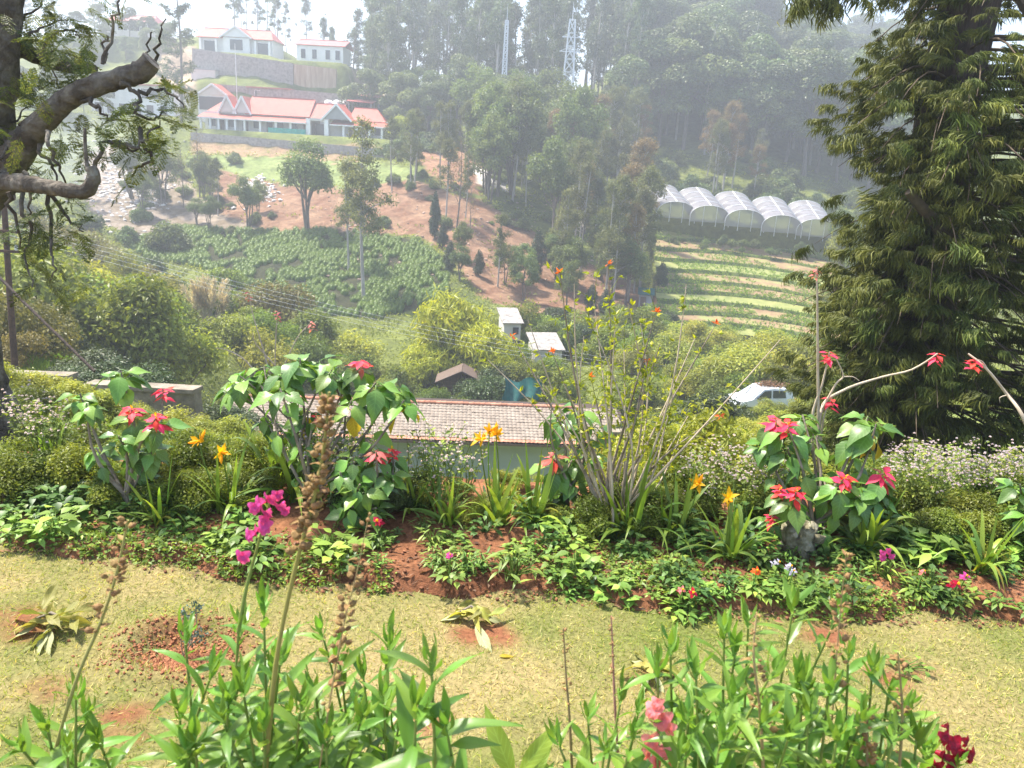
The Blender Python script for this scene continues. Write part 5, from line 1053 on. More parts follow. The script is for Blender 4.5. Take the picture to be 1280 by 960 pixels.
def head(root, c, axis, kind, sc=1.0):
    if kind == 'g': whorl(root, c, axis, 11, pl, sc*.88, (-.15, .75))
    elif kind == 'r': whorl(root, c+axis*.012, axis, 11, br, sc*.92, (-.25, .3), 'bract'); whorl(root, c+axis*.016, axis, 5, CYA, 1.2, (-1.2, -.7), 'cyathium'); whorl(root, c-axis*.03, axis, 7, pl, sc, (.1, .8))
    elif kind == 'R': whorl(root, c+axis*.012, axis, 10, br, sc*1.15, (-.25, .3), 'bract')
    elif kind == 'p': whorl(root, c+axis*.01, axis, 10, bp_+br[:1], sc*1.1, (-.2, .5), 'bract'); whorl(root, c-axis*.03, axis, 6, pl, sc, (.1, .8))
    elif kind == 'y': whorl(root, c, axis, 6, pl, sc, (-.1, .8)); whorl(root, c-axis*.06, axis, 2, yl, sc, (.4, .9))
def poinsettia(label, base_px, depth_off, heads, sc=1.0, wood=WOODY, r0=.014, extra=0):
    """heads: (px, py, kind, scale, distance offset)"""
    bs = near(*base_px); root = thing('poinsettia', label, 'poinsettia', tuple(bs)); fork = np.array((0, 0, .12))
    part(root, 'stem', MB().tube([(0, 0, -.06), (.01, 0, .05), fork], [r0*1.5, r0*1.3, r0*1.1], 7), wood)
    for hp in heads:
        px_, py_, kd, s_, dy = hp; c = P(px_, py_, bs[1]+dy)-bs; pts = stempath(fork*rng.uniform(.4, 1), c, .09); part(root, 'stem', MB().tube(pts, np.linspace(r0*.8, r0*.3, 6), 6), wood); ax = unit(pts[-1]-pts[-2]+np.array((0, -.15, .5))); head(root, c, ax, kd, s_*sc)
        for k in range(extra):
            f_ = rng.uniform(.45, .85); q_ = pts[int(f_*5)]; whorl(root, q_, ax, 2, pl, s_*sc*.85, (.2, .9))
    return root
poinsettia('poinsettia with deep red bracts beside a tall green leaf rosette', (160, 640), 0, [(150, 462, 'g', 1.15, .2), (165, 512, 'r', .9, .0), (195, 522, 'r', .95, -.1), (203, 488, 'R', .7, .25), (100, 492, 'g', .8, .1), (110, 505, 'g', .7, 0), (148, 545, 'g', .7, -.1), (190, 560, 'g', .7, 0), (120, 560, 'g', .7, .1)], 1.0, extra=1)
poinsettia('large leafy poinsettia with glossy drooping leaves before the tiled roof', (390, 640), 0, [(300, 470, 'g', 1.15, .1), (330, 458, 'g', 1.2, .2), (375, 448, 'g', 1.2, .1), (350, 485, 'g', 1.1, -.1), (415, 462, 'g', 1.15, .1), (452, 452, 'p', 1.0, .15), (470, 478, 'g', 1.2, 0), (495, 482, 'g', 1.1, .1), (505, 500, 'y', 1.0, 0), (440, 500, 'y', 1.0, 0), (385, 510, 'y', .9, .1), (395, 520, 'p', .45, .0), (330, 520, 'g', .8, .2), (285, 480, 'g', .9, .2), (400, 450, 'g', 1.0, .2), (355, 465, 'g', 1.0, 0)], .92, r0=.013, extra=1)
poinsettia('low poinsettia with coral bracts beside the dry seed stalk', (455, 655), 0, [(470, 566, 'p', .9, 0), (490, 563, 'r', .7, .1), (440, 572, 'g', .85, 0), (425, 590, 'g', .85, -.05), (450, 605, 'g', .9, -.1), (485, 590, 'g', .85, 0), (435, 632, 'g', .75, -.12), (470, 635, 'g', .7, -.1), (420, 615, 'g', .8, .05)], .95, extra=2)
poinsettia('pale-leaved poinsettia rising in front of the roof end', (705, 640), 0, [(700, 520, 'g', 1.1, .2), (722, 510, 'g', 1.0, .2), (745, 530, 'y', 1.0, .2), (692, 573, 'p', 1.0, -.05), (715, 575, 'g', .9, 0), (735, 560, 'g', .9, .1), (720, 600, 'g', .8, -.05), (690, 610, 'g', .75, 0)], 1.0, extra=1)
poinsettia('poinsettia with many red bracts around the mossy stump', (1015, 680), 0, [(985, 532, 'r', 1.0, .1), (970, 525, 'p', .9, .2), (1003, 518, 'g', .9, .3), (955, 550, 'g', .9, .2), (985, 560, 'g', 1.0, .1), (1020, 545, 'g', .9, .2), (1085, 520, 'g', 1.15, .2), (1095, 530, 'y', 1.1, .1), (1072, 545, 'y', 1.0, .1), (1056, 598, 'r', .95, -.1), (1104, 592, 'p', 1.0, .0), (995, 615, 'r', .9, -.15), (975, 612, 'r', .6, -.1), (1100, 615, 'g', 1.0, -.05), (1075, 620, 'g', .9, -.1), (1030, 600, 'g', .9, .1), (965, 645, 'r', .6, -.15), (1030, 660, 'g', .7, -.1)], 1.0, extra=1, r0=.015)
poinsettia('poinsettia cut off by the frame edge beside the lilac weeds'.replace('cut off by the frame edge', 'with grey-green leaves'), (1285, 690), 0, [(1275, 605, 'g', 1.0, 0), (1290, 640, 'g', 1.0, -.1), (1262, 640, 'g', .8, .1), (1300, 615, 'g', 1.0, 0)], .9, extra=1)
def bare_poin(label, base, paths, wood=PALEW):
    bs = np.array(base); root = thing('bare_poinsettia', label, 'poinsettia', tuple(bs))
    for pts, r0, hd in paths:
        q_ = smooth(np.array([P(*p_) for p_ in pts])-bs, 4); part(root, 'stem', MB().tube(q_, np.linspace(r0, r0*.4, len(q_)), 6, 0, None, True, .05), wood)
        if hd:
            ax = unit(np.array((0, -.1, 1.0))); whorl(root, q_[-1], ax, 10, br if hd == 'R' else bp_, .75 if hd == 'R' else .42, (-.2, .4), 'bract')
    return root
bpos = near(1020, 660); y0 = bpos[1]+.25; bb = np.array((bpos[0], y0, bedz(bpos[0], y0)))
bare_poin('bare pale-stemmed poinsettia with red bracts at its branch tips', bb, [(((1025, 640, y0), (1023, 520, y0), (1022, 420, y0), (1021, 335, y0)), .010, 'p'), (((1025, 640, y0), (1015, 530, y0), (1028, 480, y0), (1037, 440, y0)), .009, 'R'), (((1025, 640, y0), (1025, 520, y0), (1050, 490, y0+.1), (1100, 472, y0+.2), (1140, 462, y0+.2), (1172, 442, y0+.2)), .010, 'R'), (((1028, 510, y0), (1045, 480, y0), (1054, 470, y0), (1046, 450, y0), (1040, 442, y0)), .006, None), (((1054, 471, y0), (1066, 471, y0), (1074, 476, y0)), .004, None), (((1025, 560, y0), (1030, 520, y0), (1040, 498, y0)), .006, 'R')])
bpos = near(1330, 690); bb = np.array((bpos[0], bpos[1], bedz(bpos[0], bpos[1]))); y0 = bb[1]
bare_poin('bare pale branch leaning in with wilting red bracts before the conifer', bb, [(((1330, 690, y0), (1300, 580, y0), (1278, 520, y0), (1258, 492, y0+.1), (1232, 460, y0+.1), (1210, 442, y0+.15)), .012, None), (((1235, 463, y0+.1), (1228, 452, y0+.1), (1219, 449, y0+.1)), .004, 'R'), (((1258, 494, y0), (1250, 497, y0), (1250, 503, y0)), .003, None)])
bpos = near(350, 640); y0 = 4.75; bb = np.array((P(345, 560, y0)[0], y0, ground(0, 4.9)))
bare_poin('nearly bare poinsettia stems with small dull bracts above the big leaves', bb, [(((348, 580, y0), (345, 500, y0), (344, 440, y0), (347, 390, y0)), .007, 'p'), (((345, 500, y0), (330, 440, y0), (318, 400, y0), (310, 365, y0)), .006, 'p'), (((346, 480, y0), (370, 425, y0), (389, 403, y0)), .005, 'p'), (((345, 520, y0), (315, 460, y0), (290, 440, y0), (270, 435, y0)), .006, None), (((347, 460, y0), (320, 430, y0), (316, 415, y0)), .005, None)])
# ------------------------------------------------------------------ thin-branched yellow-green shrub
TL = leaf_mat('thin_shrub_leaf', (.27, .32, .03), .5, .42, .45, .1, warm=.1); TO = leaf_mat('thin_shrub_tip', (.65, .18, .04), .4, .4, .5, .1)
bs = near(762, 655); sh = thing('thin_branched_shrub', 'tall twiggy shrub with sparse yellow-green leaves and orange tips', 'shrub', tuple(bs)); fo = MB(); fo2 = MB()
tips = [(700, 340), (718, 355), (742, 375), (760, 330), (785, 380), (800, 400), (820, 390), (858, 355), (870, 420), (895, 405), (845, 470), (730, 420), (690, 440), (672, 470), (660, 400), (640, 420), (780, 430), (760, 460), (810, 450), (835, 500), (860, 520), (738, 470), (705, 480), (975, 425), (900, 520), (770, 395), (735, 395), (825, 430), (790, 480), (850, 545), (690, 505), (610, 450)]
for k, (a, b_) in enumerate(tips):
    e = P(a, b_, bs[1]+rng.uniform(-.3, .35))-bs; st = np.array((rng.normal()*.05, rng.normal()*.05, -.03)); pts = stempath(st, e, .05 if k != 23 else .02, 9); r0 = .0085 if k % 3 else .012; part(sh, 'branch', MB().tube(pts, np.linspace(r0, .002, 9), 5), PALEW if k % 3 else WOODY)
    dens = 20 if 720 < a < 850 else 10
    for j in range(dens):
        f_ = rng.uniform(.3, 1)**.8*8; i = min(int(f_), 7); q_ = pts[i]+(pts[i+1]-pts[i])*(f_-i); dd = unit(rng.standard_normal(3)+np.array((0, 0, .5)))
        L_ = rng.uniform(.02, .14)
        if j % 2: fo.tube([q_, q_+dd*L_], [.002, .001], 3, 0, .2); q_ = q_+dd*L_
        n_ = rng.integers(2, 5); D_ = unit(dd+.7*rng.standard_normal((n_, 3))); fo.cards(np.tile(q_, (n_, 1)), D_, rng.standard_normal((n_, 3))+(0, 0, .8), rng.uniform(.022, .045, n_), rng.uniform(.012, .02, n_), 0)
    if k % 3 == 0 and k < 26: n_ = 6; fo2.cards(np.tile(pts[-1], (n_, 1)), unit(rng.standard_normal((n_, 3))+(0, 0, .6)), rng.standard_normal((n_, 3))+(0, 0, 1), .03, .014)
o = part(sh, 'foliage', fo, TL); o['kind'] = 'stuff'; part(sh, 'tip_leaves', fo2, TO)
# ------------------------------------------------------------------ daylilies
lb = [strap(MB(), L_, W_, b_, 8, r_).mesh('blade', LILY) for L_, W_, b_, r_ in ((.52, .026, .35, 1.25), (.58, .026, .6, 1.2), (.5, .024, .75, 1.05), (.42, .024, .5, .8), (.52, .022, .15, 1.4))]; ly = [strap(MB(), .45, .02, .95, 8, 1.1).mesh('blade', LILYY)]
petal = leafmesh('petal', YFLOW, .085, .032, LAN, .35, .2, .03); bud = MB().tube([(0, 0, 0), (.02, 0, 0), (.045, 0, 0), (.06, 0, 0)], [.004, .008, .007, .001], 6).mesh('bud', YFLOW)
def daylily(label, px_, py_, n_=22, sc=1.0, flowers=(), old_=1, dark=False):
    bs = near(px_, py_); root = thing('daylily', label, 'daylily', tuple(bs-np.array((0, 0, .01))), 0)
    for i in range(n_):
        o = link('blade', ly[0] if i < old_ else lb[rng.integers(5)], root); o.rotation_euler = (rng.normal(0, .12), rng.normal(0, .12), i*2.4+rng.normal(0, .3)); s_ = sc*rng.uniform(.75, 1.15); o.scale = (s_, s_*rng.uniform(.9, 1.4), s_); o.location = (rng.normal(0, .025), rng.normal(0, .02), 0)
    for fx, fy in flowers:
        c = P(fx, fy, bs[1]+rng.uniform(-.05, .05))-bs; pts = stempath((0, 0, 0), c, .04); part(root, 'flower_stem', MB().tube(pts, np.linspace(.005, .003, 6), 5), LILY); ax = unit(c-pts[-2]+np.array((rng.normal()*.5, -.6, .4)))
        fl = link('flower', None, root); whorl(fl, c, ax, 6, [petal], .62, (-.95, -.6), 'petal', a0=0)
        for k in range(2): o = link('bud', bud, root); o.matrix_basis = basis(ax+rng.standard_normal(3)*.6, np.array((0, 0, 1.0)), c-ax*.01)
daylily('daylily clump at the shaded end of the bed by the pale trunk', 62, 592, 20, .85)
daylily('daylily clump flowering with two golden blooms beside the red poinsettia', 290, 640, 26, .9, ((248, 548), (277, 563)), 3)
daylily('dense dark daylily clump under the large leafy poinsettia', 370, 625, 34, 1.25)
daylily('tall-bladed daylily clump beside the dense dark one', 345, 610, 20, 1.2)
daylily('short daylily tuft between the coral poinsettia and the lilac weeds', 515, 640, 14, .75)
daylily('broad daylily clump below the pale blue wall', 560, 655, 24, .85, (), 2)
daylily('upright daylily with open golden flowers before the blue wall', 622, 656, 24, .95, ((620, 540), (600, 546), (612, 536)))
daylily('fresh daylily clump next to the golden-flowered one', 665, 655, 24, 1.0)
daylily('grassy daylily clump at the foot of the twiggy shrub', 790, 670, 34, 1.05, (), 2)
daylily('leaning daylily clump on the sunny side of the twiggy shrub', 838, 672, 20, .9, ((872, 602),), 2)
daylily('bright fan-shaped daylily standing alone on bare soil', 914, 698, 26, 1.0, ((911, 620),), 1)
daylily('dark daylily clump behind the mossy stump', 1075, 690, 28, 1.05)
daylily('yellowing daylily clump near the lilac weeds', 1222, 715, 24, .95, (), 5)
daylily('small daylily tuft beside the pale daylily fans', 200, 655, 14, .8, (), 2)
# ------------------------------------------------------------------ mossy stump
bs = near(995, 690); mb = MB(); V, F = ICO[3]; V = V.copy(); nn_ = .25*np.sin(V[:, 0]*5+1)*np.sin(V[:, 1]*6)+.18*np.sin(V[:, 2]*11+V[:, 0]*7)+.1*rng.standard_normal(len(V)); V = V*(1+1.3*nn_[:, None])*np.array((.09, .08, .10)); mb.add(V+np.array((0, 0, .07)), F, 0, None, True)
for k in range(9): a = k*.7; mb.ico((math.cos(a)*.10, math.sin(a)*.08, rng.uniform(.02, .14)), rng.uniform(.015, .03), 0, None, .3, 1)
tag(link('stump', mb.mesh('stump', noise_mat('mossy_stump', [(.25, (.06, .05, .035)), (.5, (.20, .18, .11)), (.75, (.42, .40, .33))], 14, 8, bump=.9, bscale=40, dist=.02)), None, tuple(bs)), 'knobbly grey mossy stump under the red-bracted poinsettia', 'stump')
# ------------------------------------------------------------------ lilac weeds
AL = leaf_mat('weed_leaf', (.17, .24, .05), .5, .3, .6, .25, warm=.1); wm = []
for v_ in range(4):
    g, f_ = MB(), MB()
    for k in range(9):
        a = rng.uniform(0, 6.28); e = np.array((math.cos(a)*rng.uniform(.05, .2), math.sin(a)*rng.uniform(.05, .2), rng.uniform(.28, .48))); pts = stempath((0, 0, 0), e, .08, 5); g.tube(pts, np.linspace(.003, .0015, 5), 4, 0, .1)
        C0 = pts[rng.integers(0, 5, 16)]+rng.standard_normal((16, 3))*.015; g.cards(C0, rng.standard_normal((16, 3))*(1, 1, .5), rng.standard_normal((16, 3))*.5+(0, 0, 1), rng.uniform(.02, .045, 16), rng.uniform(.012, .028, 16))
        for q_ in range(rng.integers(2, 5)):
            c = e+rng.standard_normal(3)*.022; dd = sphere_dirs(26, 0); f_.cards(np.tile(c, (26, 1)), dd, rng.standard_normal((26, 3)), .011, .006)
    wm.append((g.mesh('weed_foliage', AL), f_.mesh('weed_blossom', LILAC)))
def weeds(n_, pxr, pyr, label, group, seed, sc=(.8, 1.3), slope=False, fn=None):
    rr_ = np.random.default_rng(seed)
    for i in range(n_):
        q, w = rr_.uniform(*pxr), rr_.uniform(*pyr)
        p = (hit(q, w, 5.2, 30) if slope else near(q, w)); r_ = thing('lilac_weed', label, 'weed', tuple(p), rr_.uniform(0, 6.28), group, rr_.uniform(*sc)); k = rr_.integers(4)
        link('foliage', wm[k][0], r_); link('blossom', wm[k][1], r_)
weeds(62, (1105, 1290), (622, 655), 'lilac-flowered weed in the drift under the weeping conifer', 'lilac weeds under the conifer', 301, (.6, .95))
weeds(22, (850, 960), (606, 660), 'lilac-flowered weed between the twiggy shrub and the mossy stump', 'lilac weeds beside the stump', 302, (.55, .85))
weeds(24, (850, 1120), (560, 606), 'lilac-flowered weed on the sunny slope beyond the bed', 'lilac weeds beyond the bed', 303, (.8, 1.2), True)
weeds(7, (505, 600), (622, 645), 'lilac-flowered weed in front of the pale blue wall', 'lilac weeds before the blue wall', 304, (.7, 1.0))
weeds(8, (30, 85), (560, 600), 'white-flowered weed by the pale tree foot', 'weeds by the tree foot', 305, (.7, 1.0))
weeds(12, (380, 460), (600, 640), 'lilac-flowered weed beneath the coral poinsettia', 'lilac weeds beneath the coral poinsettia', 306, (.7, 1.0))
# ------------------------------------------------------------------ small bedding plants
BED = leaf_mat('bedding_leaf', (.17, .29, .055), .45, .32, .45, .3); BEDD = leaf_mat('bedding_leaf_dark', (.085, .17, .04), .45, .28, .45, .3)
def clump(mat, n_, L, W, hgt, rad, prof=OV):
    mb = MB(); prof = np.asarray(prof); pr = prof[[0, 2, 4, 6, 8, 9]]; t = np.linspace(0, 1, 6)
    for i in range(n_):
        a = rng.uniform(0, 6.28); o_ = rad*math.sqrt(rng.random()); z = hgt*rng.uniform(.25, 1)*(1.1-.5*o_/rad); b0 = np.array((math.cos(a)*o_, math.sin(a)*o_, z)); el = rng.uniform(-.3, .6); a2 = a+rng.normal(0, .9); d = np.array((math.cos(a2)*math.cos(el), math.sin(a2)*math.cos(el), math.sin(el))); s_ = unit(np.cross(d, (0, 0, 1.0))); nn = np.cross(s_, d); l_ = L*rng.uniform(.6, 1.25); w_ = W*rng.uniform(.7, 1.2)
        ax = b0+d*(l_*t)[:, None]-np.array((0, 0, 1))*(.25*l_*t*t)[:, None]; lf = ax-s_*(pr*w_/2)[:, None]+nn*(pr*w_*.1)[:, None]; rt = ax+s_*(pr*w_/2)[:, None]+nn*(pr*w_*.1)[:, None]
        V = np.vstack([lf, ax, rt]); jj = np.arange(5); mb.add(V, np.vstack([np.stack([jj, jj+1, 6+jj+1, 6+jj], -1), np.stack([6+jj, 7+jj, 13+jj, 12+jj], -1)]), 0, rng.random())
        mb.tube([(rng.normal()*.01, rng.normal()*.01, 0), b0*np.array((.6, .6, .7)), b0], [.003, .002, .0015], 3, 0, .3)
    return mb.mesh('bedding_clump', mat)
cm = {'seedling': [clump(BED, 26, .065, .036, .10, .09) for v in range(4)], 'dark': [clump(BEDD, 30, .06, .034, .13, .10) for v in range(3)], 'broad': [clump(BED, 24, .075, .05, .12, .10) for v in range(3)], 'spiky': [clump(BED, 40, .06, .014, .12, .08, LAN) for v in range(2)], 'tiny': [clump(BED, 16, .032, .02, .04, .06) for v in range(4)]}
ADJ = {'seedling': 'oval-leaved', 'dark': 'dark', 'broad': 'broad-leaved', 'spiky': 'narrow-leaved', 'tiny': 'tiny'}
def bedding(kind, px_, py_, sc, label, group=None, name='bedding_plant'):
    p = near(px_, py_); o = link(name, cm[kind][rng.integers(len(cm[kind]))], None, tuple(p-np.array((0, 0, .004)))); o.rotation_euler = (0, 0, rng.uniform(0, 6.28)); o.scale = (sc,)*3; return tag(o, label, 'plant', group)
def beds(n_, pxr, top, bot, kinds, label, group, seed, sc=(.7, 1.25)):
    rr_ = np.random.default_rng(seed)
    for i in range(n_):
        q = rr_.uniform(*pxr); w = rr_.uniform(np.interp(q, *top), np.interp(q, *bot)); kd = kinds[rr_.integers(len(kinds))]; bedding(kd, q, w, rr_.uniform(*sc), ADJ[kd]+' '+label, group)
EB = ((0, 120, 260, 400, 640, 760, 900, 1050, 1280), (672, 690, 706, 724, 734, 742, 758, 762, 768))           # front edge of the bed
beds(34, (0, 330), ((0, 330), (625, 650)), EB, ('seedling', 'broad', 'tiny', 'seedling'), 'fresh seedling in the shady end of the bed', 'seedlings in the shady end', 401, (.5, .95))
beds(20, (0, 300), ((0, 330), (600, 615)), ((0, 330), (640, 650)), ('dark',), 'leafy filler plant under the red-bracted poinsettia', 'filler plants at the shady end', 402)
beds(26, (380, 640), ((380, 640), (655, 665)), ((380, 640), (712, 728)), ('seedling', 'spiky', 'tiny', 'dark'), 'seedling on the bare red soil in mid-bed', 'seedlings in mid-bed', 403, (.45, .85))
beds(40, (640, 880), ((640, 880), (672, 690)), ((640, 880), (742, 752)), ('seedling', 'seedling', 'dark', 'tiny'), 'seedling along the front of the bed below the twiggy shrub', 'seedlings below the twiggy shrub', 404, (.5, .85))
beds(44, (880, 1290), ((880, 1290), (690, 690)), ((880, 1290), (758, 768)), ('seedling', 'dark', 'dark', 'tiny', 'spiky'), 'bedding plant in the front row beyond the stump', 'bedding plants beyond the stump', 405, (.5, .9))
beds(46, (1090, 1290), ((1090, 1290), (650, 660)), ((1090, 1290), (700, 710)), ('dark', 'seedling', 'broad'), 'filler plant in front of the lilac drift', 'filler plants before the lilac drift', 406, (.8, 1.3))
beds(24, (640, 1100), ((640, 1100), (640, 660)), ((640, 1100), (690, 700)), ('dark', 'seedling'), 'filler plant at the back of the bed', 'filler plants at the back', 407, (.7, 1.2))
for q, w, k, s_, lab in ((640, 722, 'spiky', 1.3, 'bushy narrow-leaved seedling on the bare soil'), (770, 750, 'broad', .9, 'bright broad-leaved rosette at the lawn edge'), (720, 715, 'broad', 1.0, 'pale broad-leaved seedling below the twiggy shrub'), (70, 665, 'broad', 1.15, 'large soft green rosette at the end of the bed'), (415, 690, 'seedling', 1.4, 'leafy bush of young dahlia beside the dry stalk')): bedding(k, q, w, s_, lab)
# scattered ground cover sprigs
mb = MB(); n_ = 5200; q = rng.uniform(-40, 1320, n_); w = np.interp(q, *EB)-2-np.abs(rng.normal(0, 34, n_)); C0 = np.array([at_z(a, b_, .06) for a, b_ in zip(q, w)]); den = vnoise(C0[:, 0], C0[:, 1], 5, 77) > np.where((q > 400) & (q < 640), .25, -.1); C0 = C0[den]; ey = edge_y(C0[:, 0]); C0[:, 2] = bed_z(C0[:, 0], (C0[:, 1]-ey)/(4.42-ey))
for k in range(5): mb.cards(C0+rng.normal(0, .018, C0.shape)*(1, 1, .2), rng.standard_normal(C0.shape)*(1, 1, .3)+(0, 0, .25), rng.standard_normal(C0.shape)*.35+(0, 0, 1), rng.uniform(.014, .034, len(C0)), rng.uniform(.01, .02, len(C0)))
tag(link('ground_cover', mb.mesh('ground_cover', BED)), 'small round-leaved creeping weeds scattered over the bed soil', 'weeds', None, 'stuff')
# dry litter and clods
mb = MB(); n_ = 2600; q = rng.uniform(-40, 1320, n_); w = np.interp(q, *EB)-np.abs(rng.normal(0, 40, n_))+4; C0 = np.array([at_z(a, b_, .06) for a, b_ in zip(q, w)]); ey = edge_y(C0[:, 0]); tt = (C0[:, 1]-ey)/(4.42-ey); C0[:, 2] = np.where(tt > 0, bed_z(C0[:, 0], np.clip(tt, 0, 1)), 0)+.006
mb.cards(C0[:1500], rng.standard_normal((1500, 3))*(1, 1, .15), rng.standard_normal((1500, 3))*.4+(0, 0, 1), rng.uniform(.015, .05, 1500), rng.uniform(.003, .016, 1500))
for c in C0[1500:]: s_ = rng.uniform(.002, .010); mb.ico(c, (s_, s_, s_*.7), 1, rng.random(), .2)
tag(link('litter', mb.mesh('litter', [lit, noise_mat('clod', [(.3, (.14, .055, .03)), (.7, (.28, .12, .06))], 20, usernd=.3)])), 'dry leaf scraps and red clods littering the bed', 'litter', None, 'stuff')
# ------------------------------------------------------------------ small flowers of the bed
def dahlia(label, px_, py_, mat, sc=1.0, centre=YFLOW, leafy=True, hgt=.13, cat='flower'):
    p = near(px_, py_+hgt*150); r_ = thing('dahlia', label, cat, tuple(p)); c = np.array((0, -.02, hgt)); part(r_, 'stem', MB().tube([(0, 0, 0), (0, 0, hgt*.5), c], .003, 5), BED); pm = PET.setdefault(mat.name, leafmesh('petal', mat, .026, .015, [.4, .7, .9, 1, 1, .95, .8, .5, .2, 0], .1, .15)); ax = unit(np.array((rng.normal()*.3, -.75, .65))); fl = link('flower', None, r_); whorl(fl, c, ax, 10, [pm], sc, (-.15, .15), 'petal', jitter=.1); part(r_, 'flower_centre', MB().ico(c+ax*.004, .007*sc, 0, None, .1), centre)
    if leafy: o = link('foliage', cm['seedling'][rng.integers(4)], r_); o.scale = (.75,)*3
PET = {}
for a in (('crimson dahlia with yellow eye beside the dry seed stalk', 472, 659, CRIM, 1.15), ('scarlet dahlia at the lawn edge below the twiggy shrub', 861, 750, CRIM, .95), ('pink dahlia touching the scarlet one at the lawn edge', 848, 746, PINKF, .8), ('orange dahlia in front of the fan-shaped daylily', 940, 722, ORNG, .9), ('bright red dahlia with yellow eye beside the yellowing daylily', 1187, 738, CRIM, 1.1), ('pink-red dahlia behind the bright red one', 1198, 728, MAG, .8), ('purple dahlia low on the bare soil', 562, 703, MAG, .7), ('pink dahlia half hidden by seedlings', 1146, 722, PINKF, .6), ('lilac dahlia above the lawn edge', 982, 716, LILAC, .75), ('pale lilac dahlia near the stump', 967, 711, LILAC, .65), ('lilac dahlia beside the pale one near the stump', 985, 722, LILAC, .7)): dahlia(*a)
# small magenta snapdragon in the bed
SN = leafmesh('petal', MAG, .022, .024, [.5, .85, 1, 1, .95, .9, .8, .7, .5, .3], .5, .2, .06); SNP = leafmesh('petal', PINKF, .022, .024, [.5, .85, 1, 1, .95, .9, .8, .7, .5, .3], .5, .2, .06); SNC = leafmesh('petal', CRIM, .024, .024, [.5, .85, 1, 1, .95, .9, .8, .7, .5, .3], .5, .2, .06); tubeM = {}
def floret(root, c, d, mesh, sc=1.0):
    fl = link('floret', None, root)
    if mesh.name not in tubeM: tubeM[mesh.name] = MB().tube([(-.018, 0, 0), (-.006, 0, 0), (.006, 0, 0)], [.003, .007, .009], 7).mesh('floret_tube', mesh.materials[0])
    o = link('floret_tube', tubeM[mesh.name], fl); o.matrix_basis = basis(d, np.array((0, 0, 1.0)), c, sc)
    e1 = unit(np.cross(d, (0, 0, 1.0))); e2 = np.cross(e1, d)
    for a, l_ in ((.6, 1.1), (2.5, 1.1), (3.9, 1.0), (4.7, 1.15), (5.5, 1.0)): dd = e1*math.cos(a)+e2*math.sin(a)+d*.35; o = link('petal', mesh, fl); o.matrix_basis = basis(dd, d, c+d*.006*sc, sc*l_)
r_ = thing('snapdragon', 'little magenta snapdragon among the dark bedding plants', 'flower', tuple(near(1107, 722))); c = P(1107, 690, near(1107, 722)[1])-near(1107, 722); part(r_, 'stem', MB().tube([(0, 0, 0), c], .003, 5), BED)
for k in range(4): floret(r_, c+np.array((rng.normal()*.012, -.01, (k-2)*.014)), unit(np.array((rng.normal()*.8, -1, .2))), SN, .7)
o = link('foliage', cm['spiky'][0], r_)
# ------------------------------------------------------------------ lawn grass
n_ = 120000; q = rng.uniform(-3.3, 3.3, n_); w = rng.uniform(1.75, 3.9, n_); ok = (w < edge_y(q)+.03*vnoise(q, w, 9, 14)) & (np.abs(q) < w*.80+.3) & (rng.random(n_) > bare(q, w)*1.15); q, w = q[ok], w[ok]; n_ = len(q)
z = lawn_z(q, w); dk = dry(q, w); C0 = np.stack([q, w, z-.002], 1); lay = rng.random(n_) < .55
D = unit(rng.standard_normal((n_, 3))*np.where(lay, 1.0, .55)[:, None]*(1, 1, .25)+np.stack([0*q, 0*q, np.where(lay, .22, .8)], 1)); N = unit(rng.standard_normal((n_, 3))+(0, 0, .4)); L_ = rng.uniform(.014, .040, n_); L_ = np.where(lay, L_*1.1, L_*.85)
dryb = rng.random(n_) < np.clip(.12+.62*dk, 0, 1); mb = MB()
GR = leaf_mat('grass_blade', (.27, .33, .07), .5, .4, .5, 0, warm=.05); ST = leaf_mat('straw_blade', (.46, .41, .18), .4, .3, .6, 0)
for m_, k in ((0, ~dryb), (1, dryb)): mb.cards(C0[k], D[k], N[k], L_[k], rng.uniform(.0022, .0042, k.sum()), m_, np.clip(.5+.45*vnoise(q[k], w[k], 16, 15)+rng.normal(0, .25, k.sum()), 0, 1), .1)
tag(link('lawn_grass', mb.mesh('lawn_grass', [GR, ST])), 'short mown grass blades, green and straw mixed', 'grass', None, 'stuff')
# clods in and round the planting hole
mb = MB()
for i in range(2600): a = rng.uniform(0, 6.28); d = abs(rng.normal(0, .11)); x, y = HOLE[0]+math.cos(a)*d*1.3, HOLE[1]+math.sin(a)*d; s_ = rng.uniform(.0015, .0075); mb.ico((x, y, float(lawn_z(np.array([x]), np.array([y]))[0])+s_*.4), s_, 0, rng.random(), .2)
tag(link('loose_earth', mb.mesh('loose_earth', noise_mat('loose_red_earth', [(.3, (.22, .085, .04)), (.7, (.36, .16, .08))], 30, usernd=.3))), 'crumbly red earth in the freshly dug planting hole', 'earth', None, 'stuff')
r_ = thing('young_shrub', 'tiny blue-green shrub planted in the dug hole', 'plant', tuple(HOLE-np.array((0, 0, .05)))); mb = MB(); BG = leaf_mat('bluegreen_leaf', (.10, .15, .12), .3, .2, .6, .1)
for a, b_ in ((232, 770), (245, 760), (238, 800), (252, 795)):
    e = P(a, b_, HOLE[1]+.02)-(HOLE-np.array((0, 0, .05))); part(r_, 'stem', MB().tube(stempath((0, 0, 0), e, .1, 4), .002, 4), WOODY); k = 34; mb.cards(e+rng.standard_normal((k, 3))*.013, rng.standard_normal((k, 3)), rng.standard_normal((k, 3)), .018, .010)
part(r_, 'foliage', mb, BG)
r_ = thing('young_shrub', 'low dark sprig growing in the lawn beyond the pink snapdragons', 'plant', tuple(near(1132, 835))); o = link('foliage', cm['tiny'][0], r_); o.scale = (1.3,)*3
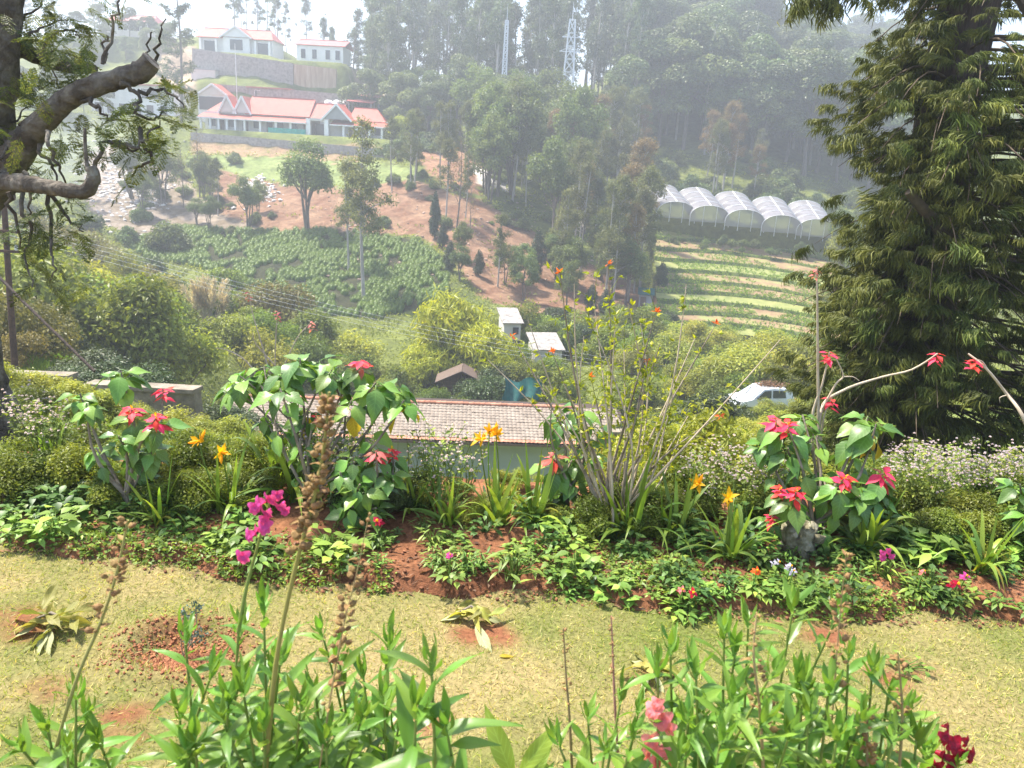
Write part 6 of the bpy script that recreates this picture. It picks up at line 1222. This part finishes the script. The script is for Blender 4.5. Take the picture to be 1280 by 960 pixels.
# ------------------------------------------------------------------ wilted cuttings lying on the lawn
wl_ = [leafmesh('leaf', WILT, .15, .04, LAN, b_, .35, .05, None, twist=t_) for b_, t_ in ((.35, .6), (.6, -.8), (.2, 1.2), (-.25, .4))]; wp = leafmesh('leaf', PALEL, .15, .034, LAN, .12, .3, .03, None, twist=.5); wy = leafmesh('leaf', YELL, .06, .022, LAN, .1, .2, .02)
def cutting(label, px_, py_, n_, spread, pale, sc=1.0, hgt=.06):
    p = near(px_, py_); r_ = thing('wilted_cutting', label, 'cuttings', tuple(p)); part(r_, 'stem', MB().tube([(-spread*.5, .03, .01), (0, 0, hgt), (spread*.4, .02, .012)], [.004, .006, .003], 6), WOODY)
    for i in range(n_): a = i*2.4; o = link('leaf', wl_[i % 4], r_); o.matrix_basis = basis(np.array((math.cos(a), math.sin(a)*.6, rng.uniform(-.35, .25))), np.array((0, -.2, 1.0))+rng.standard_normal(3)*.35, np.array((rng.normal(0, spread*.22), rng.normal(0, spread*.13), hgt*rng.uniform(.4, 1))), sc*rng.uniform(.7, 1.1))
    for dx, dy in pale: e = P(px_+dx, py_+dy, p[1]-dy*.004)-p; e = near(px_+dx, py_+dy)-p; b0 = e*.25+np.array((0, 0, .03)); o = link('leaf', wp, r_); o.matrix_basis = basis(e-b0, np.array((rng.normal()*.2, -.3, 1.0)), b0, np.linalg.norm(e-b0)/.15)
cutting('heap of wilted cuttings with two long pale leaves on the lawn', 66, 785, 20, .2, ((-68, 20), (-24, 42), (-8, 44)), 1.0, .07)
cutting('wilted cutting in mid-lawn with drooping pale green leaves', 588, 778, 13, .16, ((28, 46), (45, 0), (-46, -2)), .9, .08)
cutting('small wilted cutting half hidden by the foreground foliage', 812, 845, 9, .12, ((-28, -22), (20, 25), (-12, 26)), .9, .06)
o = link('fallen_leaf', wy, None, tuple(near(624, 822)+np.array((0, 0, .008)))); tag(o, 'small bright yellow leaf fallen beside the mid-lawn cutting', 'leaf'); o.rotation_euler = (0, 0, .1)
# ------------------------------------------------------------------ weeds on the slope beyond the bed
scatter(30, (860, 1290), (5.6, 8.5), 'leafy_shrub', (.16, .3), 'low green weed on the slope behind the lilac flowers', 'low weeds on the sunny slope', seed=501, zs=(.6, 1))
scatter(22, (830, 1010), (7, 20), 'pale_shrub', (.3, .6), 'yellow-green weed clump on the sunny slope', 'weed clumps on the sunny slope', seed=502, zs=(.5, .9))
scatter(24, (-10, 330), (5.5, 12), 'leafy_shrub', (.2, .45), 'green weed on the bank between bed and parapet', 'weeds on the bank below the parapet', seed=503, zs=(.7, 1.1))
scatter(20, (-10, 330), (12, 15.5), 'pale_shrub', (.3, .55), 'pale green weed under the weathered parapet', 'weeds under the parapet', seed=504, zs=(.6, 1.0))
scatter(22, (740, 900), (5.8, 14), 'pale_shrub', (.2, .5), 'yellow-green weed behind the twiggy shrub', 'weeds behind the twiggy shrub', seed=505)
for q_, Y_, s_ in ((815, 7.5, .5), (845, 7.0, .45)): plant_tree('bamboo_clump', 0, on(q_, Y_, 560), s_, None, 'yellow-green bush close behind the twiggy shrub', 'shrub', 'bushes behind the twiggy shrub', 'bright_shrub', .75)
# tall grass on slope
mb = MB(); n_ = 34000; Yq = np.exp(rng.uniform(math.log(4.3), math.log(30), n_)); xq = rng.uniform(-.78, .8, n_)*(Yq+1); C0 = np.stack([xq, Yq, H(xq, Yq)-.02], 1); s_ = np.clip(Yq/12, .5, 1.6)
for k in range(2): mb.cards(C0+rng.normal(0, .05, C0.shape)*(1, 1, 0), rng.standard_normal(C0.shape)*.45+(0, 0, 1), rng.standard_normal(C0.shape)+(0, -1, 0), rng.uniform(.12, .32, n_)*s_, .012*s_)
tag(link('slope_grass', mb.mesh('slope_grass', LM['crop'])), 'rough green grass on the slope below the garden', 'grass', None, 'stuff')
mb = MB(); C0 = np.concatenate([np.array([hit(rng.uniform(-10, 215), rng.uniform(432, 462), 18, 60) for i in range(500)]), np.array([hit(rng.uniform(770, 1000), rng.uniform(425, 480), 40, 80) for i in range(350)])])
C0 = np.repeat(C0, 30, 0)+rng.normal(0, .35, (len(C0)*30, 3))*(1, 1, 0); C0[:, 2] = H(C0[:, 0], C0[:, 1]); mb.cards(C0, rng.standard_normal(C0.shape)*.5+(0, 0, 1), rng.standard_normal(C0.shape)+(0, -1, 0), rng.uniform(.15, .4, len(C0)), .03)
tag(link('valley_grass', mb.mesh('valley_grass', leaf_mat('bright_grass', (.16, .27, .04), .5, .4, .5, 0))), 'bright green grass strip beyond the parapet', 'grass', None, 'stuff')
# low scrub and grass over the far slopes
mb = MB(); n_ = 30000; Yq = np.exp(rng.uniform(math.log(38), math.log(168), n_)); xq = rng.uniform(-.78, .72, n_)*(Yq+3); zq = H(xq, Yq); qx_, qy_ = proj(np.stack([xq, Yq, zq], 1)); okq = (vnoise(xq, Yq, .5, 97) > -.25)
for pol in ([(230, 195), (420, 200), (520, 210), (520, 238), (330, 228)], [(105, 190), (185, 168), (262, 262), (335, 290), (240, 305), (110, 280)], TEAPOLY, [(820, 268), (1075, 300), (1080, 440), (820, 420)], [(240, 120), (500, 130), (500, 192), (240, 192)]): okq &= ~poly_in(qx_, qy_, pol)
soilq = poly_in(qx_, qy_, [(395, 236), (520, 226), (600, 250), (720, 320), (850, 385), (845, 440), (700, 410), (600, 372), (565, 320), (520, 293), (330, 292), (262, 262), (275, 212), (330, 228)]) | poly_in(qx_, qy_, [(515, 188), (572, 180), (625, 222), (600, 240), (560, 236), (530, 212)])
okq &= (~soilq) | (rng.random(n_) < .10); C0 = np.stack([xq, Yq, zq], 1)[okq]; sz = np.clip(Yq[okq]/75, .6, 1.5)
for k in range(6): mb.cards(C0+rng.normal(0, .45, C0.shape)*(1, 1, .15)+np.array((0, 0, .1)), rng.standard_normal(C0.shape)*(1, 1, .5)+(0, 0, .7), rng.standard_normal(C0.shape)*.6+(0, -.3, 1), rng.uniform(.2, .5, len(C0))*sz, rng.uniform(.08, .2, len(C0))*sz, 0, np.clip(.5+.5*vnoise(C0[:, 0], C0[:, 1], .7, 98)+rng.normal(0, .2, len(C0)), 0, 1))
tag(link('hill_scrub', mb.mesh('hill_scrub', LM['shrub'])), 'low scrub and rough grass covering the far slopes', 'scrub', None, 'stuff')
# leafy weeds filling the back of the bed
def backfill(n_, pxr, pyr, kind, sc, label, group, seed):
    rr_ = np.random.default_rng(seed)
    for i in range(n_): plant_tree(kind, rr_.integers(0, 9), near(rr_.uniform(*pxr), rr_.uniform(*pyr)), rr_.uniform(*sc), rr_.uniform(0, 6.28), label, 'weed', group, 'leafy_weed', rr_.uniform(.7, 1.2))
backfill(34, (0, 340), (585, 640), 'leafy_shrub', (.10, .17), 'small-leaved weed filling the back of the bed by the red poinsettia', 'weeds at the shady back of the bed', 601)
backfill(16, (500, 700), (606, 655), 'pale_shrub', (.05, .08), 'low yellowish weed below the pale blue wall', 'weeds below the blue wall', 602)
backfill(26, (720, 1000), (620, 668), 'leafy_shrub', (.09, .15), 'small-leaved weed around the twiggy shrub foot', 'weeds around the twiggy shrub', 603)
backfill(26, (1040, 1290), (640, 690), 'leafy_shrub', (.10, .17), 'small-leaved weed filling the bed before the conifer', 'weeds before the conifer', 604)
backfill(10, (410, 520), (612, 650), 'dark_shrub', (.08, .13), 'dark weed under the coral poinsettia', 'weeds under the coral poinsettia', 605)
# ------------------------------------------------------------------ foreground snapdragons
sl_ = [leafmesh('leaf', SNAP, .10, .023, LAN, b_, .28, .02, None, twist=t_) for b_, t_ in ((.15, .2), (.4, -.3), (.65, .3), (-.12, .1), (.3, .8))]
pod = MB(); pod.ico((0, 0, .006), (.0045, .0045, .0065), 0, None, .08, 2); pod.tube([(0, 0, .009), (.002, 0, .018)], [.0012, .0004], 4); podm = pod.mesh('seed_pod', DEAD)
huskm = leafmesh('husk', DEAD, .018, .008, OV, .4, .4, .05)
def leafy_stem(root, base, tip, n_, sc=1.0, top=True, r0=.0045, lo=.12):
    pts = smooth(stempath(base, tip, .05, 5), 3); part(root, 'stem', MB().tube(pts, np.linspace(r0, r0*.5, len(pts)), 7), SNAPS); k = len(pts)-1
    for i in range(n_):
        f_ = (lo+(1-lo)*i/max(1, n_-1)); x = f_*k; j = min(int(x), k-1); q_ = pts[j]+(pts[j+1]-pts[j])*(x-j); ax = unit(pts[j+1]-pts[j]); e1 = unit(np.cross(ax, (0.3, 1.0, 0))); e2 = np.cross(ax, e1); a = i*2.4+rng.normal(0, .3); el = .05+.85*f_**4+rng.normal(0, .18); s_ = sc*(1.3-.6*f_**3)*rng.uniform(.8, 1.15)
        o = link('leaf', sl_[rng.integers(5)], root); o.matrix_basis = basis((e1*math.cos(a)+e2*math.sin(a))*math.cos(el)+ax*math.sin(el), ax, q_, s_)
    if top: whorl(root, pts[-1], -unit(pts[-1]-pts[-2]), 6, sl_[:2], sc*.5, (.7, 1.2))
    return pts
def seed_stalk(root, pts3, npod, r0=.0045, mat=DEADS, dense=(.35, 1.0), sc=1.0, fat=1.0):
    pts = smooth(pts3, 4); part(root, 'stalk', MB().tube(pts, np.linspace(r0, r0*.45, len(pts)), 7, 0, None, True, .05), mat); k = len(pts)-1
    for i in range(npod):
        f_ = rng.uniform(*dense)*k; j = min(int(f_), k-1); q_ = pts[j]+(pts[j+1]-pts[j])*(f_-j); a = rng.uniform(0, 6.28); ax = unit(pts[j+1]-pts[j]); d = unit(np.array((math.cos(a), math.sin(a), .5))); off = rng.uniform(.003, .014)*fat*(1.25-.7*f_/k); s_ = sc*rng.uniform(.6, 1.4)*(1.25-.5*f_/k)
        o = link('seed_pod' if i % 3 else 'husk', podm if i % 3 else huskm, root)
        o.matrix_basis = (basis(np.cross(d, (.2, .1, 1)), d, q_+d*off, s_) if i % 3 else basis(d, np.array((0, 0, 1.0)), q_+d*off*.3, s_*1.1))
    return pts
Y0 = 1.22
def snap(label, base, group=None): return thing('snapdragon', label, 'snapdragon', tuple(base), 0, group)
def B(px_, Y=Y0): x = P(px_, 960, Y)[0]; return np.array((x, Y, .18))
def cluster(label, bpx, Y, tips, n_=26, sc=1.0):
    bs = B(bpx, Y); r_ = snap(label, bs); n_ = int(n_*1.0)
    tips = list(tips)+[(a+rng.normal()*22, b_+abs(rng.normal(45, 22)), dy+rng.uniform(-.05, .1)) for a, b_, dy in tips if len(tips) > 4 and rng.random() < .45]
    for (a, b_, dy) in tips: e = P(a, b_, Y+dy)-bs; leafy_stem(r_, np.array((e[0]*.55+rng.normal()*.02, e[1]*.7, -.02)), e, n_, sc, lo=.25)
    return r_, bs
L1, b1 = cluster('leafy snapdragon clump below the magenta flower spike', 300, 1.22, [(232, 805, .0), (300, 795, .08), (330, 770, .05), (262, 850, -.06), (350, 830, -.05), (305, 870, -.1), (225, 900, -.12), (375, 890, -.1), (280, 905, -.14), (330, 915, -.13), (245, 935, -.14)], 24, 1.0)
e = P(343, 612, 1.26)-b1; pts = leafy_stem(L1, np.array((-.02, 0, 0)), P(298, 790, 1.24)-b1, 10, .9, False); q3 = smooth(np.array([P(298, 790, 1.24), P(308, 735, 1.25), P(320, 690, 1.26), P(338, 625, 1.26)])-b1, 4); part(L1, 'flower_stem', MB().tube(q3, np.linspace(.0042, .002, len(q3)), 7), SNAPS)
for a, b_, s_ in ((326, 628, 1.0), (340, 622, 1.1), (352, 632, 1.0), (335, 640, .9), (347, 618, .8), (318, 634, .9), (314, 668, 1.0), (332, 658, 1.1), (322, 662, .9), (305, 694, 1.1), (330, 648, .8), (356, 638, .7)): floret(L1, P(a, b_, 1.25)-b1, unit(np.array((rng.normal()*.7, -1, .1+rng.normal()*.3))), SN, s_*.56)
L2, b2 = cluster('leafy snapdragon clump around the tall brown seed stalks', 430, 1.26, [(405, 800, .1), (425, 830, .05), (395, 870, -.05), (455, 850, .05), (485, 810, .12), (450, 905, -.08), (410, 925, -.1), (480, 880, 0), (500, 900, -.02)], 22, 1.0)
seed_stalk(L2, np.array([P(330, 980, 1.1), P(345, 830, 1.12), P(362, 740, 1.14), P(385, 650, 1.15), P(402, 580, 1.15), P(412, 490, 1.15)])-b2, 120, .0050, leaf_mat('green_stalk', (.30, .28, .07), .3, .1, .6, .1), (.5, .98), 1.15, .75)
seed_stalk(L2, np.array([P(395, 990, 1.12), P(415, 860, 1.13), P(430, 780, 1.14), P(445, 720, 1.15), P(462, 640, 1.16)])-b2, 70, .0017, DEADS, (.2, 1.0), .9, 1.1)
L3, b3 = cluster('snapdragon plant with a drying seed head at the lawn corner', 70, 1.2, [(95, 875, 0), (60, 915, -.05), (110, 900, .05), (30, 940, -.08), (85, 945, -.1), (125, 930, 0)], 20, 1.0)
seed_stalk(L3, np.array([P(55, 990, 1.16), P(92, 860, 1.18), P(125, 780, 1.2), P(145, 720, 1.2), P(160, 650, 1.2)])-b3, 48, .0042, leaf_mat('green_stalk2', (.33, .31, .10), .3, .1, .6, .1), (.45, 1.0), 1.0, 1.2)
L4, b4 = cluster('pale broad-leaved snapdragon shoot standing alone before the lawn', 535, 1.05, [(540, 845, 0), (520, 900, -.05), (560, 920, -.02)], 22, 1.25)
L5, b5 = cluster('snapdragon shoots with two slender pinkish flower stalks', 740, 1.25, [(775, 880, 0), (735, 905, 0), (790, 925, -.05), (700, 935, -.05), (755, 945, -.08)], 16, .85)
seed_stalk(L5, np.array([P(716, 985, 1.25), P(712, 900, 1.26), P(708, 850, 1.27), P(704, 785, 1.28)])-b5, 22, .0032, DEADS, (.45, 1.0), .6, .6)
seed_stalk(L5, np.array([P(772, 940, 1.25), P(768, 870, 1.26), P(766, 820, 1.27), P(764, 770, 1.28)])-b5, 18, .003, leaf_mat('pink_stalk', (.42, .20, .16), .3, .1, .6, .1), (.5, 1.0), .6, .5)
R1, c1 = cluster('big leafy snapdragon clump in the middle of the border edge', 960, 1.25, [(838, 820, .0), (870, 850, -.05), (905, 800, .05), (935, 785, .1), (960, 850, -.05), (990, 768, .12), (915, 880, -.1), (1000, 860, -.05), (860, 905, -.12), (950, 910, -.14), (900, 930, -.15), (985, 925, -.14), (1010, 905, -.1)], 24, 1.05)
R2, c2 = cluster('leafy snapdragon clump mixed with dark seed stalks', 1080, 1.25, [(1045, 775, .1), (1060, 830, .0), (1090, 845, .0), (1035, 870, -.08), (1110, 870, -.02), (1075, 905, -.1), (1130, 895, -.04), (1045, 930, -.14), (1115, 930, -.1), (1145, 925, -.05)], 22, 1.0)
seed_stalk(R1, np.array([P(955, 985, 1.15), P(950, 890, 1.17), P(942, 820, 1.18), P(946, 765, 1.2)])-c1, 34, .0035, DEADS, (.25, 1.0), .85, 1.1)
seed_stalk(R2, np.array([P(1040, 900, 1.18), P(1045, 830, 1.19), P(1050, 770, 1.2), P(1058, 690, 1.2)])-c2, 52, .0017, DEADS, (.2, 1.0), .9, 1.1)
seed_stalk(R2, np.array([P(1085, 1000, 1.15), P(1084, 940, 1.16), P(1084, 885, 1.17)])-c2, 26, .0033, DEADS, (.3, 1.0), .9, 1.1)
seed_stalk(R2, np.array([P(1120, 1000, 1.18), P(1128, 900, 1.19), P(1122, 815, 1.2)])-c2, 26, .0033, DEADS, (.3, 1.0), .85, 1.0)
R3 = snap('pink-flowered snapdragon spike at the edge of the big clump', B(815)); c3 = B(815); part(R3, 'stem', MB().tube(np.array([P(818, 1000, 1.2), P(822, 930, 1.21), P(824, 880, 1.22)])-c3, [.004, .0035, .002], 6), SNAPS)
for a, b_, s_ in ((818, 888, 1.0), (828, 898, 1.1), (838, 908, .9), (812, 925, 1.1), (826, 938, 1.1), (838, 945, 1.0), (818, 950, 1.0), (822, 878, .7), (808, 940, .8)): floret(R3, P(a, b_, 1.2)-c3, unit(np.array((rng.normal()*.7, -1, .3+rng.normal()*.3))), SNP, s_*.75)
R4 = snap('dark crimson snapdragon with fading blooms at the border corner', B(1190, 1.3)); c4 = B(1190, 1.3); part(R4, 'stem', MB().tube(np.array([P(1180, 1000, 1.28), P(1186, 950, 1.29), P(1184, 905, 1.3)])-c4, [.004, .0035, .002], 6), SNAPS)
for a, b_, s_ in ((1178, 920, .8), (1190, 928, 1.0), (1200, 938, 1.0), (1175, 942, 1.0), (1210, 942, 1.0), (1188, 950, 1.0), (1168, 955, .9), (1182, 908, .6), (1205, 925, .7)): floret(R4, P(a, b_, 1.28)-c4, unit(np.array((rng.normal()*.7, -1, .3+rng.normal()*.3))), SNC, s_*.75)
for a, b_ in ((1195, 960), (1165, 945)): leafy_stem(R4, np.array((0, 0, 0)), P(a, b_, 1.27)-c4, 9, .7)
BR = snap('broad yellow-green leaves of a bedding plant at the border edge', B(640, 1.2)); cb_ = B(640, 1.2); bl_ = [leafmesh('leaf', leaf_mat('broad_leaf', (.22, .33, .05), .3, .4, .4, .1, veins=True), .13, .036, LAN, b_, .25, .03) for b_ in (.2, .5)]
for (a, b_, x1, y1) in ((640, 970, 608, 888), (650, 965, 700, 905), (660, 975, 690, 940), (640, 985, 612, 960), (720, 985, 738, 930), (700, 990, 680, 950)):
    s0 = P(a, b_, 1.2)-cb_; e0 = P(x1, y1, 1.22)-cb_; o = link('leaf', bl_[rng.integers(2)], BR); o.matrix_basis = basis(e0-s0, np.array((rng.normal()*.2, -.6, .8)), s0, np.linalg.norm(e0-s0)/.13)
    part(BR, 'stem', MB().tube([np.zeros(3), s0*.6, s0], .003, 5), SNAPS)
# ------------------------------------------------------------------ haze of the valley air
hz = MB().box((0, 480, 32), (2600, 1100, 150))
m = bpy.data.materials.new('haze_air'); m.use_nodes = True; t_ = m.node_tree; t_.nodes.remove(t_.nodes['Principled BSDF']); pv = t_.nodes.new('ShaderNodeVolumePrincipled')
pv.inputs['Color'].default_value = (.90, .955, 1.0, 1); pv.inputs['Density'].default_value = .0017; pv.inputs['Anisotropy'].default_value = .35
t_.links.new(pv.outputs[0], t_.nodes['Material Output'].inputs['Volume'])
o = link('haze', hz.mesh('haze', m)); tag(o, 'pale blue haze filling the valley air', 'haze', None, 'stuff')
# drifting smoke on the slope below the white house: soft, built of thin overlapping puffs
sm_ = thing('smoke', 'pale blue smoke drifting over the rubble slope', 'smoke', tuple(on(95, 108))); sm_['kind'] = 'stuff'
m = bpy.data.materials.new('smoke_puff'); m.use_nodes = True; t_ = m.node_tree; t_.nodes.remove(t_.nodes['Principled BSDF']); pv = t_.nodes.new('ShaderNodeVolumePrincipled')
pv.inputs['Color'].default_value = (.84, .92, 1.0, 1); pv.inputs['Density'].default_value = .008; pv.inputs['Anisotropy'].default_value = .3; t_.links.new(pv.outputs[0], t_.nodes['Material Output'].inputs['Volume'])
rs = np.random.default_rng(9)
for i in range(15):
    q_ = P(rs.normal(92, 36), rs.normal(205, 34), 106+rs.uniform(-5, 6)); k = rs.uniform(2.2, 5.5); pm_ = MB(); Vp, Fp = ICO[3]; wob_ = 1+.22*np.sin(Vp[:, 0]*3+i)*np.sin(Vp[:, 2]*4+i*2)
    pm_.add(Vp*wob_[:, None]*np.array((k*1.2, k, k)), Fp); o = link('puff', pm_.mesh('puff', m), sm_); o.location = Vector(q_)-sm_.location
